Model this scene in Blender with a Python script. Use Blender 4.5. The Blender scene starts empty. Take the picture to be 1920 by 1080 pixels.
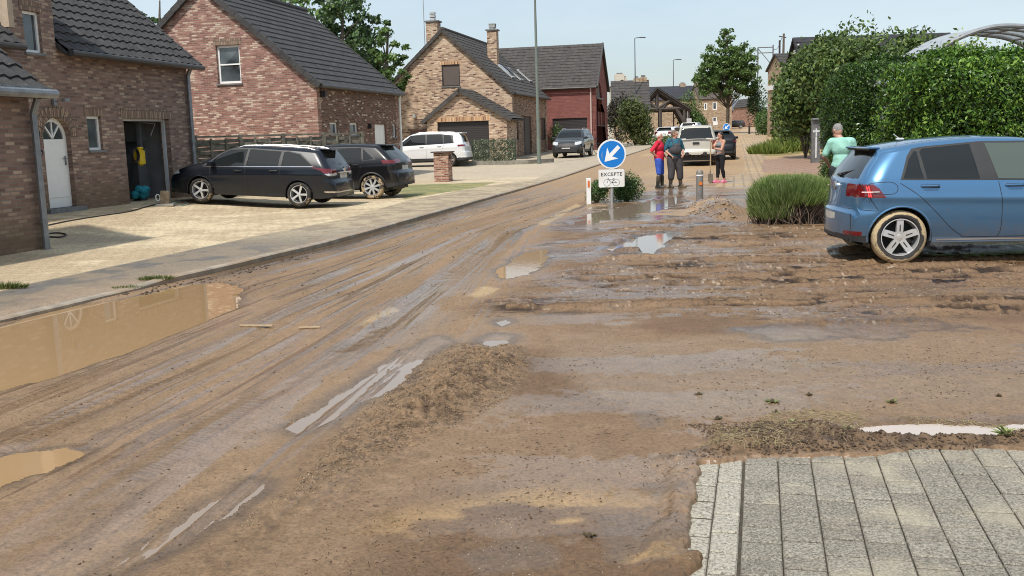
import bpy, bmesh, math, random
import numpy as np
from mathutils import Vector, Matrix
from mathutils.geometry import tessellate_polygon
R = math.radians
random.seed(7)
RNG = np.random.default_rng(11)
scene = bpy.context.scene
COL = scene.collection

# ---------------------------------------------------------------- camera
F = 1850.0                       # focal length in photo pixels (photo is 1920 wide)
EYE = 1.65
PITCH, ROLL = R(8.68), R(-1.72)
cam_d = bpy.data.cameras.new('camera'); cam = bpy.data.objects.new('camera', cam_d); COL.objects.link(cam)
cam_d.sensor_width = 36; cam_d.lens = F/1920*36; cam_d.clip_start = .05; cam_d.clip_end = 3000
CR = Matrix.Rotation(math.pi/2-PITCH, 3, 'X') @ Matrix.Rotation(ROLL, 3, 'Z')
cam.matrix_world = Matrix.Translation((0, 0, EYE)) @ CR.to_4x4()
scene.camera = cam

# ---------------------------------------------------------------- sky and sun
SUN_DIR = Vector((-.33, -.60, .98)).normalized()
el = math.asin(SUN_DIR.z); az = math.atan2(SUN_DIR.x, SUN_DIR.y)
w = bpy.data.worlds.new('World'); scene.world = w; w.use_nodes = True
nt = w.node_tree; nt.nodes.clear()
out = nt.nodes.new('ShaderNodeOutputWorld'); bg = nt.nodes.new('ShaderNodeBackground')
sky = nt.nodes.new('ShaderNodeTexSky'); sky.sky_type = 'NISHITA'; sky.sun_disc = False
sky.sun_elevation = el; sky.sun_rotation = az; sky.air_density = 1.0; sky.dust_density = 1.6; sky.ozone_density = 1.0
tc = nt.nodes.new('ShaderNodeTexCoord'); mp = nt.nodes.new('ShaderNodeMapping'); mp.inputs['Scale'].default_value = (1, 1, 3.2)
no = nt.nodes.new('ShaderNodeTexNoise'); no.inputs['Scale'].default_value = 2.1; no.inputs['Detail'].default_value = 6; no.inputs['Roughness'].default_value = .55
cr = nt.nodes.new('ShaderNodeValToRGB'); cr.color_ramp.elements[0].position = .36; cr.color_ramp.elements[0].color = (.38, .38, .38, 1)
cr.color_ramp.elements[1].position = .68; cr.color_ramp.elements[1].color = (1, 1, 1, 1)
mx = nt.nodes.new('ShaderNodeMixRGB'); mx.inputs[2].default_value = (5.7, 6.6, 7.2, 1)
L = nt.links.new
L(tc.outputs['Generated'], mp.inputs['Vector']); L(mp.outputs[0], no.inputs['Vector']); L(no.outputs['Fac'], cr.inputs[0])
ml = nt.nodes.new('ShaderNodeMath'); ml.operation = 'MULTIPLY'; ml.inputs[1].default_value = .80
L(cr.outputs[0], ml.inputs[0]); L(ml.outputs[0], mx.inputs[0]); L(sky.outputs[0], mx.inputs[1]); L(mx.outputs[0], bg.inputs[0])
bg.inputs[1].default_value = .105
L(bg.outputs[0], out.inputs[0])
sd = bpy.data.lights.new('sun', 'SUN'); sd.energy = 3.3; sd.angle = R(3.0); sd.color = (1, .955, .88)
so = bpy.data.objects.new('sun', sd); COL.objects.link(so); so.rotation_euler = SUN_DIR.to_track_quat('Z', 'Y').to_euler()
scene.view_settings.view_transform = 'Standard'; scene.view_settings.look = 'None'
scene.view_settings.exposure = .38; scene.view_settings.gamma = 1
scene.render.resolution_x = 1024; scene.render.resolution_y = 576
scene.cycles.filter_width = 1.0; scene.cycles.max_bounces = 6; scene.cycles.transparent_max_bounces = 12; scene.cycles.caustics_reflective = False; scene.cycles.caustics_refractive = False

# ---------------------------------------------------------------- surveying
def ray(px, py):
    return CR @ Vector(((px-960)/F, (540-py)/F, -1))
def at(px, py, D):
    r = ray(px, py); k = D/r.y
    return Vector((r.x*k, D, EYE+r.z*k))
TH = R(12.8)
E1 = Vector((math.sin(TH), math.cos(TH), 0)); E2 = Vector((-math.cos(TH), math.sin(TH), 0))
ROADROT = math.pi/2-TH
def sst(a, b, x):
    t = np.clip((np.asarray(x, float)-a)/(b-a), 0, 1); return t*t*(3-2*t)
KY = np.array([-5, 2, 6, 9.66, 12.2, 15.9, 25.5, 46.8, 66, 110, 260]); KX = np.array([-9.0, -7.2, -6.0, -5.01, -4.17, -3.01, -.88, 3.97, 8.6, 19., 54.])
def kerbx(Y):
    return np.interp(Y, KY, KX)
def base_z(X, Y):
    X = np.asarray(X, float); Y = np.asarray(Y, float)
    z = .0145*np.logaddexp(0, (Y-38)/3)*3
    wl = kerbx(Y)-X
    z = z + .05*sst(0, .12, wl)*(1-sst(60, 90, Y)) + .27*sst(4, 9, wl)*(1-sst(28, 42, Y)*.65)
    return z
def gz(X, Y): return float(base_z(X, Y))
def G(px, py):
    """ground point seen at a photo pixel"""
    r = ray(px, py); lo, hi = 1.0, 400.0; pr = 1.0
    k = 1.0
    while k < 400:
        X, Y, Z = r.x*k, r.y*k, EYE+r.z*k
        if Z <= gz(X, Y): break
        pr = k; k *= 1.03
    a, b = pr, k
    for _ in range(30):
        m = (a+b)/2
        if EYE+r.z*m <= gz(r.x*m, r.y*m): b = m
        else: a = m
    return Vector((r.x*b, r.y*b, gz(r.x*b, r.y*b)))

# ---------------------------------------------------------------- numpy noise
def _h(ix, iy, s):
    n = (ix.astype(np.int64)*374761393 + iy.astype(np.int64)*668265263 + s*974711) & 0x7fffffff
    n = ((n ^ (n >> 13))*1274126177) & 0x7fffffff
    return ((n ^ (n >> 16)) & 0xffff)/65535.
def vn(x, y, s=0):
    ix = np.floor(x); iy = np.floor(y); fx = x-ix; fy = y-iy
    fx = fx*fx*(3-2*fx); fy = fy*fy*(3-2*fy)
    a = _h(ix, iy, s); b = _h(ix+1, iy, s); c = _h(ix, iy+1, s); d = _h(ix+1, iy+1, s)
    return (a*(1-fx)+b*fx)*(1-fy)+(c*(1-fx)+d*fx)*fy
def fbm(x, y, o=4, s=0, g=.5):
    t = 0; A = 1; T = 0
    for i in range(o):
        t = t + A*vn(x*2**i+i*17.3, y*2**i-i*9.1, s+i); T += A; A *= g
    return t/T
def ridge(x, y, o=3, s=0):
    t = 0; A = 1; T = 0
    for i in range(o):
        t = t + A*(1-np.abs(2*vn(x*2**i+i*7.7, y*2**i+i*3.3, s+i)-1)); T += A; A *= .5
    return t/T
def sdp(X, Y, poly):
    """signed distance to polygon, positive inside"""
    P = np.array(poly, float); d = np.full(X.shape, 1e9); ins = np.zeros(X.shape, bool)
    n = len(P)
    for i in range(n):
        ax, ay = P[i]; bx, by = P[(i+1) % n]
        ex, ey = bx-ax, by-ay; wx, wy = X-ax, Y-ay
        t = np.clip((wx*ex+wy*ey)/(ex*ex+ey*ey+1e-12), 0, 1)
        d = np.minimum(d, (wx-ex*t)**2+(wy-ey*t)**2)
        c = ((ay <= Y) & (by > Y)) | ((by <= Y) & (ay > Y))
        cr_ = (ex*wy-ey*wx)
        ins ^= c & np.where(by > ay, cr_ > 0, cr_ < 0)
    d = np.sqrt(d); return np.where(ins, d, -d)

# ---------------------------------------------------------------- mesh helpers
def link(name, me, parent=None, mats=()):
    o = bpy.data.objects.new(name, me); COL.objects.link(o)
    for m in mats: me.materials.append(m)
    if parent is not None: o.parent = parent
    return o
def tag(o, label=None, cat=None, group=None, kind=None):
    if label: o['label'] = label
    if cat: o['category'] = cat
    if group: o['group'] = group
    if kind: o['kind'] = kind
    return o
def empty(name, loc, rz=0, label=None, cat=None, group=None):
    o = bpy.data.objects.new(name, None); COL.objects.link(o); o.location = loc; o.rotation_euler = (0, 0, rz)
    return tag(o, label, cat, group)
def npmesh(name, V, Fc, mat, parent=None, smooth=False):
    """V (n,3); Fc (m,k) equal-sided faces"""
    V = np.asarray(V, np.float32); Fc = np.asarray(Fc, np.int32); m, k = Fc.shape
    me = bpy.data.meshes.new(name); me.vertices.add(len(V)); me.vertices.foreach_set('co', V.ravel())
    me.loops.add(m*k); me.loops.foreach_set('vertex_index', Fc.ravel())
    me.polygons.add(m); me.polygons.foreach_set('loop_start', np.arange(0, m*k, k, dtype=np.int32))
    me.polygons.foreach_set('loop_total', np.full(m, k, np.int32))
    if smooth: me.polygons.foreach_set('use_smooth', np.ones(m, bool))
    me.update(calc_edges=True); me.validate()
    return link(name, me, parent, [mat] if mat else [])
class MB:
    def __init__(s): s.v = []; s.f = []
    def add(s, vs, fs, M=None):
        b = len(s.v)
        s.v += [tuple(M @ Vector(v)) if M is not None else tuple(v) for v in vs]
        s.f += [tuple(b+i for i in f) for f in fs]; return s
    def box(s, c, d, M=None, rz=0, bev=0):
        x, y, z = d[0]/2, d[1]/2, d[2]/2
        T = Matrix.Translation(c) @ Matrix.Rotation(rz, 4, 'Z')
        if M is not None: T = M @ T
        if bev <= 0:
            vs = [(-x, -y, -z), (x, -y, -z), (x, y, -z), (-x, y, -z), (-x, -y, z), (x, -y, z), (x, y, z), (-x, y, z)]
            fs = [(0, 3, 2, 1), (4, 5, 6, 7), (0, 1, 5, 4), (1, 2, 6, 5), (2, 3, 7, 6), (3, 0, 4, 7)]
            return s.add(vs, fs, T)
        b = bev; vs = []; fs = []
        for zz, q in ((-z, b), (-z+b, 0), (z-b, 0), (z, b)):
            vs += [(-x+q+(b if q == 0 else 0)*0, -y+q, zz), (x-q, -y+q, zz), (x-q, y-q, zz), (-x+q, y-q, zz)]
        fs.append((3, 2, 1, 0)); fs.append((12, 13, 14, 15))
        for k in range(3):
            for i in range(4):
                j = (i+1) % 4; fs.append((4*k+i, 4*k+j, 4*k+4+j, 4*k+4+i))
        return s.add(vs, fs, T)
    def tube(s, pts, rad, n=8, M=None, caps=True, sy=1.0):
        pts = [Vector(p) for p in pts]
        if not isinstance(rad, (list, tuple)): rad = [rad]*len(pts)
        vs = []; fs = []; prev = None
        for i, p in enumerate(pts):
            t = (pts[min(i+1, len(pts)-1)]-pts[max(i-1, 0)]).normalized()
            if prev is None:
                a = Vector((0, 0, 1)) if abs(t.z) < .9 else Vector((1, 0, 0))
                u = t.cross(a).normalized()
            else:
                u = (prev-t*prev.dot(t))
                u = u.normalized() if u.length > 1e-6 else t.orthogonal().normalized()
            prev = u; v = t.cross(u)
            for k in range(n):
                a = 2*math.pi*k/n; vs.append(p+(u*math.cos(a)+v*math.sin(a)*sy)*rad[i])
        for i in range(len(pts)-1):
            for k in range(n):
                j = (k+1) % n; fs.append((i*n+k, i*n+j, (i+1)*n+j, (i+1)*n+k))
        if caps: fs.append(tuple(range(n-1, -1, -1))); fs.append(tuple((len(pts)-1)*n+k for k in range(n)))
        return s.add(vs, fs, M)
    def cyl(s, c, r, h, n=16, M=None, r2=None):
        r2 = r if r2 is None else r2
        return s.lathe([(0, c[2]), (r, c[2]), (r2, c[2]+h), (0, c[2]+h)], n, (Matrix.Translation((c[0], c[1], 0)) if M is None else M @ Matrix.Translation((c[0], c[1], 0))))
    def lathe(s, prof, n=16, M=None):
        vs = []; fs = []
        for r, z in prof:
            for k in range(n):
                a = 2*math.pi*k/n; vs.append((r*math.cos(a), r*math.sin(a), z))
        for i in range(len(prof)-1):
            for k in range(n):
                j = (k+1) % n; fs.append((i*n+k, i*n+j, (i+1)*n+j, (i+1)*n+k))
        return s.add(vs, fs, M)
    def poly(s, outer, depth, M, holes=()):
        """polygon in local xy (with holes) extruded along local -z by depth; M places it"""
        loops = [[Vector((x, y, 0)) for x, y in outer]] + [[Vector((x, y, 0)) for x, y in h] for h in holes]
        tris = tessellate_polygon(loops); allv = [p for l in loops for p in l]; n = len(allv)
        A = allv; fs = []
        for t in tris:
            a, b, c = (A[i] for i in t)
            if (b-a).cross(c-a).z < 0: t = (t[0], t[2], t[1])
            fs.append(tuple(t)); 
            if depth: fs.append((t[0]+n, t[2]+n, t[1]+n))
        vs = list(A)
        if depth:
            vs += [p-Vector((0, 0, depth)) for p in A]
            k = 0
            for li, l in enumerate(loops):
                m = len(l); ar = sum(l[i].x*l[(i+1) % m].y-l[(i+1) % m].x*l[i].y for i in range(m))
                for i in range(m):
                    a, b = k+i, k+(i+1) % m
                    f = (a, a+n, b+n, b) if (ar > 0) == (li == 0) else (a, b, b+n, a+n)
                    fs.append(f)
                k += m
        return s.add(vs, fs, M)
    def build(s, name, mat, parent=None, smooth=False, autos=None):
        me = bpy.data.meshes.new(name); me.from_pydata(s.v, [], s.f); me.validate()
        if smooth:
            me.polygons.foreach_set('use_smooth', [True]*len(me.polygons))
            if autos:
                try: me.set_sharp_from_angle(angle=R(autos))
                except Exception: pass
        me.update()
        return link(name, me, parent, [mat] if mat else [])
def copy_tree(o, parent=None, loc=None, rz=None):
    c = o.copy(); COL.objects.link(c)
    if parent is not None: c.parent = parent
    if loc is not None: c.location = loc
    if rz is not None: c.rotation_euler = (0, 0, rz)
    for ch in [x for x in bpy.data.objects if x.parent == o]: copy_tree(ch, c)
    return c

# ---------------------------------------------------------------- materials
class M:
    def __init__(s, name, base=(.5, .5, .5), rough=.6, metal=0, spec=.5):
        s.m = bpy.data.materials.new(name); s.m.use_nodes = True; s.t = s.m.node_tree
        s.b = s.t.nodes['Principled BSDF']; s.set('Base Color', (*base, 1)); s.set('Roughness', rough); s.set('Metallic', metal); s.set('Specular IOR Level', spec)
    def set(s, k, v):
        i = s.b.inputs[k]
        if hasattr(v, 'links'): s.t.links.new(v, i)
        else: i.default_value = v
    def n(s, typ, props=None, **ins):
        nd = s.t.nodes.new('ShaderNode'+typ)
        for k, v in (props or {}).items(): setattr(nd, k, v)
        for k, v in ins.items():
            key = int(k[1:]) if k[0] == 'i' and k[1:].isdigit() else k.replace('_', ' ')
            i = nd.inputs[key]
            if hasattr(v, 'links'): s.t.links.new(v, i)
            else: i.default_value = v
        return nd
    def noise(s, scale, detail=4, vec=None, rough=.5, sc3=None, obj=True):
        tc = s.n('TexCoord'); v = vec or tc.outputs['Object']
        if sc3: v = s.n('Mapping', Vector=v, Scale=sc3).outputs[0]
        return s.n('TexNoise', Vector=v, Scale=scale, Detail=detail, Roughness=rough).outputs['Fac']
    def ramp(s, fac, stops):
        r = s.n('ValToRGB', Fac=fac); e = r.color_ramp.elements
        while len(e) < len(stops): e.new(.5)
        for el_, (p, c) in zip(e, stops):
            el_.position = p; el_.color = (*c, 1) if len(c) == 3 else c
        return r.outputs[0]
    def mix(s, fac, a, b, mode='MIX'):
        nd = s.n('MixRGB', {'blend_type': mode})
        for i, v in ((0, fac), (1, a), (2, b)):
            if hasattr(v, 'links'): s.t.links.new(v, nd.inputs[i])
            else: nd.inputs[i].default_value = v if i == 0 else ((*v, 1) if len(v) == 3 else v)
        return nd.outputs[0]
    def math(s, op, a, b=0.0, c=None):
        nd = s.n('Math', {'operation': op})
        for i, v in ((0, a), (1, b), (2, c)):
            if v is None: continue
            if hasattr(v, 'links'): s.t.links.new(v, nd.inputs[i])
            else: nd.inputs[i].default_value = v
        return nd.outputs[0]
    def bump(s, h, strength=.3, dist=.02):
        b = s.n('Bump', Height=h, Strength=strength, Distance=dist); s.set('Normal', b.outputs[0]); return b
def g3(v): return (v, v, v)
def plain(name, base, rough=.6, metal=0, var=.12, scale=6, bump=0, spec=.5, dirt=None):
    m = M(name, base, rough, metal, spec)
    f = m.noise(scale, 5)
    lo = tuple(c*(1-var) for c in base); hi = tuple(min(1, c*(1+var)) for c in base)
    c = m.ramp(f, [(.3, lo), (.7, hi)])
    if dirt:
        c = m.mix(m.ramp(m.noise(scale*.4, 6), [(.45, g3(0)), (.7, g3(1))]), c, dirt)
    m.set('Base Color', c)
    if bump: m.bump(m.noise(scale*4, 5), .4, bump)
    return m.m
def brick(name, stops, mortar, bw=.21, bh=.065, ms=.011, vertical=False, low_dirt=None, patch=None):
    m = M(name, rough=.88, spec=.25)
    tc = m.n('TexCoord'); sp = m.n('SeparateXYZ', Vector=tc.outputs['Object']); sn = m.n('SeparateXYZ', Vector=tc.outputs['Normal'])
    ax = m.math('GREATER_THAN', m.math('ABSOLUTE', sn.outputs[0]), .7)
    u = m.math('ADD', m.math('MULTIPLY', ax, sp.outputs[1]), m.math('MULTIPLY', m.math('SUBTRACT', 1.0, ax), sp.outputs[0]))
    vec = m.n('CombineXYZ', X=u, Y=sp.outputs[2]).outputs[0] if not vertical else m.n('CombineXYZ', X=sp.outputs[2], Y=u).outputs[0]
    br = m.n('TexBrick', {'offset': .5 if not vertical else 0.0, 'squash': 1.0}, Vector=vec, Color1=(0, 0, 0, 1), Color2=(1, 1, 1, 1), Mortar=(.5, .5, .5, 1), Scale=1.0, Brick_Width=bw, Row_Height=bh, Mortar_Size=ms, Mortar_Smooth=.1, Bias=0.0)
    v = br.outputs['Color']
    nz = m.noise(55, 3)
    fac = m.math('ADD', v, m.math('MULTIPLY', m.math('SUBTRACT', nz, .5), .25))
    if patch: fac = m.math('ADD', fac, m.math('MULTIPLY', m.math('SUBTRACT', m.noise(patch[0], 3), .5), patch[1]))
    c = m.ramp(fac, stops)
    big = m.noise(.7, 4)
    c = m.mix(.5, c, m.ramp(big, [(.3, g3(.72)), (.7, g3(1.12))]), 'MULTIPLY')
    mc = m.mix(m.noise(9, 3), tuple(x*.75 for x in mortar), mortar)
    c = m.mix(br.outputs['Fac'], c, mc)
    if low_dirt:
        z = m.math('ADD', sp.outputs[2], m.math('MULTIPLY', m.noise(1.6, 5), 1.1))
        c = m.mix(m.ramp(z, [(.0, g3(.75)), (1.0, g3(0))]) if False else m.math('MULTIPLY', m.math('SUBTRACT', 1.0, m.n('MapRange', Value=z, From_Min=.75, From_Max=1.55).outputs[0]), .7), c, low_dirt)
    m.set('Base Color', c)
    h = m.math('SUBTRACT', m.math('MULTIPLY', nz, .4), br.outputs['Fac'])
    m.bump(h, .55, .008)
    return m.m
def leafmat(name, cols, rough=.5, trans=.25):
    m = M(name, rough=rough, spec=.4)
    g = m.n('NewGeometry'); f = g.outputs['Random Per Island']
    st = [(i/(len(cols)-1), c) for i, c in enumerate(cols)]
    c = m.ramp(f, st)
    c = m.mix(.6, c, m.ramp(m.noise(.9, 3), [(.3, g3(.6)), (.7, g3(1.25))]), 'MULTIPLY')
    m.set('Base Color', c)
    tr = m.n('BsdfTranslucent', Color=c); mixs = m.n('MixShader', Fac=trans)
    o = [n for n in m.t.nodes if n.type == 'OUTPUT_MATERIAL'][0]
    m.t.links.new(m.b.outputs[0], mixs.inputs[1]); m.t.links.new(tr.outputs[0], mixs.inputs[2]); m.t.links.new(mixs.outputs[0], o.inputs[0])
    return m.m
# ================================================================ GROUND
def gp(*pp): return [tuple(G(x, y)[:2]) for x, y in pp]
MUDL, MUDB, MUDD = (.325, .235, .15), (.27, .175, .10), (.12, .08, .05)
GREYF = (.335, .245, .175); PALE = (.56, .42, .23); TAN = (.50, .39, .25)
def ground():
    # rows: distance from the camera, columns: bearing
    na, nr = 1150, 900
    a = np.concatenate([np.linspace(-62, -31, 90)[:-1], np.linspace(-31, 31, na), np.linspace(31, 62, 90)[1:]])*math.pi/180
    q = np.linspace(0, 1, nr); r = 2.6*(60/2.6)**q
    r = np.concatenate([[1.2, 1.7, 2.2], r, 60*(1000/60)**np.linspace(0, 1, 160)[1:]])
    AA, RR = np.meshgrid(a, r); X = np.sin(AA)*RR; Y = np.cos(AA)*RR
    Z = base_z(X, Y)
    Zb = Z.copy()
    kx = kerbx(Y); wl = kx-X                       # >0 beyond the left kerb
    tx = np.interp(Y, [2, 3.8, 8.06, 17.6, 30, 66, 260], [-1.9, -1.25, -.57, .38, 4.2, 17.5, 66])
    v = (X-kx)/np.maximum(tx-kx, .5)               # 0 kerb .. 1 right hand wheel track
    W_ = np.maximum(tx-kx, .5)
    xr = v*4.2                                     # lateral metres on the road
    near = 1-sst(25, 60, RR)
    # ---- regions as outlines on the ground
    field = sdp(X, Y, gp((1150, 425), (1290, 405), (1400, 418), (1560, 420), (1920, 430), (2200, 440), (2200, 590), (1920, 590), (1700, 612), (1400, 605), (1180, 585), (900, 600), (860, 575), (960, 530), (1080, 500)))
    mound = sdp(X, Y, gp((985, 650), (1002, 690), (960, 745), (880, 790), (800, 830), (700, 870), (560, 920), (520, 905), (640, 800), (740, 720), (800, 670), (860, 645), (930, 640)))
    core = sdp(X, Y, gp((985, 655), (1000, 690), (930, 745), (830, 790), (700, 830), (690, 800), (800, 700), (870, 660)))
    strip = sdp(X, Y, gp((640, 830), (560, 900), (400, 1000), (300, 1080), (420, 1085), (560, 1000), (700, 900), (800, 850)))
    pile = sdp(X, Y, gp((1285, 392), (1310, 380), (1385, 384), (1420, 400), (1380, 412), (1300, 408)))
    berm = sdp(X, Y, gp((1420, 800), (1560, 803), (1640, 826), (1860, 830), (1930, 815), (1960, 800), (2100, 800), (2100, 846), (1900, 856), (1395, 874), (1300, 862), (1340, 820)))
    pav = sdp(X, Y, gp((1290, 875), (1395, 862), (1920, 843), (2300, 830), (2600, 1300), (1200, 1300), (1270, 1085)))
    smooth_ = sdp(X, Y, gp((1000, 620), (1920, 625), (2200, 640), (2200, 800), (1500, 790), (1400, 800), (1060, 760), (1010, 690)))
    # puddles: outline, depth, shoreline raggedness
    n_sh = fbm(X*2.1+3*vn(X*.7, Y*.7, 5), Y*2.1, 5, 21)-.5
    n_f = fbm(X*9, Y*9, 4, 31)-.5
    str1 = fbm(xr*2.6, Y*.16, 4, 41)               # streaks along the road
    str2 = fbm(xr*11, Y*.35, 4, 47)
    str3 = fbm(xr*34, Y*.9, 3, 53)
    hor = fbm(X*.55+.25*Y, Y*2.4, 5, 61)           # ruts across the forecourt
    hor2 = ridge(X*.9, Y*3.6+.5*X, 4, 67)
    hor3 = fbm(X*3.5, Y*12, 4, 71)
    onroad = sst(-.02, .03, v)*(1-sst(.98, 1.12, v))
    isleft = sst(-.02, .06, wl)
    # ---- relief
    Z += onroad*near*((str1-.5)*.05+(str2-.5)*.022+(str3-.5)*.007)
    for c0, wd, dp in ((1.05, .16, -.025), (2.05, .12, -.018), (2.62, .12, -.016), (3.55, .15, -.028), (4.1, .10, -.022)):
        Z += near*dp*np.exp(-((xr-c0-.10*(vn(Y*.5, Y*0+c0, 3)-.5))/wd)**2)*sst(-.3, 0, xr)
    tread = np.zeros_like(X)
    for c0, hw_ in ((2.05, .11), (2.62, .11), (1.22, .10), (3.5, .12)):
        cc = c0+.07*(vn(Y*.45, Y*0+c0*3, 13)-.5); dd = np.abs(xr-cc); band = (1-sst(hw_*.85, hw_, dd))*sst(.42, .55, fbm(xr*1.5+c0, Y*.5, 3, 15)); tread = np.maximum(tread, band*(.5+.5*np.sin(2*math.pi*(Y/.075+dd*9)))*(1-sst(9, 14, Y)))
    Z += tread*.009*onroad
    right = sst(1.02, 1.2, v)
    fm = sst(-.15, .35, field+.4*n_sh)
    Z += right*near*((fbm(X*.8, Y*.8, 4, 81)-.5)*.035+(n_f)*.006)
    wy = Y+.07*X+.34*(fbm(X*.45, Y*.6, 3, 201)-.5)*2; rp = wy/.46; rw = 1-np.abs((rp % 1)-.5)*2; ramp_ = vn(np.floor(rp)*1.7+X*.35, np.floor(rp)*3.1, 203)
    rutp = (rw**3)*sst(.3, .6, ramp_); fine = ridge(X*1.3+.6*Y, Y*9+.9*X, 3, 205)
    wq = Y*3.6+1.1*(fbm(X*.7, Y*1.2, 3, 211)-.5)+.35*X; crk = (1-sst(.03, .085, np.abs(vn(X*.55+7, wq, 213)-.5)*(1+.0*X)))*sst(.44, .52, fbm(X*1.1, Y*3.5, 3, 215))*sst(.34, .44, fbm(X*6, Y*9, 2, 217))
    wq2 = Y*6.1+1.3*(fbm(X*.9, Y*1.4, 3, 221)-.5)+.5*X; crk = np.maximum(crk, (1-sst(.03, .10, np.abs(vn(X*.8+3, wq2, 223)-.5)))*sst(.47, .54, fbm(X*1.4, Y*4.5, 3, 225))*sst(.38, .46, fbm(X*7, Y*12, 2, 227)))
    Z -= fm*near*crk*.022
    Z += fm*((hor-.5)*.05+rutp*.055+(fine-.5)*.022+(hor3-.5)*.022+.012)
    mm = sst(-.06, .16, mound+.20*n_sh); mc = sst(-.04, .3, core+.12*n_sh)
    along = (X*.62-Y*.0)                          # axis of the ridge
    cl = ridge(X*8, Y*8, 4, 91); cl2 = fbm(X*21, Y*21, 3, 95)
    ux = X*.93-Y*.37; uy = X*.37+Y*.93
    rg = ridge(ux*3.3, uy*.55, 2, 99)
    cl3 = ridge(X*15, Y*15, 3, 97); rg = ridge(ux*2.1+.25*vn(ux, uy*2, 4), uy*.28, 1, 99)
    Z += mm*(.006+.020*cl3+.014*cl2)*(.35+.65*sst(.35, .6, fbm(X*3, Y*3, 3, 94)))+mc*(.052*sst(.35, .95, rg)*(.4+.9*fbm(ux*2.5, uy*1.8, 3, 93))+.022*cl+.030*cl3+.02*cl2)
    sm = sst(-.1, .15, strip+.15*n_sh); Z += sm*(.010*cl+.008*cl2+.02*(str2-.5))
    pm = sst(-.12, .5, pile+.3*n_sh); Z += pm*(.10+.12*cl+.05*cl2)
    bm = sst(-.05, .12, berm+.10*n_sh); Z += bm*(.03+.05*cl*sst(-.02, .18, berm)+.02*cl2)
    Z -= near*.05*sst(0, .12, wl)*0
    # grazing fine relief everywhere
    Z += near*(1-isleft)*(fbm(X*38, Y*38, 3, 103)-.5)*(.004+.006*fm+.006*sm)
    puddles = [
      (gp((-60, 640), (90, 572), (230, 562), (345, 535), (420, 528), (452, 548), (445, 575), (380, 600), (240, 655), (60, 715), (-60, 745), (-300, 800), (-400, 760)), .055, .30, 'main'),
      (gp((-60, 868), (40, 852), (120, 840), (150, 846), (90, 880), (10, 905), (-60, 925)), .02, .25, 'small'),
      (gp((636, 742), (700, 700), (760, 660), (822, 632), (838, 640), (800, 672), (742, 715), (690, 746), (640, 772), (560, 812), (540, 800)), .02, .18, 'track'),
      (gp((903, 636), (925, 627), (958, 630), (955, 642), (925, 649), (905, 645)), .03, .06, 'spot'),
      (gp((930, 603), (950, 597), (958, 604), (940, 611)), .02, .05, 'spot'),
      (gp((1122, 470), (1165, 455), (1200, 442), (1262, 434), (1274, 440), (1250, 460), (1215, 478), (1190, 462), (1150, 474)), .028, .22, 'spot'),
      (gp((935, 505), (985, 472), (1025, 466), (1032, 485), (990, 512), (940, 525)), .028, .25, 'brown'),
      (gp((1590, 808), (1620, 797), (1760, 792), (1850, 797), (1930, 792), (2100, 790), (2100, 812), (1860, 820), (1700, 822)), .022, .14, 'milky'),
      (gp((300, 1000), (400, 940), (470, 900), (500, 905), (440, 960), (340, 1020), (190, 1085), (160, 1085)), .014, .12, 'track2'),
      (gp((1400, 618), (1560, 606), (1760, 604), (1800, 612), (1640, 628), (1460, 632)), .004, .5, 'sheen'),
      (gp((1090, 402), (1210, 378), (1265, 368), (1290, 376), (1230, 396), (1150, 414), (1080, 420)), .02, .5, 'sheen2'),
    ]
    wetp = np.zeros_like(X); ringd = np.zeros_like(X); waters = []
    for poly, dep, rag, nm in puddles:
        if nm in ('main',): sh = n_sh*.5+.35*(str2-.5)
        else: sh = n_sh+.5*(n_f)
        d = sdp(X, Y, poly)+rag*sh
        core_ = sst(-.16 if nm == 'main' else -.08, .10 if nm == 'main' else .07, d)
        lvl = np.median(Zb[(d > 0)]) if (d > 0).any() else 0
        lvl = lvl-.006
        Z = Z*(1-core_)+(lvl-dep)*core_+core_*(n_f*.012+ (0.075*(str2*.6+str3*.4-.42) if nm in ('track', 'track2') else (.03*(str2-.35) if nm == 'main' else 0))*(1-sst(.05, .5, d)))
        out_ = d < (0 if nm != 'main' else -.02)
        Z = Z+np.where(out_, np.maximum(lvl-.001+.012*sst(.0, .3, -d)-Z, 0), 0)*sst(-1.0, -.30, d)
        ringd = np.maximum(ringd, np.exp(-((d+.03)/.06)**2)*(.7 if nm == 'main' else .9))
        wetp = np.maximum(wetp, sst(-.30, .05, d))
        if nm != 'sheen': waters.append((poly, lvl-.004, nm))
    # ground under the driveway slabs and the kerb drop
    pe_ = pav+.22*n_sh+.06*n_f; lipt = sst(-.22, -.06, pe_)*(1-sst(.03, .10, pe_))*sst(4.72, 4.86, Y)*near; Z += (.022+.05*(cl2-.3))*np.exp(-((pe_-.02)/.07)**2)*near+lipt*(.045*ridge(X*14, Y*14, 3, 207)-.01); eb = sst(-.16, .03, pe_)*near; Z = Z*(1-eb)+(.044+.022*(ridge(X*13, Y*13, 3, 209)-.4))*eb; Z -= .12*sst(.075, .12, pe_)
    Z -= .02*sst(.0, .1, wl)*(1-sst(.1, .3, wl))*near
    # ---- colour
    def C(c): return np.array(c)[None, None, :]
    def mixc(A, B, f): return A*(1-f[..., None])+B*f[..., None]
    n1 = fbm(X*.6, Y*.6, 5, 111); n2 = fbm(X*3, Y*3, 4, 117); n3 = fbm(X*14, Y*14, 3, 121)
    col = np.broadcast_to(np.array(MUDL), X.shape+(3,)).copy()
    rd = mixc(np.broadcast_to(C(MUDL), col.shape), C((.265, .19, .118)), sst(.40, .60, str1*.6+n1*.2+str2*.2))
    gf = sst(.50, .60, str2*.45+fbm(xr*1.1, Y*.12, 3, 131)*.35+str3*.2); rd = mixc(rd, C(GREYF), gf*.6)
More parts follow.
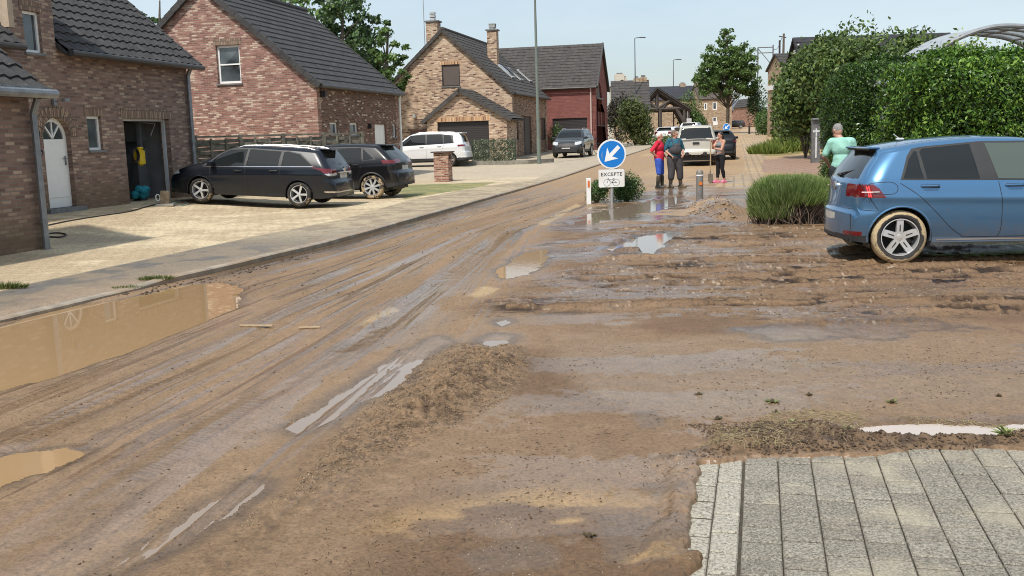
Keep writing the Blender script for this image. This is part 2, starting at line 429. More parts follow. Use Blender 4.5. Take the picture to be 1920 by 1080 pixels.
    rd = mixc(rd, C((.13, .092, .06)), sst(.57, .68, str2*.5+str3*.5)*.42)
    rd = mixc(rd, C((.13, .09, .058)), (sst(0, .25, tread)*(1-sst(.45, .8, tread)))*.45)  # tread grooves darkened in the colour, standing in for their shade
    col = mixc(col, rd, onroad)
    rt = mixc(np.broadcast_to(C((.285, .205, .135)), col.shape), C((.20, .135, .083)), sst(.42, .6, n1))
    rt = mixc(rt, C((.31, .235, .165)), sst(.55, .7, n2)*.4)
    col = mixc(col, rt, right)
    fb = mixc(np.broadcast_to(C((.235, .162, .10)), col.shape), C((.07, .046, .03)), np.clip((1-sst(.28, .5, fine*.5+hor3*.5))*.9*.75+.55*sst(.55, .95, rutp+.25*(hor3-.5)), 0, 1))  # furrow shade painted dark into the colour, following the relief
    fb = mixc(fb, C((.028, .016, .009)), crk*.95)  # rut shadows painted near-black along the groove lines
    fb = mixc(fb, C((.31, .225, .15)), sst(.55, .7, hor)*.7)
    fb = mixc(fb, C((.50, .44, .36)), sst(.80, .86, vn(X*26, Y*30, 7))*sst(.5, .62, n2)*.8)
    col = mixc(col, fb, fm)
    cl = cl*.4+cl3*.6
    mb = mixc(np.broadcast_to(C((.30, .215, .135)), col.shape), C((.13, .088, .055)), sst(.62, .42, cl) if False else 1-sst(.42, .66, cl*.5+cl2*.5))  # crevice shade of the mound painted dark into the colour
    col = mixc(col, mb, np.maximum(mm, sm*.5)); col = mixc(col, mixc(mb, C((.36, .27, .16)), sst(.5, .7, n2)*.7), pm*.8)
    bb = mixc(np.broadcast_to(C((.19, .135, .085)), col.shape), C((.07, .05, .034)), 1-sst(.42, .6, cl*.6+cl2*.4)); col = mixc(col, bb, np.maximum(bm*.95, lipt*.9))
    # bare worn patches of grey asphalt and yellow silt low in the frame
    asph = sst(-.02, .05, np.maximum.reduce([sdp(X, Y, gp(*p))+.12*n_sh+.05*n_f for p in (
        [(1110, 965), (1180, 955), (1240, 970), (1290, 1000), (1300, 1060), (1240, 1070), (1150, 1050), (1120, 1010)],
        [(1180, 772), (1240, 766), (1250, 800), (1200, 806)],
        [(860, 1040), (980, 1000), (1060, 1020), (1040, 1060), (900, 1075)],
        [(1180, 905), (1260, 900), (1290, 930), (1230, 945)])]))
    col = mixc(col, C((.19, .15, .115)), asph*.7)
    silt = sst(.56, .66, fbm(X*1.6, Y*3.2, 5, 141))*sst(-.1, .3, sdp(X, Y, gp((560, 1090), (720, 960), (1000, 900), (1250, 930), (1300, 1090))))
    col = mixc(col, C((.50, .355, .17)), silt*.75)
    sm2 = sst(0, .3, smooth_+.2*n_sh)
    col = mixc(col, mixc(np.broadcast_to(C((.295, .215, .138)), col.shape), C((.31, .235, .165)), sst(.45, .62, fbm(X*.4, Y*1.6, 4, 147))), sm2*.8)
    # pale dry silt further up the road and around the island
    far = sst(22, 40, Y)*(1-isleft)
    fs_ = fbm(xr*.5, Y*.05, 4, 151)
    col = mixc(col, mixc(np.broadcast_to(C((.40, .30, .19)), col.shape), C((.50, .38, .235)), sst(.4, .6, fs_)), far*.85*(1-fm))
    mauve = sst(-.2, .5, sdp(X, Y, gp((870, 560), (960, 470), (1010, 425), (1080, 392), (1230, 352), (1330, 350), (1420, 372), (1405, 420), (1290, 430), (1180, 480), (1060, 540), (960, 575)))+.8*n_sh)*sst(.40, .54, fbm(X*.9, Y*2.0, 5, 231))
    isl = sst(0, .4, sdp(X, Y, gp((1085, 386), (1110, 372), (1240, 340), (1330, 320), (1400, 325), (1430, 350), (1400, 400), (1250, 410), (1080, 400)))+.4*n_sh)
    col = mixc(col, mixc(np.broadcast_to(C((.30, .225, .17)), col.shape), C((.47, .35, .22)), sst(.45, .58, fbm(X*.5, Y*1.6, 4, 157))), isl*.75)
    col = mixc(col, C((.255, .20, .17)), mauve*.7)  # mauve sky sheen of the wet mud painted into the colour
    # dark wet gutter on the left
    gut = (1-sst(.35, 1.0, -wl+.6*(n_sh+.2)))*sst(-.05, .05, -wl)*sst(11, 14, Y)*(1-sst(24, 32, Y))
    col = mixc(col, C((.10, .078, .055)), np.clip(gut, 0, 1)*.8)
    # road line under the silt (dashes) and pale scars
    dash = np.zeros_like(X)
    for p in ([(665, 611), (735, 577), (745, 580), (682, 611)], [(875, 552), (905, 538), (935, 541), (910, 553)], [(1006, 420), (1080, 382), (1092, 384), (1022, 421)]):
        dash = np.maximum(dash, sst(-.05, .03, sdp(X, Y, gp(*p))+.05*n_f+.05*n_sh))
    col = mixc(col, C((.62, .50, .30)), dash*(.30+.22*(Y > 9)))
    # left side: grey pavement, tan drive
    dgl = sdp(X, Y, gp((-300, 625), (50, 533), (233, 495), (460, 447), (638, 412), (690, 398), (760, 377), (900, 350), (1000, 338), (1050, 312), (1000, 300), (600, 290), (350, 320), (75, 400), (-300, 440)))
    tan = mixc(np.broadcast_to(C((.66, .535, .35)), col.shape), C((.50, .39, .25)), sst(.42, .62, n1*.6+n2*.4))
    tan = mixc(tan, C((.46, .35, .22)), sst(.5, .7, fbm(X*.9+Y*.3, Y*2.2, 4, 161))*sst(3.5, 2.2, wl) if False else sst(.52, .68, fbm(X*.5+Y*.2, Y*1.1, 4, 161))*.55)
    nearfade = 1-sst(20, 30, Y)
    sw = mixc(np.broadcast_to(C((.155, .14, .125)), col.shape), C((.27, .215, .15)), sst(.48, .62, n1*.5+n2*.5))
    sw = mixc(sw, mixc(np.broadcast_to(C((.42, .34, .225)), col.shape), C((.30, .235, .16)), sst(.45, .6, n2)), 1-nearfade*sst(19, 17, Y) if False else sst(14.5, 19, Y))
    edgem = sst(.55, .0, wl+.5*n_sh) if False else 1-sst(.05, .55, wl+.5*n_sh)
    sw = mixc(sw, C((.33, .24, .16)), edgem*.8*nearfade)
    mudleft = 1-sst(0, 1.1, wl-.25+.6*n_sh-(Y-11.5)*.10 + 0)   # mud spilled over the kerb close to the camera
    sw = mixc(sw, C((.34, .25, .17)), np.clip(mudleft, 0, 1)*(1-sst(11, 14, Y)))
    left = mixc(sw, tan, sst(-.03, .03, dgl))
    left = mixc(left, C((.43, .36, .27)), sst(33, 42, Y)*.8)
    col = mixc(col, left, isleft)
    wetshade = sst(.0, .5, sdp(X, Y, gp((80, 436), (180, 434), (330, 446), (300, 452), (100, 462), (-10, 505), (-10, 492), (60, 470)))+.2*n_sh)  # wet brown and the annexe's shadow at its corner, both painted in
    col = mixc(col, C((.30, .225, .15)), wetshade*.5*isleft)
    # right: paved footpath and crossing
    path = sdp(X, Y, gp((1398, 330), (1386, 250), (1392, 238), (1425, 238), (1445, 262), (1432, 330), (1420, 352), (1330, 352), (1400, 318)))
    pathm = sst(-.05, .1, path)
    col = mixc(col, mixc(np.broadcast_to(C((.42, .35, .26)), col.shape), C((.50, .40, .26)), sst(.4, .6, n1)), pathm*.85)
    red = sst(-.05, .1, sdp(X, Y, gp((1430, 300), (1560, 288), (1700, 296), (1700, 330), (1560, 326), (1426, 322))))
    col = mixc(col, C((.36, .26, .22)), red*.85)
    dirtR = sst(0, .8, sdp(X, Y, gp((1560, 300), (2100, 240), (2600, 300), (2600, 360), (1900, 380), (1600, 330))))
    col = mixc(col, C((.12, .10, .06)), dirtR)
    lawnp = [gp((762, 346), (935, 341), (905, 350), (820, 364), (756, 374), (740, 360)), gp((1425, 292), (1440, 262), (1480, 256), (1530, 262), (1528, 284), (1470, 292))]
    lawn = np.maximum(sdp(X, Y, lawnp[0]), sdp(X, Y, lawnp[1]))
    lw = sst(-.05, .15, lawn+.3*n_sh)
    col = mixc(col, mixc(np.broadcast_to(C((.13, .16, .04)), col.shape), C((.26, .23, .08)), sst(.45, .6, n2)), lw*.85)
    # joints of the setts on drive and path (real pattern of the paving)
    U = X*E1.x+Y*E1.y; Vv = -X*E2.x-Y*E2.y
    def joints(a_, b_, sa, sb, w):
        return np.maximum(np.abs((a_/sa) % 1-.5) > .5-w/sa, np.abs(((b_/sb)+.5*(np.floor(a_/sa) % 2)) % 1-.5) > .5-w/sb)
    col *= (1-.24*(joints(U, Vv, .24, .24, .014)*isleft*(dgl > 0)*(1-sst(24, 34, Y))))[..., None]
    col *= (1-.10*((np.abs((U/.6) % 1-.5) > .48)*isleft*(dgl < 0)*sst(14, 17, Y)*(1-sst(40, 60, Y))))[..., None]
    col *= (1-.30*(np.abs((Vv/.30) % 1-.5) > .40)*np.maximum(pathm, 0)*(1-sst(110, 160, Y)))[..., None]
    col *= (1-.25*(np.abs((X/.5) % 1-.5) > .4)*red)[..., None]
    crumb = fbm(X*30, Y*30, 3, 191); speck = vn(X*75, Y*75, 199)
    col *= (.86+.28*n3)[..., None]*(1-.38*near*sst(.60, .74, crumb)*(.35+.65*np.maximum(mm, fm)))[..., None]*(1-.30*near*sst(.80, .95, speck)*(1-isleft)*sst(.45, .6, n2))[..., None]
    col *= (1-.38*ringd*(1-isleft))[..., None]
    # wet patches: dark and shiny
    film = np.clip(onroad*sst(.485, .55, fbm(xr*2.2, Y*.14, 4, 171)*.45+str2*.35+str3*.2)+right*sst(.52, .58, fbm(X*.7, Y*1.7, 5, 177)*.8+n3*.2)*.85, 0, 1)
    film = np.maximum(film, onroad*np.exp(-((xr-3.75)/.33)**2)*sst(.40, .52, fbm(xr*6, Y*1.1, 4, 173)))
    film = np.maximum(film, fm*sst(.5, .6, hor*.6+n2*.4)*.8)
    film = np.maximum(film, isl*sst(.45, .55, fbm(X*.6, Y*1.4, 4, 179)))
    film = np.maximum(film, sm2*.5*sst(.4, .6, fbm(X*.35, Y*1.2, 4, 181)))
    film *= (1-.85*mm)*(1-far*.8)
    film = np.maximum(film, mauve)
    wet = np.clip(np.maximum(film, wetp*.9), 0, 1)*(1-isleft)*(1-.6*bm)
    wet = np.maximum(wet, np.clip(gut, 0, 1)*.9)
    wet = np.maximum(wet, isleft*(sst(.5, .62, n1)*.5*(dgl < 0)*(1-sst(17, 22, Y))+wetshade*.4))
    wet = np.maximum(wet, asph*.5)
    col *= (1-.16*wet)[..., None]
    col *= (1-(1-isleft)*np.array(.10))[..., None]*np.where(isleft[..., None] > .5, 1.0, np.array([1.0, .885, .775]))
    # ---- build, split in pieces
    ny, nx = X.shape
    idx = np.arange(ny*nx).reshape(ny, nx)
    Fc = np.stack([idx[:-1, :-1], idx[:-1, 1:], idx[1:, 1:], idx[1:, :-1]], -1).reshape(-1, 4)[:, ::-1]
    cx = (lambda A_: (A_[:-1, :-1]+A_[1:, 1:]).ravel()/2)
    dr = (cx(dgl) > 0) & (cx(wl) > 0)
    lwn = (cx(lawn+.25*n_sh) > 0)
    pw = (cx(wl) > 0) & ~dr & (cx(Y) < 110)
    ptm = (cx(path) > 0) | (cx(red) > .5)
    cls = np.zeros(len(Fc), int); cls[pw] = 1; cls[dr] = 2; cls[ptm] = 3; cls[lwn] = 4
    mud = M('mud', rough=.7, spec=.5)
    at_ = mud.n('Attribute', {'attribute_name': 'Col'}); wt = mud.n('Attribute', {'attribute_name': 'wet'})
    nn = mud.noise(48, 7, rough=.78); n4 = mud.noise(12, 5)
    mud.set('Base Color', mud.mix(1.0, at_.outputs['Color'], mud.ramp(nn, [(.30, g3(.50)), (.50, g3(1.0)), (.70, g3(1.36))]), 'MULTIPLY'))
    wf = wt.outputs['Fac']
    rr = mud.n('MapRange', Value=mud.math('ADD', wf, mud.math('MULTIPLY', mud.math('SUBTRACT', n4, .5), .5)), From_Min=.0, From_Max=1.0, To_Min=.72, To_Max=.09).outputs[0]
    mud.set('Roughness', rr); mud.set('Specular IOR Level', .38)
    bs = mud.math('MULTIPLY', mud.math('SUBTRACT', 1.08, wf), .75)
    b_ = mud.n('Bump', Height=nn, Strength=bs, Distance=.02); mud.set('Normal', b_.outputs[0])
    names = [('mud_road', 'structure'), ('pavement', 'structure'), ('driveway', 'structure'), ('footpath', 'structure'), ('grass_verge', 'stuff')]
    V = np.stack([X, Y, Z], -1).reshape(-1, 3); Cc = col.reshape(-1, 3); Wt = wet.reshape(-1)
    for k, (nm, kd) in enumerate(names):
        fk = Fc[cls == k]
        if len(fk) == 0: continue
        u, inv = np.unique(fk.ravel(), return_inverse=True)
        o = npmesh(nm, V[u], inv.reshape(-1, 4), mud.m, smooth=True); me = o.data
        if len(me.vertices) == len(u):
            ca = me.color_attributes.new('Col', 'FLOAT_COLOR', 'POINT'); ca.data.foreach_set('color', np.concatenate([Cc[u], np.ones((len(u), 1))], 1).astype(np.float32).ravel())
            wa = me.attributes.new('wet', 'FLOAT', 'POINT'); wa.data.foreach_set('value', Wt[u].astype(np.float32))
        tag(o, kind=kd)
        if kd == 'stuff': tag(o, 'short rough grass beside the brick pier and the footpath', 'grass')
    # ---- water sheets
    for poly, lvl, nm in waters:
        wm = M('puddle_water', (.35, .225, .115) if nm in ('main', 'small', 'brown') else ((.50, .42, .36) if nm == 'milky' else (.27, .205, .155)), .035 if nm != 'main' else .012, 0, .5 if nm != 'main' else .75)
        wm.set('IOR', 1.33)
        if nm != 'main' : wm.bump(wm.noise(14, 3), .04, .01)
        P = np.array(poly); c = P.mean(0); Pg = c+(P-c)*1.0
        # grow outline outwards by .35 m so that the shoreline is where mud and water level meet
        gr = .30 if nm == 'main' else .14
        dd = P-c; Pg = c+dd*(1+gr/np.maximum(np.linalg.norm(dd, axis=1, keepdims=True), .3))
        b = MB(); b.poly([tuple(p) for p in Pg], 0, Matrix.Translation((0, 0, lvl)))
        tag(b.build('puddle_water', wm.m), kind='structure')
    return V.reshape(ny, nx, 3), AA, RR
GV, GA, GR = ground()
def hz(x, y):
    """height of the modelled ground at x, y"""
    a = math.atan2(x, y); r = math.hypot(x, y)
    j = int(np.searchsorted(GA[0], a)); i = int(np.searchsorted(GR[:, 0], r))
    j = min(max(j, 1), GA.shape[1]-1); i = min(max(i, 1), GR.shape[0]-1)
    return float(GV[i, j, 2])
# kerb along the left side of the road
def kerb():
    ys = np.concatenate([np.arange(5, 40, .5), np.arange(40, 110, 2)]); b = MB()
    ring = []
    for i, y in enumerate(ys):
        x = float(kerbx(y)); z = gz(x-.3, y)+.015*(vn(np.array(y*.9), np.array(1.), 3)-.3) - (.03 if y < 12 else 0)
        w_ = .12
        ring.append([(x, y, z-.2), (x+.012, y, z), (x-.01, y, z+.015), (x-w_, y, z+.015), (x-w_, y, z-.2)])
    vs = [p for r in ring for p in r]; fs = []
    for i in range(len(ring)-1):
        for k in range(4): a = i*5+k; fs.append((a, a+1, a+6, a+5))
    b.add(vs, fs)
    tag(b.build('kerb', plain('kerb_stone', (.30, .255, .20), .8, var=.3, scale=5, bump=.01, dirt=(.30, .215, .14))), kind='structure')
kerb()
# concrete slabs of the drive at the lower right
def slabs():
    A = G(1395, 866); B = G(1920, 846); ux = (B-A); ux.z = 0; ux.normalize(); uy = Vector((ux.y, -ux.x, 0))   # uy towards the camera
    m = M('concrete_setts', rough=.9, spec=.12)
    g = m.n('NewGeometry'); c = m.ramp(g.outputs['Random Per Island'], [(0, (.20, .18, .148)), (.5, (.225, .205, .168)), (1, (.25, .228, .186))])
    f = m.noise(95, 4, rough=.75); c = m.mix(1, c, m.ramp(f, [(.36, g3(.42)), (.5, g3(1.0)), (.62, g3(1.55))]), 'MULTIPLY')
    c = m.mix(m.ramp(m.noise(1.6, 7, rough=.6), [(.52, g3(0)), (.66, g3(.5))]), c, (.44, .385, .28)); m.set('Base Color', c)
    m.bump(m.noise(90, 4), .5, .006)
    b = MB(); rnd = random.Random(3)
    z0 = .035
    def slab(c_, lx, ly, rot, bb):
        z = z0+rnd.uniform(-.002, .002)
        M_ = Matrix.Translation((c_.x, c_.y, z-.03)) @ Matrix.Rotation(rot+rnd.uniform(-.004, .004), 4, 'Z') @ Matrix.Rotation(rnd.uniform(-.006, .006), 4, 'X') @ Matrix.Rotation(rnd.uniform(-.006, .006), 4, 'Y')
        bb.box((0, 0, 0), (lx-.0055, ly-.012, .06), M_, bev=.005)
    rot = math.atan2(ux.y, ux.x)
    # columns run towards the camera, slightly fanned; stones staggered by column
    A2 = G(1393, 880); Bt = G(1383, 1079); dirc = (Bt-A2); dirc.z = 0; dirc.normalize()
    s = .158; perp = Vector((-dirc.y, dirc.x, 0)); 
    if perp.x < 0: perp = -perp
    rt = math.atan2(perp.y, perp.x)
    for i in range(30):
        off = rnd.choice([0, .06, .11]) 
        pc = perp*(i*s+s/2+.005); y = -pc.dot(uy)/dirc.dot(uy)-rnd.choice([0, .03, .06])
        while y < 3.4:
            ln = rnd.choice([.105, .158, .158, .158, .21])
            p = A+perp*(i*s+s/2+.005)+dirc*(y+ln/2)
            # top edge of the field: skip what lies beyond the line A-B
            if True: slab(p, s, ln, rt, b)
            y += ln
    tag(b.build('paved_forecourt', m.m), kind='structure')
    k = MB(); 
    for i in range(2):
        y = -.02+.05*i
        while y < 3.4:
            p = A-perp*(.004+.056+i*.113)+dirc*(y+.1)
            sh = .0
            M_ = Matrix.Translation((p.x, p.y, z0-.035-(.006 if i else 0)-rnd.uniform(0, .004))) @ Matrix.Rotation(rt+rnd.uniform(-.01, .01), 4, 'Z') @ Matrix.Rotation(rnd.uniform(-.02, .02), 4, 'Y')
            k.box((0, 0, 0), (.108, .186, .06), M_, bev=.006)
            y += .2
    mk = M('pale_concrete_block', rough=.85, spec=.3); f = mk.noise(75, 5, rough=.75)
    c = mk.ramp(f, [(.36, (.11, .10, .08)), (.50, (.36, .33, .27)), (.7, (.52, .48, .39))]); mk.set('Base Color', c); mk.bump(f, .5, .006)
    tag(k.build('kerb_block_row', mk.m), kind='structure')
    q = MB(); P0 = A-perp*.0; c4 = [P0-perp*.35-uy*.0, P0+perp*5, P0+perp*5+dirc*3.6, P0-perp*.35+dirc*3.6]
    q.add([(p.x, p.y, z0-.018) for p in (P0-perp*.3, P0+perp*4.5-uy*.0+ux*.0, P0+perp*4.5+dirc*3.5, P0-perp*.3+dirc*3.5)], [(0, 1, 2, 3)])
    tag(q.build('joint_sand', plain('joint_sand', (.06, .05, .036), .95, var=.3, scale=30)), kind='structure')
slabs()
# ================================================================ BUILDINGS
ZUP = Vector((0, 0, 1))
class Pl:
    """wall plane in house coordinates: origin, horizontal direction u, outward normal n"""
    def __init__(s, o, u, n): s.o = Vector(o); s.u = Vector(u).normalized(); s.n = Vector(n).normalized()
    def M(s, out=0.0):
        T = Matrix((s.u, ZUP, s.n)).transposed().to_4x4()   # local x=u, y=z-up, z=outward
        if s.u.cross(ZUP).dot(s.n) < 0: pass
        T.translation = s.o+s.n*out; return T
    def p(s, u, z, out=0): return s.o+s.u*u+ZUP*z+s.n*out
def wall(b, pl, outer, holes=(), t=.3): b.poly(outer, t, pl.M(), holes); return b
def rect(u, z, w, h): return [(u, z), (u+w, z), (u+w, z+h), (u, z+h)]
def archp(u, z, w, h, n=12):
    r = w/2; return [(u, z), (u+w, z)]+[(u+r+r*math.cos(a), z+h-r+r*math.sin(a)) for a in [math.pi*i/n for i in range(n+1)]]
ALU = plain('white_window_paint', (.78, .78, .76), .35, var=.04)
GLASS = None
def glassmat():
    m = M('window_pane', (.035, .042, .05), .04, 0, .9); f = m.noise(1.2, 3); m.set('Base Color', m.ramp(f, [(.35, (.02, .025, .03)), (.65, (.10, .12, .13))])); return m.m
GLASS = glassmat()
STONE = plain('blue_stone_sill', (.17, .17, .17), .7, var=.2, scale=9)
DARKFR = plain('dark_brown_frame', (.035, .025, .02), .45)
def window(parent, pl, u, z, w, h, fr=ALU, sill=STONE, inset=.10, cols=1, rows=1, fw=.06, pane=None, name='window'):
    f = MB(); o = pl
    def bar(uc, zc, wu, hz_, out, d):
        T = o.M(out); f.box((uc, zc, 0), (wu, hz_, d), T)
    bar(u+fw/2, z+h/2, fw, h, -inset, .06); bar(u+w-fw/2, z+h/2, fw, h, -inset, .06)
    bar(u+w/2, z+fw/2, w-2*fw, fw, -inset, .06); bar(u+w/2, z+h-fw/2, w-2*fw, fw, -inset, .06)
    for i in range(1, cols): bar(u+w*i/cols, z+h/2, fw*.8, h-2*fw, -inset, .05)
    for i in range(1, rows): bar(u+w/2, z+h*i/rows, w-2*fw, fw*.6, -inset+.004, .04)
    fo = f.build(name, fr, parent)
    g = MB(); T = o.M(-inset-.012); g.box((u+w/2, z+h/2, 0), (w-fw, h-fw, .012), T); g.build('pane', pane or GLASS, fo)
    if sill:
        s_ = MB(); T = o.M(-.03); s_.box((u+w/2, z-.03, 0), (w+.1, .05, .17), T); s_.build('sill', sill, fo)
    return fo
def lintel(parent, pl, u, z, w, mat, h=.21, name='lintel'):
    b = MB(); b.box((u+w/2, z+h/2, 0), (w+.16, h, .03), pl.M(.0)); b.build(name, mat, parent)
def tiled(b, pe, u, L_, s, H, n, tw=.3, course=.34, amp=.022, step=.028, sub=6, trim=None):
    """profiled tile field: pe eave start, u along eave, s up the slope, n roof normal"""
    pe = Vector(pe); u = Vector(u).normalized(); s = Vector(s).normalized(); n = Vector(n).normalized()
    nc = max(1, round(H/course)); c = H/nc; nu = max(2, int(L_/tw*sub)); base = len(b.v)
    for k in range(nc):
        for e, off in ((0, step), (1, 0)):
            for i in range(nu+1):
                x = L_*i/nu; ph = (x/tw) % 1
                prof = amp*(math.sin(math.pi*min(1, ph/.62)) if ph < .62 else -.35*math.sin(math.pi*(ph-.62)/.38)) if amp else 0
                b.v.append(tuple(pe+u*x+s*(c*(k+e)+(.0 if e else 0))+n*(prof+off)))
    row = nu+1
    flip = u.cross(s).dot(n) < 0
    for r_ in range(nc*2-1):
        for i in range(nu):
            a = base+r_*row+i; f = (a, a+1, a+row+1, a+row); b.f.append(f[::-1] if flip else f)
    # slab underneath
    b0 = len(b.v); q = [pe-n*.03, pe+u*L_-n*.03, pe+u*L_+s*H-n*.03, pe+s*H-n*.03]
    b.v += [tuple(p) for p in q]+[tuple(p-n*.10) for p in q]
    b.f += [(b0+4, b0+7, b0+6, b0+5), (b0, b0+1, b0+5, b0+4), (b0+1, b0+2, b0+6, b0+5), (b0+2, b0+3, b0+7, b0+6), (b0+3, b0, b0+4, b0+7)]
    # front lip of the first course
    return b
def tilemat(name, base, var=.3, lichen=None):
    m = M(name, rough=.72, spec=.35)
    tc = m.n('TexCoord'); f = m.noise(3.5, 5); f2 = m.noise(40, 3)
    c = m.ramp(f, [(.3, tuple(x*(1-var) for x in base)), (.7, tuple(x*(1+var) for x in base))])
    c = m.mix(.6, c, m.ramp(f2, [(.3, g3(.6)), (.7, g3(1.4))]), 'MULTIPLY')
    if lichen: c = m.mix(m.ramp(m.noise(22, 2), [(.66, g3(0)), (.72, g3(.7))]), c, lichen)
    m.set('Base Color', c); m.bump(f2, .4, .006); return m.m
TILE = tilemat('dark_roof_tile', (.050, .048, .048), lichen=(.2, .19, .16))
TILE_F = tilemat('grey_roof_tile', (.062, .056, .052))
ZINC = plain('zinc', (.24, .25, .26), .45, .6, var=.2)
DARKG = plain('dark_gutter', (.05, .045, .042), .5)
def gable_roof(parent, L_, W, ze, pitch, mat, oh=.25, vo=.12, tw=.3, sub=6, course=.34, amp=.022, verge_mat=None, near_only=False, gut=DARKG, x0=0.0, back=True, ridge_along='x'):
    """house coords: ridge along +x (0..L_), street slope rises from y=0 to y=W/2"""
    t = math.tan(pitch); H = (W/2+oh)/math.cos(pitch)
    n1 = Vector((0, -math.sin(pitch), math.cos(pitch))); s1 = Vector((0, math.cos(pitch), math.sin(pitch)))
    lift = .06
    b = MB(); tiled(b, Vector((x0-vo, -oh, ze-oh*t+lift)), (1, 0, 0), L_+2*vo, s1, H, n1, tw=tw, sub=sub, course=course, amp=amp)
    if back:
        n2 = Vector((0, math.sin(pitch), math.cos(pitch))); s2 = Vector((0, -math.cos(pitch), math.sin(pitch)))
        tiled(b, Vector((x0-vo, W+oh, ze-oh*t+lift)), (1, 0, 0), L_+2*vo, s2, H, n2, tw=tw*2, sub=2, course=course*2, amp=amp)
    r = b.build('roof', mat, parent)
    rc = MB(); zr = ze+W/2*t+lift+.02
    k = x0-vo
    while k < x0+L_+vo-.05:
        rc.tube([(k, W/2, zr), (k+.36, W/2, zr)], [.10, .115], 8); k += .36
    rc.build('ridge_tiles', mat, r)
    for xx in (x0-vo-.02, x0+L_+vo+.02):
        for sgn in (1, -1):
            v = MB()
            y = -oh if sgn > 0 else W+oh
            for i in range(int(H/.36)):
                a = Vector((xx, y+sgn*math.cos(pitch)*.36*i, ze-oh*t+lift+math.sin(pitch)*.36*i)); c = a+Vector((0, sgn*math.cos(pitch), math.sin(pitch)))*.35
                nn_ = Vector((0, -sgn*math.sin(pitch), math.cos(pitch)))
                w2 = Vector((.07, 0, 0))
                q = [a-w2+nn_*.055, a+w2+nn_*.055, c+w2+nn_*.04, c-w2+nn_*.04]; q2 = [p-nn_*.20 for p in q]
                v.add(q+q2, [(0, 1, 2, 3), (7, 6, 5, 4), (0, 4, 5, 1), (1, 5, 6, 2), (2, 6, 7, 3), (3, 7, 4, 0)])
            v.build('verge_tiles', verge_mat or mat, r)
    if gut:
        g = MB(); zz = ze-oh*t+.02
        g.tube([(x0-vo, -oh-.05, zz), (x0+L_+vo, -oh-.05, zz)], .065, 8)
        g.build('gutter', gut, r)
    return r
def pipe(parent, x, y, z0, z1, r=.05, mat=ZINC, out=(0, -.09, 0), name='downpipe'):
    b = MB(); b.tube([(x+out[0], y+out[1], z0), (x+out[0], y+out[1], z1-.25), (x+out[0]*2.2, y+out[1]*2.2, z1)], r, 10)
    for z in np.arange(z0+.5, z1-.3, 1.1): b.tube([(x+out[0], y+out[1], z), (x+out[0], y+out[1], z+.04)], r*1.25, 10)
    return b.build(name, mat, parent)
# ---- brick kinds
BR1 = brick('brown_brick', [(0, (.16, .098, .08)), (.3, (.225, .14, .11)), (.6, (.285, .18, .14)), (.85, (.37, .255, .19)), (1, (.48, .355, .26))], (.24, .20, .17), low_dirt=(.17, .115, .07), ms=.010)
BR1V = brick('brown_brick_upright', [(0, (.19, .125, .09)), (.5, (.30, .20, .145)), (1, (.42, .30, .21))], (.17, .135, .11), vertical=True)
BR2 = brick('red_brick_pale_flecks', [(0, (.18, .088, .072)), (.35, (.27, .13, .105)), (.62, (.35, .185, .15)), (.76, (.44, .30, .235)), (1, (.56, .44, .345))], (.30, .22, .18), patch=(2.6, .9), ms=.010)
BR2S = brick('red_brick_shaded_side', [(0, (.07, .04, .033)), (.4, (.17, .085, .062)), (.85, (.24, .13, .092)), (.93, (.5, .42, .33)), (1, (.6, .5, .4))], (.2, .155, .125))  # darker, less flecked gable brick; shade of the street side painted in
BR3 = brick('orange_mixed_brick', [(0, (.09, .045, .035)), (.18, (.24, .13, .09)), (.4, (.42, .27, .18)), (.8, (.56, .40, .27)), (1, (.66, .52, .38))], (.46, .37, .28), bw=.25, bh=.085, ms=.014)
BR3V = brick('orange_brick_upright', [(0, (.2, .08, .045)), (.5, (.52, .28, .14)), (1, (.70, .46, .26))], (.46, .36, .25), vertical=True, bh=.09, bw=.26, ms=.014)
BR3S = brick('mixed_brick_shaded_side', [(0, (.07, .04, .03)), (.4, (.22, .12, .08)), (.8, (.38, .22, .14)), (1, (.5, .33, .22))], (.3, .24, .18), bw=.25, bh=.085, ms=.014)  # darker copy of the gable brick, street-side shade put into the colour
BR4 = brick('red_painted_brick', [(0, (.20, .075, .065)), (.5, (.235, .088, .075)), (1, (.27, .10, .085))], (.18, .085, .072), bw=.3, bh=.1)
BRP = brick('pier_brick', [(0, (.16, .06, .045)), (.5, (.36, .16, .11)), (1, (.55, .38, .28))], (.38, .32, .26))
BRF = brick('far_red_brick', [(0, (.22, .11, .08)), (.5, (.33, .18, .13)), (1, (.42, .25, .18))], (.34, .26, .2), bw=.4, bh=.14)
BRQ = brick('far_tan_brick', [(0, (.24, .16, .10)), (.5, (.36, .26, .17)), (1, (.45, .34, .23))], (.38, .31, .24), bw=.4, bh=.14)
WHITE = plain('white_door_paint', (.80, .80, .77), .35, var=.03)
BLACKISH = plain('black_door', (.022, .018, .018), .5, var=.2)
SHUT = M('brown_shutter', (.075, .052, .042), .5); SHUT.bump(SHUT.n('TexWave', {'bands_direction': 'Z'}, Vector=SHUT.n('TexCoord').outputs['Object'], Scale=9.0).outputs['Fac'], .5, .01); SHUT = SHUT.m
GARD = M('garage_door_dark', (.030, .025, .024), .45); GARD.bump(GARD.n('TexWave', {'bands_direction': 'Z'}, Vector=GARD.n('TexCoord').outputs['Object'], Scale=3.0).outputs['Fac'], .35, .01); GARD = GARD.m

def house_frame(name, X, Y, z, label, cat='house', rot=ROADROT): return empty(name, (X, Y, z), rot, label, cat)
# x_local (along street) of a pixel column on the street side plane through corner c
def along(px, c):
    t = (px-960)/F
    # c + E1*s : (cx+ex s)/(cy+ey s) = t   (column, ignoring roll)
    return (t*c[1]-c[0])/(E1.x-t*E1.y)
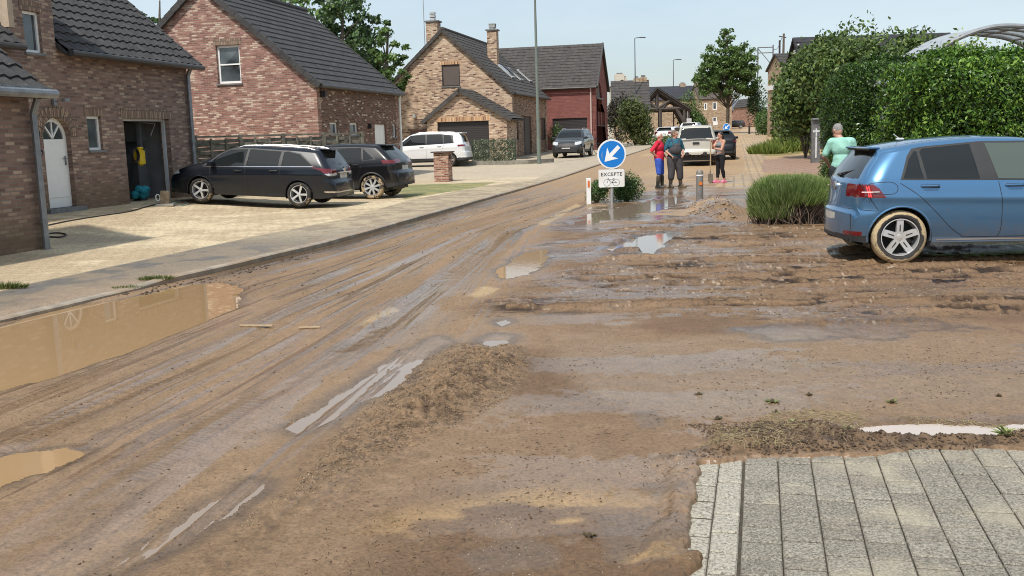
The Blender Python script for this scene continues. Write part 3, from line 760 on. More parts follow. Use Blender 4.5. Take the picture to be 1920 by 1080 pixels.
# The low annexe on the far left -------------------------------------------------
def annexe():
    c = at(79, 440, 16.2); z0 = 0.0
    t = house_frame('annexe', c.x, c.y, z0, 'low brown brick annexe with zinc downpipe at its corner, cut by the left frame edge', 'annexe')
    pl = Pl((0, 0, 0), (1, 0, 0), (0, -1, 0)); b = MB(); Lw = 7.
    b.box((-Lw/2, 2.2, 1.06), (Lw, 4.4, 3.32)); b.build('wall', BR1, t)
    pitch = R(40); s = Vector((0, math.cos(pitch), math.sin(pitch))); n = Vector((0, -math.sin(pitch), math.cos(pitch)))
    r = MB(); tiled(r, (-Lw, -.3, 2.72-.3*math.tan(pitch)+.12), (1, 0, 0), Lw+.18, s, 3.6, n, tw=.3, amp=.035, step=.035); ro = r.build('roof', TILE, t)
    g = MB(); g.tube([(-Lw, -.36, 2.56), (.2, -.36, 2.56)], .075, 10); g.box((-Lw/2, -.30, 2.60), (Lw+.3, .03, .14)); g.build('gutter', ZINC, ro)
    pipe(t, -.06, -.02, .0, 2.5, .055)
    f = MB(); f.box((-.06, -.11, .02), (.16, .16, .10)); f.build('pipe_foot', plain('old_concrete', (.36, .32, .26), .9), t)
annexe()
# House 1 -------------------------------------------------------------------------
def house1():
    c = at(365, 330, 27.5); L_ = 14.; z0 = .28
    t = house_frame('brick_house', c.x, c.y, z0, 'brown brick house with white arched door, open garage and dark tiled roof')
    # local x runs away from the camera; corner is x=0, wall goes to x=-L_
    A = lambda px: along(px, c)
    pl = Pl((0, 0, 0), (1, 0, 0), (0, -1, 0)); ze = 3.72
    holes = []
    def zpx(px, y):
        s = A(px); D = c.y+E1.y*s; return at(px, y, D).z-z0
    gx0, gx1 = A(252), A(336); gh = zpx(258, 221); gz0 = .02
    dx0, dx1 = A(101.5), A(152); dh = zpx(118, 219)
    wx0, wx1 = A(185), A(211); wz0, wz1 = zpx(198, 281), zpx(198, 217)
    ux0, ux1 = A(86), A(117); uz0, uz1 = zpx(104, 98), zpx(104, 20)
    dm0, dm1 = A(60), A(141)
    garage = rect(gx0, gz0, gx1-gx0, gh-gz0); door = archp(dx0, .12, dx1-dx0, dh-.12)
    win = rect(wx0, wz0, wx1-wx0, wz1-wz0); dwin = rect(ux0, uz0, ux1-ux0, uz1-uz0)
    b = MB(); top = 6.4
    outer = [(-L_, -.5), (0, -.5), (0, ze), (dm1, ze), (dm1, top-.9), ((dm0+dm1)/2, top), (dm0, top-.9), (dm0, ze), (-L_, ze)]
    wall(b, pl, outer, [garage, door, win, dwin], .28)
    # gable at the far end, dormer cheeks
    W = 8.5; pitch = R(41); zr = ze+W/2*math.tan(pitch)
    pg = Pl((0, W, 0), (0, -1, 0), (1, 0, 0)); wall(b, pg, [(0, -.5), (W-.28, -.5), (W-.28, ze+.24), (W/2, zr), (0, ze)], (), .28)
    b.build('wall', BR1, t)
    for u0, u1, z, nm in ((gx0, gx1, gh, 'garage_lintel'), (wx0, wx1, wz1, 'lintel'), (ux0, ux1, uz1, 'lintel')): lintel(t, pl, u0, z+.003, u1-u0, BR1V, .24 if nm == 'garage_lintel' else .2, nm)
    ar = MB(); r_ = (dx1-dx0)/2; cc = ((dx0+dx1)/2, dh-r_); n = 15
    for i in range(n):
        a0, a1 = math.pi*i/n+.015, math.pi*(i+1)/n-.015
        q = [(cc[0]+rr*math.cos(a), cc[1]+rr*math.sin(a)) for rr, a in ((r_+.01, a0), (r_+.27, a0), (r_+.27, a1), (r_+.01, a1))]
        ar.poly(q, .03, pl.M(.014))
    ar.build('door_arch', BR1V, t)
    # arched door
    d = MB(); w = dx1-dx0; T = pl.M(-.12)
    outer = archp(dx0, .12, w, dh-.12, 14); r2 = w/2-.09; fan = [(cc[0]-r2, cc[1]-.02), (cc[0]+r2, cc[1]-.02)]+[(cc[0]+r2*math.cos(a), cc[1]+r2*math.sin(a)) for a in [math.pi*i/12 for i in range(1, 12)]]
    d.poly(outer, .05, T, [fan]); 
    for a in (50, 90, 130): 
        ca, sa = math.cos(R(a)), math.sin(R(a)); p0 = cc; p1 = (cc[0]+r2*ca, cc[1]+r2*sa); w_ = .018
        d.poly([(p0[0]+sa*w_, p0[1]-ca*w_), (p1[0]+sa*w_, p1[1]-ca*w_), (p1[0]-sa*w_, p1[1]+ca*w_), (p0[0]-sa*w_, p0[1]+ca*w_)], .03, pl.M(-.113))
    d.box((dx0+w/2, (cc[1]-.02+.2)/2+.05, 0), (w-.22, cc[1]-.42, .02), pl.M(-.115))
    do = d.build('door', WHITE, t)
    gl = MB(); gl.poly(fan, .01, pl.M(-.145)); gl.build('fanlight_pane', GLASS, do)
    hd = MB(); hd.box((dx1-.12, 1.15, .02), (.03, .2, .02), pl.M(-.11)); hd.box((dx1-.16, 1.2, .05), (.12, .025, .025), pl.M(-.11)); hd.build('handle', ZINC, do)
    st = MB(); st.box((dx0+w/2, .05, .06), (w+.34, .14, .36), pl.M(-.1)); st.build('doorstep', STONE, t)
    window(t, pl, wx0, wz0, wx1-wx0, wz1-wz0); window(t, pl, ux0, uz0, ux1-ux0, uz1-uz0)
    # garage interior
    g = MB(); gw = gx1-gx0; gc = (gx0+gx1)/2; dp = 5.
    q = [(gx0-.6, .28), (gx1+.25, .28), (gx1+.25, dp), (gx0-.6, dp)]
    for i in range(4):
        if i == 0: continue
        a, c_ = q[i], q[(i+1) % 4]; g.add([(a[0], a[1], 0), (c_[0], c_[1], 0), (c_[0], c_[1], 2.4), (a[0], a[1], 2.4)], [(0, 1, 2, 3)])
    g.add([(x, y, 0.015) for x, y in q], [(0, 1, 2, 3)]); g.add([(x, y, 2.4) for x, y in q], [(3, 2, 1, 0)])
    g.build('garage_interior', plain('garage_plaster', (.20, .20, .20), .9, var=.2, scale=2), t)
    fr = MB(); fr.box((gx1-.04, gh/2, 0), (.06, gh, .08), pl.M(-.16)); fr.box((gc, gh-.03, 0), (gw, .06, .06), pl.M(-.16)); fr.tube([(gx1-.1, .5, 1.7), (gx1-.1, .35, 2.0), (gx1-.15, 1.2, 2.1)], .012, 6)
    fr.build('garage_door_frame', plain('grey_white_frame', (.55, .56, .56), .4), t)
    gd = MB(); gd.box((gc, 1.6, 2.2), (gw-.1, 2.3, .05)); gd.build('raised_garage_door', plain('garage_door_inside', (.10, .10, .105), .5), t)
    sh = MB(); sh.box((gx1-.05, 1.25, .62), (.5, .9, 1.2)); sh.box((gx1+.05, 1.2, 1.8), (.35, .7, .5)); sh.box((gx1-.25, .75, 1.15), (.08, .10, 2.2)); sh.build('garage_cupboard', plain('grey_cupboard', (.16, .17, .18), .6), t)
    # roof: main slope in two lengths beside the dormer
    s = Vector((0, math.cos(pitch), math.sin(pitch))); n = Vector((0, -math.sin(pitch), math.cos(pitch))); tn = math.tan(pitch)
    H = (W/2+.3)/math.cos(pitch)
    rb = MB(); tiled(rb, (dm1, -.3, ze-.3*tn+.08), (1, 0, 0), -dm1+.2, s, H, n, amp=.032, step=.034)
    tiled(rb, (-L_, -.3, ze-.3*tn+.08), (1, 0, 0), dm0+L_, s, H, n, amp=.032, step=.034)
    tiled(rb, (dm0, 2.9, ze+2.9*tn+.08), (1, 0, 0), dm1-dm0, s, H-3.2/math.cos(pitch), n, amp=.032, step=.034)
    n2 = Vector((0, math.sin(pitch), math.cos(pitch))); tiled(rb, (-L_, W+.3, ze-.3*tn+.08), (1, 0, 0), L_+.2, Vector((0, -math.cos(pitch), math.sin(pitch))), H, n2, sub=2, tw=.6, course=.7)
    ro = rb.build('roof', TILE, t)
    v = MB()
    for i in range(int(H/.36)):
        a = Vector((.2, -.3+math.cos(pitch)*.36*i, ze-.3*tn+.08+math.sin(pitch)*.36*i)); c2 = a+s*.35; w2 = Vector((.07, 0, 0))
        qq = [a-w2+n*.07, a+w2+n*.07, c2+w2+n*.05, c2-w2+n*.05]; v.add(qq+[p-n*.2 for p in qq], [(0, 1, 2, 3), (7, 6, 5, 4), (0, 4, 5, 1), (1, 5, 6, 2), (2, 6, 7, 3), (3, 7, 4, 0)])
    v.build('verge_tiles', TILE, ro)
    gu = MB(); zz = ze-.3*tn+.03
    gu.tube([(dm1+.03, -.36, zz), (.25, -.36, zz)], .07, 10); gu.tube([(-L_, -.36, zz), (dm0-.05, -.36, zz)], .07, 10)
    gu.box((dm1/2+.1, -.28, zz+.02), (-dm1+.1, .025, .16)); gu.box(((dm0-L_)/2, -.28, zz+.02), (dm0+L_, .025, .16)); gu.build('gutter', DARKG, ro)
    ck = MB(); 
    for xx in (dm0, dm1): ck.add([(xx, .25, ze+.25*tn+.05), (xx, 2.9, ze+2.9*tn), (xx, 2.9, top-.9), (xx, .25, top-.9)], [(0, 1, 2, 3) if xx == dm0 else (3, 2, 1, 0)])
    sl = M('slate_cladding', (.09, .10, .115), .5); tcx = sl.n('TexCoord'); sp = sl.n('SeparateXYZ', Vector=tcx.outputs['Object']); vv = sl.n('CombineXYZ', X=sp.outputs[1], Y=sp.outputs[2])
    bt = sl.n('TexBrick', Vector=vv.outputs[0], Color1=(.07, .08, .095, 1), Color2=(.12, .135, .155, 1), Mortar=(.02, .02, .025, 1), Scale=1.0, Brick_Width=.3, Row_Height=.18, Mortar_Size=.008); sl.set('Base Color', bt.outputs['Color'])
    ck.build('dormer_cheek', sl.m, t)
    pf = MB(); pf.box((dm0+.06, .135, (ze+top-.9)/2+.1), (.16, .31, top-.9-ze-.2)); pf.build('dormer_trim', plain('pale_wood_trim', (.42, .33, .24), .7), t)
    dr = MB(); xm = (dm0+dm1)/2
    for sg in (-1, 1):
        xe = xm+sg*(dm1-dm0+.3)/2; p = [(xe, -.15, top-1.02), (xe, 3, top-1.02), (xm, 3, top+.05), (xm, -.15, top+.05)]; dr.add(p+[(a, b_, z+.1) for a, b_, z in p], [(0, 1, 2, 3), (7, 6, 5, 4), (0, 4, 5, 1), (0, 3, 7, 4), (1, 5, 6, 2)])
    dr.build('dormer_roof', TILE, t)
    pipe(t, -.1, 0, -.1, ze-.2, .055)
    lm = MB(); xl = A(125); lm.box((xl, dh+.32, .05), (.10, .14, .05), pl.M()); lm.tube([(xl, -.05, dh+.33), (xl+.05, -.3, dh+.38)], .012, 6); lm.box((xl+.05, -.3, dh+.36), (.14, .10, .07)); lm.build('wall_lamp', ZINC, t)
    bb = MB(); bb.box((A(93), 1.75, .01), (.08, .12, .03), pl.M()); bb.build('doorbell', BLACKISH, t); bb = MB(); bb.box((A(94.5), 1.35, .01), (.08, .10, .03), pl.M()); bb.build('outdoor_socket', BLACKISH, t)
    return c, A, gx0, gx1, z0
H1C, H1A, H1G0, H1G1, H1Z = house1()
def h1p(x, y, z): return Vector((H1C.x, H1C.y, H1Z))+E1*x+E2*y+ZUP*z
# House 2 -------------------------------------------------------------------------
def house2():
    name_ = 2
    D = 35.; c = at(601, 300, D); z0 = .25; ze = at(601, 152, D).z-z0
    t = house_frame('brick_house', c.x, c.y, z0, 'house with red brick gable flecked with pale bricks and large dark tiled roof')
    W = 8.3; L_ = along(760, c); pitch = R(40.5); zr = ze+W/2*math.tan(pitch)
    pg = Pl((0, W, 0), (0, -1, 0), (-1, 0, 0))     # gable faces the camera; u runs towards the street
    def uu(px): 
        t_ = (px-960)/F   # point = c + E2*y ; x/y = t
        y = (t_*c.y-c.x)/(E2.x-t_*E2.y); return W-y
    w0, w1 = uu(432), uu(475); zz0 = at(452, 156, D+.8).z-z0; zz1 = at(452, 84, D+.8).z-z0
    b = MB(); wall(b, pg, [(0, -.6), (W, -.6), (W, ze), (W/2, zr), (0, ze)], [rect(w0, zz0, w1-w0, zz1-zz0)], .3)
    b.build('gable_wall', BR2 if name_ == 2 else BR3, t); b = MB()
    pb = Pl((L_, 0, 0), (0, 1, 0), (1, 0, 0)); wall(b, pb, [(0, -.6), (W, -.6), (W, ze), (W/2, zr), (0, ze)], (), .3)
    b.build('gable_wall', BR2, t)
    ps = Pl((0, 0, 0), (1, 0, 0), (0, -1, 0)); A = lambda px: along(px, c)
    def zp(px, y): return at(px, y, c.y+E1.y*A(px)).z-z0
    hl = []; wins = []
    for a, bb, y0, y1 in ((632, 647, 229, 252), (669, 684, 230, 252), (748, 754, 232, 257)): wins.append((A(a), zp(a, y1), A(bb)-A(a), zp(a, y0)-zp(a, y1)))
    dr = (A(715), .02, A(736)-A(715), zp(725, 232)-.02)
    hl = [rect(*x) for x in wins]+[rect(*dr)]
    b = MB(); wall(b, Pl((.004, 0, 0), (1, 0, 0), (0, -1, 0)), [(.3, -.6), (L_-.31, -.6), (L_-.31, ze-.02), (.3, ze-.02)], hl, .28); b.build('street_wall', BR2S, t)
    for x in wins: window(t, ps, *x, inset=.09)
    d = MB(); d.box((dr[0]+dr[2]/2, dr[3]/2, 0), (dr[2], dr[3], .05), ps.M(-.1))
    for i in (1, 2, 3): d.box((dr[0]+dr[2]*i/4, dr[3]/2, 0), (.03, dr[3]-.3, .065), ps.M(-.1))
    do = d.build('door', WHITE, t); hh = MB(); hh.box((dr[0]+.1, 1.05, .06), (.04, .14, .05), ps.M(-.1)); hh.build('handle', ZINC, do)
    window(t, pg, w0, zz0, w1-w0, zz1-zz0, inset=.13, rows=2, fw=.08)
    lintel(t, pg, w0, zz1+.003, w1-w0, BR1V, .22)
    gable_roof(t, L_, W, ze, pitch, TILE, oh=.22, vo=.1, tw=.3, sub=5, course=.34, amp=.012)
    pipe(t, L_-.05, 0, -.1, ze-.1, .05, WHITE)
    cam_ = MB(); cam_.box((.35, -.1, ze-.42), (.14, .2, .22)); cam_.build('wall_lamp', BLACKISH, t)
    l2 = MB(); l2.box((A(703), -.08, zp(703, 236)), (.1, .14, .2)); l2.build('wall_lamp', BLACKISH, t)
    return c
H2C = house2()
# House 3 -------------------------------------------------------------------------
def house3():
    name_ = 3
    D = 60.; c = at(962, 250, D); z0 = .3; ze = at(960, 170, D).z-z0
    t = house_frame('brick_house', c.x, c.y, z0, 'orange mixed brick house with a projecting dark garage door and two brick chimneys')
    W = 8.3; L_ = along(1034, c); pitch = R(42); zr = ze+W/2*math.tan(pitch)
    pg = Pl((0, W, 0), (0, -1, 0), (-1, 0, 0))
    def uu(px):
        t_ = (px-960)/F; y = (t_*c.y-c.x)/(E2.x-t_*E2.y); return W-y
    w0, w1 = uu(843), uu(876); z1, z2 = at(860, 161, D+.6).z-z0, at(860, 120, D+.6).z-z0
    b = MB(); wall(b, pg, [(0, -.8), (W, -.8), (W, ze), (W/2, zr), (0, ze)], [rect(w0, z1, w1-w0, z2-z1)], .3)
    b.build('gable_wall', BR2 if name_ == 2 else BR3, t); b = MB()
    pb = Pl((L_, 0, 0), (0, 1, 0), (1, 0, 0)); wall(b, pb, [(0, -.8), (W, -.8), (W, ze), (W/2, zr), (0, ze)], (), .3)
    b.build('gable_wall', BR3, t)
    ps = Pl((0, 0, 0), (1, 0, 0), (0, -1, 0)); A = lambda px: along(px, c)
    def zp(px, y): return at(px, y, c.y+E1.y*A(px)).z-z0
    items = [(970, 981, 219, 263, 'shutter'), (1014, 1019, 222, 262, 'shutter'), (1023, 1031, 221, 262, 'shutter'), (990, 1005, 217, 293, 'door')]
    holes = []; it = []
    for a, bb, y0, y1, k in items:
        zb = zp(a, y1) if k != 'door' else 0; r_ = (A(a), zb, A(bb)-A(a), zp(a, y0)-zb); holes.append(rect(*r_)); it.append((r_, k))
    b = MB(); wall(b, ps, [(.3, -.8), (L_-.31, -.8), (L_-.31, ze-.02), (.3, ze-.02)], holes, .28); b.build('street_wall', BR3S, t)
    for r_, k in it:
        if k == 'door':
            d = MB(); d.box((r_[0]+r_[2]/2, r_[3]/2, 0), (r_[2], r_[3], .06), ps.M(-.12)); d.box((r_[0]+r_[2]*.3, r_[3]/2, 0), (.06, r_[3], .1), ps.M(-.12)); d.build('door', BLACKISH, t)
        else: window(t, ps, *r_, fr=DARKFR, pane=SHUT, inset=.08)
    fr = window(t, pg, w0, z1, w1-w0, z2-z1, fr=DARKFR, pane=SHUT, inset=.06, name='shuttered_window')
    lintel(t, pg, w0, z2+.003, w1-w0, BR3V, .24); 
    gable_roof(t, L_, W, ze, pitch, TILE_F, oh=.22, vo=.12, tw=.33, sub=3, course=.36, amp=.02)
    # garage: front plane 3 m nearer, own gable roof with ridge towards the camera
    gf = -3.0; ga, gb = uu(814), uu(955); 
    D2 = D-3; c2 = c-E1*3
    def uu2(px):
        t_ = (px-960)/F; y = (t_*c2.y-c2.x)/(E2.x-t_*E2.y); return W-y
    ga, gb = uu2(812), uu2(959); gm = uu2(874.5); gt = at(875, 166, D2).z-z0; ge = at(812, 226, D2).z-z0+.15
    pf = Pl((gf, W, 0), (0, -1, 0), (-1, 0, 0)); g0, g1 = uu2(831), uu2(926); gh = at(878, 227, D2).z-z0
    b = MB(); wall(b, pf, [(ga, -.8), (gb, -.8), (gb, ge), (gm, gt-.1), (ga, ge)], [rect(g0, 0, g1-g0, gh)], .3)
    b.box((gf/2, W-gb+.14, ge/2-.4), (-gf-.62, .28, ge+.79)); b.box((gf/2, W-ga-.14, ge/2-.4), (-gf-.62, .28, ge+.79)); b.build('garage_wall', BR3, t)
    lintel(t, pf, g0, gh+.003, g1-g0, BR3V, .32, 'garage_lintel')
    d = MB(); d.box(((g0+g1)/2, gh/2, 0), (g1-g0, gh, .05), pf.M(-.2)); d.build('garage_door', GARD, t)
    rb = MB(); 
    for sg in (1, -1):
        yl = W-(gb if sg > 0 else ga); ym = W-gm; run = ym-yl; rise = gt-ge; ln = math.hypot(run, rise); s = Vector((0, run/ln, rise/ln)); n = Vector((0, -s.z*(1 if run > 0 else -1), abs(s.y)))
        pe = Vector((gf-.15, yl, ge+.06))-s*.45
        tiled(rb, pe, (1, 0, 0), -gf+.15, s, ln+.45, n, tw=.33, sub=3, amp=.02)
        # dark verge
        w2 = Vector((-.08, 0, 0)); a = pe+Vector((0, 0, .02)); cc = pe+s*(ln+.45); rb.add([a, a+w2, cc+w2, cc, a-n*.22, a+w2-n*.22, cc+w2-n*.22, cc-n*.22], [(0, 1, 2, 3), (4, 5, 1, 0), (5, 6, 2, 1), (6, 7, 3, 2), (7, 4, 0, 3), (4, 7, 6, 5)])
    rb.build('garage_roof', TILE_F, t)
    ch = MB()
    # chimneys
    def chim(px, y_top, w_, Dc, yb, capn):
        p = at(px, y_top, Dc); hh = p.z-z0; rel = Vector((p.x-c.x, p.y-c.y, 0)); lx, ly = rel.dot(E1), rel.dot(E2)
        b = MB(); b.box((lx, ly, (hh+yb)/2), (w_, w_, hh-yb)); o = b.build('chimney', BR3, t)
        k = MB(); k.box((lx, ly, hh+.04), (w_+.16, w_+.16, .08)); k.build('chimney_cap', STONE, o)
        k = MB()
        if capn == 'pot':
            for q in range(3): k.cyl((lx, ly, hh+.1+q*.2), .22, .13, 10, r2=.17)
        else:
            k.cyl((lx, ly, hh+.08), .2, .22, 10); k.box((lx, ly, hh+.42), (.42, .42, .06))
            for sx in (-.18, .18): k.box((lx+sx, ly, hh+.3), (.04, .4, .2))
        k.build('chimney_pot', plain('chimney_pot_metal', (.3, .3, .29), .6), o)
    chim(812, 42, .75, 64., 3.5, 'pot'); chim(923.5, 58, .62, 65.5, 3.5, 'hat')
    # two skylights on the street slope
    n1 = Vector((0, -math.sin(pitch), math.cos(pitch))); s1 = Vector((0, math.cos(pitch), math.sin(pitch)))
    for xa, k in ((4.6, 1.0), (7.0, .95), (10.6, 1.05)):
        b = MB(); p = Vector((xa, 1.0*k, ze+1.0*k*math.tan(pitch)+.12)); q = [p, p+Vector((.8, 0, 0)), p+Vector((.8, 0, 0))+s1*1.25, p+s1*1.25]
        b.add(q+[v+n1*.1 for v in q], [(4, 5, 6, 7), (0, 1, 5, 4), (1, 2, 6, 5), (2, 3, 7, 6), (3, 0, 4, 7)]); o = b.build('skylight', plain('skylight_frame', (.5, .5, .5), .35, .3), t)
        k_ = MB(); i = [v+n1*.105 for v in (p+Vector((.1, 0, 0))+s1*.1, p+Vector((.7, 0, 0))+s1*.1, p+Vector((.7, 0, 0))+s1*1.15, p+Vector((.1, 0, 0))+s1*1.15)]; k_.add(i, [(0, 1, 2, 3)]); k_.build('pane', GLASS, o)
    gt_ = MB(); pz = Pl((-.1, W, 0), (0, -1, 0), (-1, 0, 0)); ug = uu(783); 
    for i in range(3): gt_.box((ug+.1+i*.32, .95, .02), (.29, 1.9, .05), pz.M())
    gt_.box((ug+.42, 1.98, .02), (1.2, .1, .12), pz.M()); gt_.build('side_gate', plain('brown_gate_wood', (.12, .07, .05), .7), t)
    w_ = MB(); w_.tube([(-.12, W-uu(790), at(790, 216, D).z-z0-.1), (-.12, W-uu(790), at(790, 216, D).z-z0+.1)], .1, 8); w_.build('wall_lamp', WHITE, t)
    return c, W
H3C, H3W = house3()
# House 4 (red) --------------------------------------------------------------------
def house4():
    D = 73.; c = at(1118, 250, D); z0 = .45; ze = at(1117, 160, D).z-z0
    t = house_frame('red_house', c.x, c.y, z0, 'dark red house with arched gable window and a black garage door')
    Dg = along(1146, c); Wd = Dg; Lh = 9.0   # gable depth along the street, length away from the street
    zr = at(1134, 83, D+E1.y*Wd/2).z-z0
    pf = Pl((0, Lh, 0), (0, -1, 0), (-1, 0, 0))
    def uu(px):
        t_ = (px-960)/F; y = (t_*c.y-c.x)/(E2.x-t_*E2.y); return Lh-y
    g0, g1 = uu(1044), uu(1108); gh = at(1075, 221, D).z-z0
    b = MB(); wall(b, pf, [(0, -.8), (Lh-.01, -.8), (Lh-.01, ze), (0, ze)], [rect(g0, 0, g1-g0, gh)], .28)
    ps = Pl((0, 0, 0), (1, 0, 0), (0, -1, 0)); A = lambda px: along(px, c)
    a0, a1 = A(1126.5), A(1136.5); az0 = at(1131, 183, D+E1.y*A(1131)).z-z0; az1 = at(1131, 154, D+E1.y*A(1131)).z-z0
    sl = [(A(x), at(x, 235, D+3).z-z0, A(x+2.2)-A(x), 1.0) for x in (1129, 1134, 1139)]
    wall(b, ps, [(0, -.8), (Wd, -.8), (Wd, ze), (Wd/2, zr), (0, ze)], [archp(a0, az0, a1-a0, az1-az0)]+[rect(*s_) for s_ in sl], .28)
    wall(b, Pl((Wd, 0, 0), (0, 1, 0), (1, 0, 0)), [(.3, -.8), (Lh, -.8), (Lh, ze), (.3, ze)], (), .28)
    b.build('wall', BR4, t)
    k = MB(); k.poly(archp(a0, az0, a1-a0, az1-az0), .03, ps.M(-.12)); f = k.build('arched_window', DARKFR, t); s_ = MB(); s_.box(((a0+a1)/2, az0-.05, 0), (a1-a0+.2, .1, .16), ps.M()); s_.build('sill', STONE, f)
    for q in sl: window(t, ps, *q, fr=DARKFR, inset=.08)
    d = MB(); d.box(((g0+g1)/2, gh/2, 0), (g1-g0, gh, .05), pf.M(-.14)); d.build('garage_door', GARD, t)
    run = Wd/2; rise = zr-ze; ln = math.hypot(run, rise); s = Vector((run/ln, 0, rise/ln)); n = Vector((-rise/ln, 0, run/ln))
    rb = MB(); tiled(rb, Vector((0, -.15, ze+.08))-s*.3, (0, 1, 0), Lh+.15, s, ln+.3, n, tw=.35, sub=3, amp=.02)
    s2 = Vector((-run/ln, 0, rise/ln)); n2 = Vector((rise/ln, 0, run/ln)); tiled(rb, Vector((Wd, -.15, ze+.08))-s2*.3, (0, 1, 0), Lh+.15, s2, ln+.3, n2, tw=.7, sub=2, course=.7)
    ro = rb.build('roof', TILE_F, t)
    v = MB(); 
    for pe, ss, nn_ in ((Vector((0, -.2, ze+.1))-s*.3, s, n), (Vector((Wd, -.2, ze+.1))-s2*.3, s2, n2)):
        q = [pe, pe+Vector((0, .1, 0)), pe+Vector((0, .1, 0))+ss*(ln+.3), pe+ss*(ln+.3)]; v.add([p+nn_*.05 for p in q]+[p-nn_*.18 for p in q], [(0, 1, 2, 3), (4, 7, 6, 5), (0, 4, 5, 1), (0, 3, 7, 4), (1, 5, 6, 2)])
    v.build('verge_trim', DARKG, ro)
    g = MB(); g.tube([(-.3, -.1, ze-.14), (-.3, Lh, ze-.14)], .06, 8); g.build('gutter', DARKG, ro)
    pp = MB(); pp.tube([(-.1, .35, 0), (-.1, .35, ze-.3), (-.28, .35, ze-.12)], .06, 8); pp.build('downpipe', plain('pink_grey_pipe', (.5, .36, .32), .5), t)
    vt = MB(); q = Vector((0, Lh-2.6, ze))+s*1.6; vt.cyl((q.x, q.y, q.z-.1), .12, .45, 8); vt.build('roof_vent', ZINC, ro)
house4()
# Simple gabled buildings further off -----------------------------------------------
def block(name, label, pxl, pxr, D, ytop_eave, yridge, depth, mat, rmat, rot=0, wins=(), cat='house', z0=None, chim=(), door=None, ridge='along', wy=None):
    """front wall seen between two columns at depth D, roof ridge parallel to the front ('along') or pointing at the camera"""
    a, b_ = at(pxl, 240, D), at(pxr, 240, D); W = (b_-a).length; z0 = gz(a.x, a.y) if z0 is None else z0
    t = empty(name, (a.x, a.y, z0), math.atan2(b_.y-a.y, b_.x-a.x)+rot, label, cat)
    ze = at((pxl+pxr)/2, ytop_eave, D).z-z0
    pf = Pl((0, 0, 0), (1, 0, 0), (0, -1, 0)); m = MB(); hl = []
    cv = []
    for (x0, y0, x1, y1) in wins:
        u0 = (x0-pxl)/(pxr-pxl)*W; u1 = (x1-pxl)/(pxr-pxl)*W; zb = at(x0, y1, D).z-z0; zt = at(x0, y0, D).z-z0; cv.append((u0, zb, u1-u0, zt-zb)); hl.append(rect(*cv[-1]))
    if ridge == 'along':
        zr = at((pxl+pxr)/2, yridge, D+depth/2).z-z0
        wall(m, pf, [(0, -1.5), (W, -1.5), (W, ze), (0, ze)], hl, .3)
        for pl in (Pl((W, .31, 0), (0, 1, 0), (1, 0, 0)), Pl((0, depth, 0), (0, -1, 0), (-1, 0, 0))):
            d = depth-.31; o = [(0, -1.5), (d, -1.5), (d, ze), (d/2, zr), (0, ze)]; wall(m, pl, o, (), .3)
        m.build('wall', mat, t)
        run = depth/2; rise = zr-ze; ln = math.hypot(run, rise); rb = MB()
        for sg, y0 in ((1, 0), (-1, depth)):
            s = Vector((0, sg*run/ln, rise/ln)); n = Vector((0, -sg*rise/ln, run/ln)); tiled(rb, Vector((-.2, y0, ze+.05))-s*.3, (1, 0, 0), W+.4, s, ln+.3, n, tw=.6, sub=2, amp=.02, course=.5)
        rb.build('roof', rmat, t)
    else:
        zr = at((pxl+pxr)/2, yridge, D).z-z0
        wall(m, pf, [(0, -1.5), (W, -1.5), (W, ze), (W/2, zr), (0, ze)], hl, .3); m.box((.15, depth/2+.2, ze/2-.7), (.3, depth-.3, ze+1.3)); m.box((W-.15, depth/2+.2, ze/2-.7), (.3, depth-.3, ze+1.3)); m.build('wall', mat, t)
        run = W/2; rise = zr-ze; ln = math.hypot(run, rise); rb = MB()
        for sg, x0 in ((1, 0), (-1, W)):
            s = Vector((sg*run/ln, 0, rise/ln)); n = Vector((-sg*rise/ln, 0, run/ln)); tiled(rb, Vector((x0, -.2, ze+.05))-s*.3, (0, 1, 0), depth, s, ln+.3, n, tw=.6, sub=2, amp=.02, course=.5)
        rb.build('roof', rmat, t)
    for c_ in cv: window(t, pf, *c_, fr=ALU, inset=.08, fw=.14, sill=None)
    for (x0, yt, wc) in chim:
        u = (x0-pxl)/(pxr-pxl)*W; hh = at(x0, yt, D+depth/2).z-z0; k = MB(); k.box((u, depth/2, hh-.8), (wc, wc, 1.9)); o = k.build('chimney', mat, t); k2 = MB(); k2.box((u, depth/2, hh+.2), (wc*.6, wc*.6, .3)); k2.build('chimney_pot', STONE, o)
    return t
block('farmhouse', 'tan stone house with grey tiled roof behind the leafy bush', 1150, 1216, 96, 206, 152, 9, BRQ, TILE_F, rot=-R(6), chim=((1209, 148, .7), (1196, 150, .6)), wins=())
block('house', 'small pale house far off with dark stepped chimneys showing above the farmhouse roof', 1155, 1180, 150, 158, 150, 9, plain('pale_render', (.55, .5, .42), .8), TILE_F, ridge='to', chim=((1169, 141, 1.4), (1177, 147, 1.0)))
block('long_barn', 'long building with plain dark slate roof behind the timber shelter', 1222, 1308, 175, 186, 162, 12, BRQ, tilemat('dark_slate', (.045, .045, .055)), chim=((1291, 158, 1.0),))
block('brick_house', 'far brown brick house with white framed windows behind the street tree', 1312, 1372, 170, 184, 158, 9, BRQ, tilemat('brown_slate', (.10, .08, .07)), wins=((1336, 191, 1344, 206), (1336, 219, 1344, 229), (1320, 193, 1326, 206)), chim=((1318, 152, 1.2),))
block('cottage', 'low pink brick cottage with grey roof at the end of the street', 1370, 1428, 205, 206, 188, 10, BRF, tilemat('blue_slate', (.13, .14, .17)), wins=((1385, 211, 1390, 219),))
block('row_house', 'red brick house closing the street beside the cottage', 1404, 1424, 190, 198, 184, 8, BRF, TILE_F, rot=R(8), ridge='to')
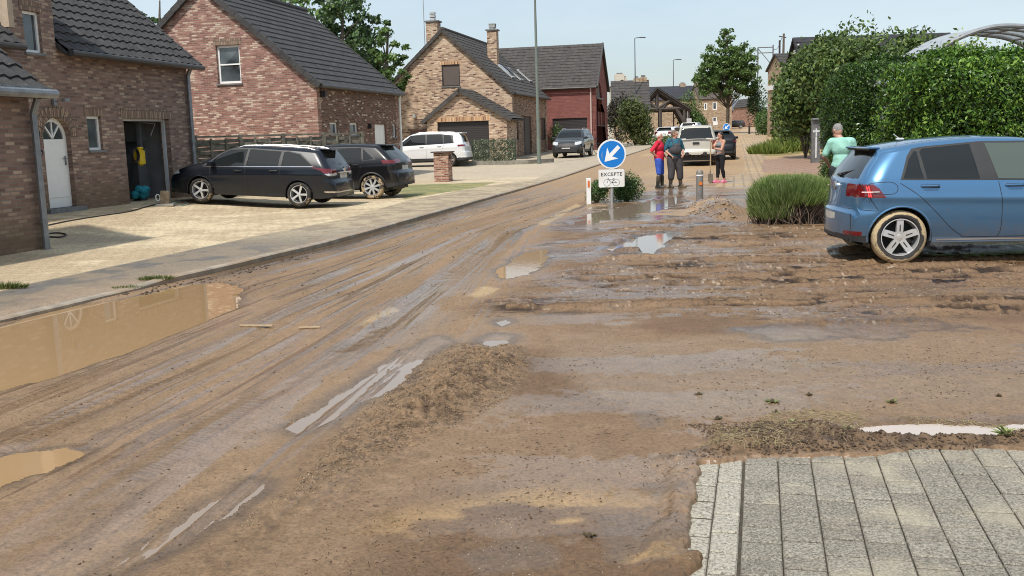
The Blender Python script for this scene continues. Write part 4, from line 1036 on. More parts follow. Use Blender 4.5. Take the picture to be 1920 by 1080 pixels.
# tall narrow brick house on the right with a white band
def right_house():
    t = block('brick_house', 'tall brown brick house half hidden by shrubs, white band under its eave', 1470, 1530, 96, 122, 100, 6.6, BRQ, TILE_F, rot=-R(1))
    z = at(1450, 163, 99).z-t.location.z; b = MB(); b.box((-.06, 3.3, z), (.12, 6.7, .45)); b.build('white_band', WHITE, t)
    w = MB(); w.box((-.03, 4.2, z-2.6), (.06, .55, 4.2)); w.build('tall_window', SHUT, t)
right_house()
def dark_house():
    t = block('house', 'big dark slate roofed house rising behind the right hand shrubs', 1506, 1792, 62, 122, 67, 4.0, plain('dark_cladding', (.035, .035, .038), .7), tilemat('black_slate', (.030, .030, .034)), rot=-R(1))
    b = MB()
    for i, z in enumerate((83, 92.5, 96.5)): b.box((-.03, 1.6+.2*i, at(1500, z, 63).z-t.location.z), (.06, .9, .09))
    b.build('roof_vents', WHITE, t)
dark_house()
# open timber shelter with trusses ----------------------------------------------------
def shelter():
    D = 112.; z0 = gz(22, D); wood = plain('weathered_timber', (.075, .062, .055), .85, var=.3)
    a = at(1232, 168, D); e = at(1291, 206, D); l = at(1196, 203, D); t = empty('timber_shelter', (a.x, a.y, z0), R(-8), 'open dark timber shelter with exposed roof truss beside the farmhouse', 'shelter')
    h = a.z-z0; we = e.x-a.x; he = e.z-z0; wl_ = l.x-a.x; b = MB()
    def beam(p, q, w=.26): b.tube([p, q], w*.7, 4)
    for y in (0, 5, 10):
        beam((0, y, h), (we, y, he), .3); beam((0, y, h), (wl_, y, he), .3); beam((wl_*.9, y, he+.2), (we*.95, y, he+.2)); beam((0, y, he), (0, y, h)); beam((0, y, he+.2), (we*.5, y, he+(h-he)*.55)); beam((we*.18, y, he+.2), (we*.32, y, h-1.4)); beam((0, y, he+.2), (wl_*.5, y, he+(h-he)*.5))
        beam((we*.86, y, 0), (we*.86, y, he+.6)); beam((wl_*.86, y, 0), (wl_*.86, y, he+.5)); beam((we*.1, y, 0), (we*.1, y, he+.2)); beam((we*.86, y, he-1.4), (we*.6, y, he+.2))
        beam((we*.98, y, 0), (we*.98, y, he))
    b.build('frame', wood, t)
    rb = MB()
    for ww in (we, wl_):
        ln = math.hypot(ww, h-he); s = Vector((-ww/ln, 0, (h-he)/ln)); n = Vector(((h-he)/ln*(1 if ww > 0 else -1), 0, abs(ww)/ln)); tiled(rb, Vector((ww, -.5, he+.25))-s*.4, (0, 1, 0), 12, s, ln+.4, n, tw=.6, sub=2, amp=.02, course=.5)
    rb.build('roof', TILE_F, t)
shelter()
# curved polycarbonate canopy on the right ---------------------------------------------
def canopy():
    D = 27.; z0 = 0; P = lambda x, y, d: at(x, y, d)
    t = empty('carport', (14.5, D, 0), 0, 'arched translucent carport roof on grey metal ribs behind the right hedge', 'carport')
    off = Vector((14.5, D, 0))
    front = [P(1660, 158, D), P(1715, 128, D), P(1760, 93, D), P(1810, 66, D), P(1865, 50, D), P(1925, 50, D), P(1990, 62, D), P(2060, 100, D)]
    def smoothc(ps, k=6):
        r = []
        for i in range(len(ps)-1):
            p0 = ps[max(i-1, 0)]; p1 = ps[i]; p2 = ps[i+1]; p3 = ps[min(i+2, len(ps)-1)]
            for j in range(k):
                q = j/k; r.append(.5*((2*p1)+(p2-p0)*q+(2*p0-5*p1+4*p2-p3)*q*q+(3*p1-p0-3*p2+p3)*q**3))
        return r+[ps[-1]]
    fr = smoothc(front); bm = MB(); back = Vector((1.2, 5.0, .25))
    for k in range(4): bm.tube([p-off+back*(k/3) for p in fr], .065 if k in (0, 3) else .04, 8)
    for i in range(0, len(fr), 6): bm.tube([fr[i]-off, fr[i]-off+back], .035, 6)
    bm.tube([fr[0]-off, fr[0]-off-Vector((0, 0, 3.0))], .07, 8); bm.tube([fr[-1]-off, Vector((fr[-1].x-off.x, 0, 0))], .07, 8); bm.tube([fr[0]-off+back, Vector((fr[0].x-off.x+back.x, 5, 0))], .07, 8)
    bm.build('ribs', plain('grey_metal', (.33, .34, .35), .4, .4), t)
    pm = M('polycarbonate', (.62, .65, .68), .25); pm.set('Alpha', .62); pm.set('Specular IOR Level', .6); pn = MB(); n = len(fr)
    pn.add([tuple(p-off+Vector((0, 0, .05))) for p in fr]+[tuple(p-off+back+Vector((0, 0, .05))) for p in fr], [(i, i+1, n+i+1, n+i) for i in range(n-1)])
    pn.build('roof_sheet', pm.m, t, smooth=True)
canopy()
# ================================================================ CARS
def smooth_poly(pts, step):
    """resample a polyline at even arc length with gentle rounding"""
    P = np.array(pts, float)
    for _ in range(2):
        Q = [P[0]]
        for i in range(len(P)-1):
            a, b = P[i], P[i+1]; Q += [a*.8+b*.2, a*.2+b*.8]
        Q.append(P[-1]); P = np.array(Q)
    d = np.concatenate([[0], np.cumsum(np.hypot(*np.diff(P, axis=0).T))]); n = int(d[-1]/step)+2; s = np.linspace(0, d[-1], n)
    return np.stack([np.interp(s, d, P[:, 0]), np.interp(s, d, P[:, 1])], 1)
def pin(x, z, poly):
    return sdp(x, z, poly) > 0
def seg_d(x, z, pts):
    d = np.full(x.shape, 9.)
    for (ax, ay), (bx, by) in zip(pts[:-1], pts[1:]):
        ex, ey = bx-ax, by-ay; t = np.clip(((x-ax)*ex+(z-ay)*ey)/(ex*ex+ey*ey+1e-9), 0, 1); d = np.minimum(d, np.hypot(x-ax-ex*t, z-ay-ey*t))
    return d
RUBBER = plain('tyre_rubber', (.025, .024, .023), .85, dirt=(.16, .12, .08), scale=14)
def mudtyre(amount, nm):
    m = M(nm, rough=.85); f = m.noise(9, 5, rough=.6); f2 = m.noise(60, 3)
    mudc = m.mix(f2, (.30, .215, .12), (.44, .33, .20)); c = m.mix(m.ramp(f, [(amount-.04, g3(0)), (amount+.03, g3(1))]), (.03, .028, .026), mudc); m.set('Base Color', c); m.bump(m.math('ADD', f, f2), .5, .012); return m.m
TY_DIRTY = mudtyre(.50, 'tyre_spattered_with_mud')
def golf_tyre():
    m = M('tyre_caked_with_pale_mud', rough=.88); tc = m.n('TexCoord'); sp = m.n('SeparateXYZ', Vector=tc.outputs['Object'])
    r = m.math('SQRT', m.math('ADD', m.math('MULTIPLY', sp.outputs[0], sp.outputs[0]), m.math('MULTIPLY', sp.outputs[2], sp.outputs[2])))
    rr = m.math('ADD', r, m.math('MULTIPLY', m.math('SUBTRACT', m.noise(6, 5), .5), .10))
    f = m.n('MapRange', Value=rr, From_Min=.262, From_Max=.272).outputs[0]; f2 = m.noise(50, 4)
    pm = m.mix(f2, (.36, .27, .15), (.58, .45, .27)); pm = m.mix(m.ramp(m.noise(13, 5), [(.60, g3(0)), (.66, g3(.85))]), pm, (.13, .09, .055))
    m.set('Base Color', m.mix(f, (.035, .032, .03), pm)); m.bump(m.math('ADD', m.noise(16, 5), f2), .6, .014); return m.m
ALLOY = plain('alloy', (.72, .73, .74), .38, .55, var=.08, dirt=(.5, .46, .4))
CHROME = plain('chrome', (.7, .7, .7), .15, 1, var=.05)
def wheel(parent, x, y, R_, side, style='five', width=.2, tyre=RUBBER, rim=ALLOY):
    """side -1: outer face towards -y"""
    root = bpy.data.objects.new('wheel', None); 
    M0 = Matrix.Rotation(math.pi/2*(1 if side < 0 else -1), 4, 'X')       # lathe axis z -> outward -y / +y
    w = MB(); h = width/2; ri = R_*.70
    M_ = M0
    w.lathe([(.0, -.05), (ri*.5, -.05), (ri, -.06)], 24, M_); 
    hub = w.build('wheel', plain_cache('wheel_inside', (.02, .02, .02), .7), parent); hub.location = (x, y, R_)
    t = MB(); t.lathe([(ri*.97, -h), (R_-.05, -h-.008), (R_-.012, -h+.02), (R_, -h+.05), (R_, h-.05), (R_-.012, h-.02), (R_-.05, h+.008), (ri+.015, h), (ri*.98, h-.02), (ri*.97, -h)], 40, M_)
    t.build('tyre', tyre, hub, smooth=True)
    r = MB(); r.lathe([(ri*.97, h-.015), (ri, h-.004), (ri*.95, h-.004), (ri*.93, h-.04), (ri*.90, -h*.6)], 40, M_)
    def spoke(a, a2, w0, w1, z0=.045, z1=.012, r0=.10, r1=.94):
        T = M_ @ Matrix.Rotation(a, 4, 'Z'); x0, x1 = ri*r0, ri*r1; sw = math.tan(a2)*(x1-x0)
        f = [(x0, -w0, h-z0+.02), (x1, -w1+sw, h-z1), (x1, w1+sw, h-z1), (x0, w0, h-z0+.02)]; bk = [(p[0], p[1]*1.1, p[2]-.035) for p in f]
        r.add(f+bk, [(0, 1, 2, 3), (0, 4, 5, 1), (3, 2, 6, 7), (1, 5, 6, 2), (0, 3, 7, 4)], T)
    if style == 'five':
        for k in range(5):
            a = 2*math.pi*k/5+math.pi/2
            spoke(a, 0, ri*.17, ri*.17, r0=.08); 
    elif style == 'ten':
        for k in range(5):
            a = 2*math.pi*k/5+.3; spoke(a, .30, ri*.075, ri*.065); spoke(a+.52, -.12, ri*.055, ri*.06)
            spoke(a+.26, .1, ri*.04, ri*.05, r0=.3)
    else:
        for k in range(8): spoke(2*math.pi*k/8, .28, ri*.09, ri*.13)
    r.lathe([(0, h-.018), (ri*.16, h-.02), (ri*.22, h-.045)], 16, M_)
    rr = r.build('rim', rim, hub)
    if style == 'five':
        g = MB()
        for k in range(5):
            a = 2*math.pi*k/5+math.pi/2; T = M_ @ Matrix.Rotation(a, 4, 'Z'); g.box((ri*.58, 0, h-.022), (ri*.5, .012, .012), T)
            a += math.pi/5; g.lathe([(0, h-.026), (.012, h-.026), (.012, h-.05)], 8, M_ @ Matrix.Translation((math.cos(a)*ri*.23, math.sin(a)*ri*.23, 0)))
        g.build('rim_inlay', plain_cache('wheel_inside', (.02, .02, .02), .7), hub)
    return hub
_pc = {}
def plain_cache(n, c, r=.6, metal=0):
    if n not in _pc: _pc[n] = plain(n, c, r, metal)
    return _pc[n]
def paint(name, base, metal=.0, rough=.28, coat=.8, dirt=.35):
    m = M(name, base, rough, metal, .3); m.set('Coat Weight', coat); m.set('Coat Roughness', .06)
    tc = m.n('TexCoord'); z = m.n('SeparateXYZ', Vector=tc.outputs['Object']).outputs[2]
    f = m.math('MULTIPLY', m.n('MapRange', Value=m.math('ADD', z, m.math('MULTIPLY', m.noise(5, 5), .4)), From_Min=.38, From_Max=.75, To_Min=1.0, To_Max=0.0).outputs[0], dirt)
    c = m.mix(f, base, (.22, .165, .11)); m.set('Base Color', c)
    m.set('Coat Weight', m.math('MULTIPLY', m.math('SUBTRACT', 1.0, f), coat)); m.set('Roughness', m.math('ADD', m.math('MULTIPLY', f, .4), rough)); return m.m
CGLASS = M('car_glass', (.012, .015, .016), .03, 0, .5); CGLASS = CGLASS.m
CGLASS_L = M('clear_car_glass', (.07, .09, .075), .03, 0, .8); CGLASS_L = CGLASS_L.m
REDL = M('red_lamp_lens', (.14, .004, .006), .12, 0, .7); REDL.set('Coat Weight', .6); REDL = REDL.m
CLEARL = plain('clear_lamp_lens', (.62, .63, .64), .12, .3, var=.1)
BPL = plain('black_plastic', (.022, .022, .023), .55)
PLATE = plain('number_plate', (.52, .50, .46), .4)
def car(name, label, S, loc, rz, cat='car', step=.03, group=None):
    t = empty(name, loc, rz, label, cat, group)
    top = smooth_poly(S['top'], step); xs, zt = top[:, 0], top[:, 1]
    xs = np.maximum.accumulate(xs)
    W, Wr, L_, belt, zsill = S['W'], S['Wr'], S['L'], S['belt'], S.get('sill', .26)
    bz = lambda x: np.interp(x, [p[0] for p in belt], [p[1] for p in belt])
    iz = np.argmax(zt); zr_ = np.array([[0.2, 0]]); 
    rear = top[:iz]; fro = top[iz:]
    o = np.argsort(rear[:, 1]); xrear = lambda z: np.interp(z, rear[o, 1], rear[o, 0])
    o2 = np.argsort(fro[:, 1]); xfront = lambda z: np.interp(z, fro[o2, 1], fro[o2, 0])
    zroof = zt.max()
    def hw(x, z):
        b = bz(x); low = W-.07*np.clip((b-.12-z)/.55, 0, 1)**2-.025*np.clip((z-(b-.14))/.14, 0, 1)**2+.012*np.exp(-((z-(b-.20))/.05)**2)
        up = (W-.025)-(W-.025-Wr)*np.clip((z-b)/(zroof-b), 0, 1)**1.15
        h = np.where(z < b, low, up)
        # flares over the wheels
        for wx in S['wheels']: h = h+.018*np.exp(-((x-wx)/.42)**2)*np.exp(-((z-.55)/.25)**2)
        Rr, Rf = S.get('Rr', .22), S.get('Rf', .42)
        d = np.clip(x-xrear(z), 0, Rr); h = h-Rr*.75*(1-np.sqrt(np.maximum(1-((Rr-d)/Rr)**2, 0)))
        d = np.clip(xfront(z)-x, 0, Rf); h = h-Rf*.62*(1-np.sqrt(np.maximum(1-((Rf-d)/Rf)**2, 0)))*np.clip((b+.1-z)/.2+.0, .25, 1)
        return np.maximum(h, .05)
    zb = lambda x: zsill+.06*np.clip((.35-x)/.35, 0, 1)+.0*x
    n1, n2, n3 = int(1.1/step)+6, 6, max(8, int(.55/step))
    X = []; Y = []; Z = []
    for x, z in zip(xs, zt):
        b0 = float(zb(x)); z = max(z, b0+.015)
        h = float(hw(np.array(x), np.array(z-.0))); rr = min(.075, (z-b0)*.5); ry = min(.13, h*.4)
        zz = np.linspace(b0, z-rr, n1); yy = hw(np.full(n1, x), zz)
        h1 = yy[-1]; a = np.linspace(0, math.pi/2, n2+1)[1:]
        ya = (h1-ry)+ry*np.cos(a); za = (z-rr)+rr*np.sin(a)-.0
        crown = .035*min(1, (zroof-.0)/1.4)
        q = np.linspace(1, 0, n3+1)[1:]; yc = ya[-1]*q; zc = za[-1]-0*q
        yy = np.concatenate([yy, ya, yc]); zz = np.concatenate([zz, za, zc])
        # crown: sides of the cap a little lower than the centre line
        k = np.clip(yy/max(h, .1), 0, 1)**2; capm = np.concatenate([np.zeros(n1), np.ones(n2+n3)]); zz = zz-crown*k*np.linspace(0, 1, len(zz))**.3*capm*.6
        yy = np.concatenate([[yy[0]*.0, yy[0]-.06], yy]); zz = np.concatenate([[b0+.0, b0], zz])
        xx = np.full(len(yy), x)
        X.append(xx); Y.append(yy); Z.append(zz)
    X = np.array(X); Y = np.array(Y); Z = np.array(Z); ns, nr = X.shape
    # plan curvature of the tail and the nose
    k = (Y/W)**2; tail = np.exp(-(X/.55)**2); nose = np.exp(-((L_-X)/.7)**2)
    X = X+S.get('ct', .07)*k*tail*np.clip((1.25-Z)/1.0+.4, .3, 1)-S.get('cn', .16)*k*nose
    Rw = S['Rw']; Ra = Rw+S.get('arch', .055)
    # snap vertices next to the wheel arches onto the circle
    for wx in S['wheels']:
        dx, dz = X-wx, Z-Rw; r = np.hypot(dx, dz); m = (np.abs(r-Ra) < step*.62) & (Y > W-.35); f = np.where(m, Ra/np.maximum(r, 1e-6), 1); X = np.where(m, wx+dx*f, X); Z = np.where(m, Rw+dz*f, Z)
    idx = np.arange(ns*nr).reshape(ns, nr); F4 = np.stack([idx[:-1, :-1], idx[1:, :-1], idx[1:, 1:], idx[:-1, 1:]], -1).reshape(-1, 4)
    V = np.stack([X, Y, Z], -1).reshape(-1, 3)
    c = V[F4].mean(1); x, y, z = c.T
    nn = -np.cross(V[F4[:, 2]]-V[F4[:, 0]], V[F4[:, 3]]-V[F4[:, 1]]); nl = np.linalg.norm(nn, axis=1, keepdims=True); nn = nn/np.maximum(nl, 1e-9)
    keep = nl[:, 0] > 1e-9
    dead = np.zeros(len(x), bool)
    for wx in S['wheels']: dead |= (np.hypot(x-wx, z-Rw) < Ra) & (y > W-.45)
    side = np.abs(nn[:, 1]) > .5
    cls = np.zeros(len(x), int); names = ['body']; mats = {0: S['paint']}
    def setc(mask, nm, mat):
        if nm in names: i = names.index(nm)
        else: names.append(nm); i = len(names)-1; mats[i] = mat
        cls[mask] = i
    wmid = (nn[:, 1]) > .25
    for nm, fn, mat in S.get('zones', []): setc(fn(x, y, z, nn), nm, mat)
    cls[dead] = -1
    # mirror
    for i, nm in enumerate(names):
        fm = F4[(cls == i) & keep]
        if len(fm) == 0: continue
        u, inv = np.unique(fm.ravel(), return_inverse=True); Vv = V[u].copy()
        if nm in ('window', 'windscreen', 'rear_window', 'clear_window'):
            Vv[:, 1] -= .006*(Vv[:, 1] > .3)
        f = inv.reshape(-1, 4); n = len(Vv); V2 = Vv*np.array([1, -1, 1]); onx = np.abs(Vv[:, 1]) < 1e-6
        idm = np.arange(n)+n; idm[onx] = np.arange(n)[onx]
        Fm = np.concatenate([f, idm[f][:, ::-1]])
        # local frame: +x forward, left side +y ; outward orientation
        if onx.any(): npmesh(nm, np.concatenate([Vv, V2]), Fm[:, ::-1], mats[i], t, smooth=True)
        else: npmesh(nm, Vv, f[:, ::-1], mats[i], t, smooth=True); npmesh(nm, V2, f, mats[i], t, smooth=True)
    def surf(xx, zz, off):
        xx = np.asarray(xx, float); zz = np.asarray(zz, float); x0 = xx.copy()
        for _ in range(3):
            yy = hw(x0, zz); k = (yy/W)**2; sh = S.get('ct', .07)*k*np.exp(-(x0/.55)**2)*np.clip((1.25-zz)/1.0+.4, .3, 1)-S.get('cn', .16)*k*np.exp(-((L_-x0)/.7)**2); x0 = xx-sh
        return hw(x0, zz)+off
    def overlay(nm, poly, mat, off, step_=.03):
        P = poly; x0, x1 = min(p[0] for p in P), max(p[0] for p in P); cols = sorted(set(list(np.linspace(x0+1e-4, x1-1e-4, max(4, int((x1-x0)/step_))))+[min(max(p[0], x0+1e-4), x1-1e-4) for p in P])); rows = 9; vs = []
        for xx in cols:
            zs = []
            for i in range(len(P)):
                (ax, az), (bx, bz_) = P[i], P[(i+1) % len(P)]
                if (ax-xx)*(bx-xx) <= 0 and ax != bx: zs.append(az+(bz_-az)*(xx-ax)/(bx-ax))
            lo, hi = min(zs), max(zs)
            for r_ in range(rows): vs.append((xx, lo+(hi-lo)*r_/(rows-1)))
        A = np.array(vs); yy = surf(A[:, 0], A[:, 1], off); n = len(cols)
        fs = np.array([(i*rows+j, (i+1)*rows+j, (i+1)*rows+j+1, i*rows+j+1) for i in range(n-1) for j in range(rows-1)])
        for sg in (1, -1): npmesh(nm, np.stack([A[:, 0], sg*yy, A[:, 1]], 1), fs[:, ::-1] if sg > 0 else fs, mat, t, smooth=True)
    nlay = {'window_frame': .003}
    for nm, poly, mat in S.get('side', []): overlay(nm, poly, mat, nlay.get(nm, .006))
    if S.get('seams'):
        for sg in (1, -1):
            b = MB()
            for pts in S['seams']:
                Q = smooth_poly(pts, .04) if len(pts) > 2 else np.array([np.array(pts[0])+(np.array(pts[1])-np.array(pts[0]))*q for q in np.linspace(0, 1, 12)])
                T = np.gradient(Q, axis=0); T /= np.linalg.norm(T, axis=1, keepdims=True)+1e-9; Nn = np.stack([-T[:, 1], T[:, 0]], 1)*S.get('seamw', .004)
                A, B_ = Q-Nn, Q+Nn; ya, yb = surf(A[:, 0], A[:, 1], .002), surf(B_[:, 0], B_[:, 1], .002); k0 = len(b.v)
                b.v += [(a_[0], sg*y_, a_[1]) for a_, y_ in zip(A, ya)]+[(a_[0], sg*y_, a_[1]) for a_, y_ in zip(B_, yb)]; n = len(Q)
                b.f += [(k0+i, k0+i+1, k0+n+i+1, k0+n+i) if sg < 0 else (k0+i, k0+n+i, k0+n+i+1, k0+i+1) for i in range(n-1)]
            b.build('panel_gap', BPL, t)
    ub = MB(); ub.box((L_/2, 0, .42), (L_-.5, 2*W-.44, .34)); 
    for wx in S['wheels']:
        for sg in (-1, 1):
            A = []; n = 16
            for i in range(n+1):
                a = -.35+(math.pi+.7)*i/n; A.append((wx+Ra*1.0*math.cos(a), sg*(W-.03), Rw+Ra*math.sin(a)))
            B_ = [(p[0], sg*(W-.34), p[2]) for p in A]; ub.add(A+B_, [(i, i+1, n+2+i, n+1+i) for i in range(n)])
    ub.build('underbody', BPL, t)
    for wx in S['wheels']:
        for sg in (-1, 1):
            ar = MB(); n = 20; pts = []
            for i in range(n+1):
                a = -.15+(math.pi+.3)*i/n; px_, pz = wx+(Ra+.004)*math.cos(a), Rw+(Ra+.004)*math.sin(a); 
                if pz < zsill-.0: continue
                pts.append((px_, sg*(float(hw(np.array(px_), np.array(max(pz, zsill+.01))))-.006), pz))
            ar.tube(pts, S.get('lip', .012), 6)
            ar.build('wheel_arch_trim', S.get('archmat', S['paint']), t)
    for k, wx in enumerate(S['wheels']):
        for sg in (-1, 1): wheel(t, wx, sg*(W-.115), Rw, sg, S.get('rim', 'ten'), tyre=S.get('tyre', RUBBER), rim=S.get('rimmat', ALLOY))
    # door mirrors, handles, aerial
    mm = S.get('mirror')
    if mm:
        for sg in (-1, 1):
            b = MB(); b.box((mm[0], sg*(W+.07), mm[1]), (.12, .20, .13), bev=.035); b.box((mm[0]+.02, sg*(W-.03), mm[1]-.05), (.05, .12, .04)); b.build('door_mirror', S.get('mirmat', S['paint']), t)
    for (hx, hz_) in S.get('handles', []):
        for sg in (-1, 1):
            y0 = float(hw(np.array(hx), np.array(hz_))); b = MB(); b.box((hx, sg*(y0-.004), hz_), (.215, .012, .055), bev=.005); hd = b.build('handle_recess', BPL, t)
            b = MB(); b.tube([(hx-.10, sg*(y0-.002), hz_+.008), (hx-.07, sg*(y0+.030), hz_+.012), (hx+.07, sg*(y0+.030), hz_+.012), (hx+.10, sg*(y0-.002), hz_+.008)], .014, 8); b.build('door_handle', S['paint'], t)
    if S.get('rails'):
        x0, x1 = S['rails']; 
        for sg in (-1, 1):
            b = MB(); pts = []
            for i in range(9):
                xx = x0+(x1-x0)*i/8; zz = float(np.interp(xx, xs[:-1], zt[:-1])); pts.append((xx, sg*(Wr-.03), zz-.05+(.055 if 0 < i < 8 else 0)))
            b.tube(pts, .013, 6); b.build('roof_rail', S.get('railmat', ALLOY), t)
    for nm, c_, d, mat, kw in S.get('boxes', []):
        b = MB(); b.box(c_, d, Matrix.Translation((0, 0, 0)), bev=kw.get('bev', min(d)*.25)); b.build(nm, mat, t)
    return t, hw
def tail_zone(x0, z0, z1, ymin, ymax=9): return lambda x, y, z, n: (x < x0) & (z > z0) & (z < z1) & (y > ymin) & (y < ymax)

# --- blue hatchback -----------------------------------------------------------
BLUE = M('metallic_blue_paint', (.08, .19, .35), .26, .62, .5); BLUE.set('Coat Weight', .9); BLUE.set('Coat Roughness', .05)
_f = BLUE.noise(3, 4); tcx = BLUE.n('TexCoord'); _z = BLUE.n('SeparateXYZ', Vector=tcx.outputs['Object']).outputs[2]
_d = BLUE.math('MULTIPLY', BLUE.n('MapRange', Value=BLUE.math('ADD', _z, BLUE.math('MULTIPLY', BLUE.noise(7, 5), .35)), From_Min=.42, From_Max=.70, To_Min=1, To_Max=0).outputs[0], .5)
_sp = BLUE.math('MULTIPLY', BLUE.ramp(BLUE.noise(34, 3, rough=.7), [(.62, g3(0)), (.66, g3(1))]), BLUE.n('MapRange', Value=_z, From_Min=.35, From_Max=1.0, To_Min=.9, To_Max=0).outputs[0]); _d = BLUE.math('MAXIMUM', _d, _sp); BLUE.set('Roughness', BLUE.math('ADD', BLUE.math('MULTIPLY', _d, .5), .30)); BLUE.set('Base Color', BLUE.mix(_d, (.085, .215, .39), (.19, .145, .10))); BLUE = BLUE.m
def hatch():
    top = [(.155, .27), (.145, .36), (.14, .50), (.145, .60), (.19, .64), (.205, .70), (.24, .93), (.275, 1.00), (.43, 1.20), (.55, 1.325), (.555, 1.35), (.60, 1.378), (1.1, 1.448), (1.7, 1.485), (2.3, 1.455), (2.6, 1.39), (2.95, 1.20), (3.22, 1.02), (3.7, .93), (4.05, .80), (4.2, .66), (4.25, .5), (4.2, .26), (4.1, .24)]
    belt = [(0, 1.0), (.4, 1.0), (.9, .985), (2.0, .955), (3.2, .93), (3.7, .88), (4.25, .7)]
    q = [(.80, 1.012), (1.03, 1.005), (.985, 1.315), (.955, 1.318), (.89, 1.235)]
    rd = [(1.07, 1.003), (1.665, .988), (1.60, 1.385), (1.05, 1.345), (1.02, 1.31)]
    fd = [(1.87, .982), (3.02, .945), (2.98, .99), (2.52, 1.33), (2.28, 1.382), (1.77, 1.392)]
    allg = [(.765, .993), (1.0, .985), (2.0, .962), (3.10, .925), (3.02, 1.01), (2.55, 1.35), (2.28, 1.404), (1.7, 1.412), (1.03, 1.366), (.93, 1.345), (.87, 1.265)]
    bp = [(1.84, .985), (1.95, .98), (1.845, 1.40), (1.765, 1.395)]
    S = dict(L=4.25, W=.895, Wr=.60, Rr=.27, ct=.19, seamw=.0035, Rw=.317, wheels=(.78, 3.40), top=top, belt=belt, sill=.235, paint=BLUE, rim='five', tyre=golf_tyre(), arch=.045, lip=.014,
        side=[('window_frame', allg, BPL), ('quarter_window', q, CGLASS), ('window', rd, CGLASS), ('clear_window', fd, CGLASS_L), ('sill_trim', [(1.2, .268), (3.0, .268), (3.0, .286), (1.2, .286)], CHROME)],
        zones=[('rear_window', lambda x, y, z, n: (x < .74) & (z > 1.005) & (z < 1.335) & (y < .64-(z-1.0)*.28) & ~((n[:, 1] > .80)), CGLASS),
               ('tail_lamp', lambda x, y, z, n: (y > .42) & pin(x, z, [(-.1, .80), (.60, .79), (.52, .90), (.46, .945), (-.1, .945)]), REDL),
               ('tailgate', lambda x, y, z, n: (x < .42) & (z > .665) & (z < 1.005) & (y < .62) & ~((y > .42) & (z > .79) & (z < .945)), BLUE),
               ('number_plate', lambda x, y, z, n: (x < .2) & (z > .50) & (z < .585) & (y < .24), PLATE),
               ('bumper_reflector', lambda x, y, z, n: (x < .36) & (z > .335) & (z < .385) & (y > .50) & (y < .80), REDL),
               ('lower_trim', lambda x, y, z, n: (x < .5) & (z < .335), BPL)],
        seams=[[(.76, .955), (.95, .83), (1.17, .62), (1.35, .42), (1.48, .33)], [(1.87, .95), (1.92, .7), (1.93, .36), (1.89, .30)], [(1.50, .30), (1.48, .33)], [(1.5, .305), (3.0, .30)],
               [(.33, .955), (.42, .80)], [(.42, .79), (.52, .64)], [(.22, .655), (.5, .635)], [(.40, .93), (.44, .965), (.66, .975), (.72, .945), (.74, .88), (.70, .83), (.50, .83), (.44, .85), (.40, .93)]],
        handles=[(1.10, .905), (2.05, .895)], mirror=(2.92, 1.0))
    # body coordinates: +x forward. The car faces right: +x world
    c = Vector((4.575-.78, 11.56+.895, 0)); 
    t, hwf = car('hatchback', 'metallic blue hatchback with mud caked tyre in front of the hedge', S, (c.x+.10, c.y+.06, .03), R(-5.0), step=.0125)
    b = MB(); b.box((.545, 0, 1.362), (.14, 1.08, .024), bev=.01); b.build('roof_spoiler', BLUE, t)
    b = MB(); b.box((.55, 0, 1.343), (.12, 1.02, .02), bev=.006); b.build('spoiler_underside', BPL, t)
    b = MB(); b.box((.30, .0, 1.035), (.08, .12, .04), bev=.015); b.tube([(.28, 0, 1.045), (.38, -.36, 1.10)], .010, 6); b.build('rear_wiper', BPL, t)
    b = MB(); b.tube([(.25, 0, .90), (.215, 0, .90)], .055, 20); b.build('badge', CHROME, t)
    b = MB(); b.box((1.0, .0, 1.455), (.09, .05, .03), bev=.01); b.tube([(1.0, 0, 1.455), (.92, 0, 1.52)], .006, 6); b.build('aerial', plain_cache('pale_plastic', (.5, .5, .5)), t)
    # light strips in the tail lamps
    for sg in (-1, 1):
        b = MB(); pts = []
        for x in (.33, .39, .45, .52): pts.append((x, sg*(float(hwf(np.array(x), np.array(.855)))+.001+(.0 if x > .2 else .0)), .858))
        b.tube(pts, .007, 6); b.build('lamp_strip', plain_cache('white_lamp_strip', (.8, .72, .70), .3), t)
        b = MB(); 
        for dx in (0, .022): b.tube([(.38+dx, sg*(float(hwf(np.array(.38+dx), np.array(.9)))+.002), .925), (.407+dx, sg*(float(hwf(np.array(.407+dx), np.array(.83)))+.002), .80)], .006, 6)
        lm = M('lit_tail_lamp', (.9, .05, .05), .3); lm.set('Emission Color', (1, .04, .04, 1)); lm.set('Emission Strength', 1.2); b.build('lamp_strip', lm.m, t)
    return t
hatch()
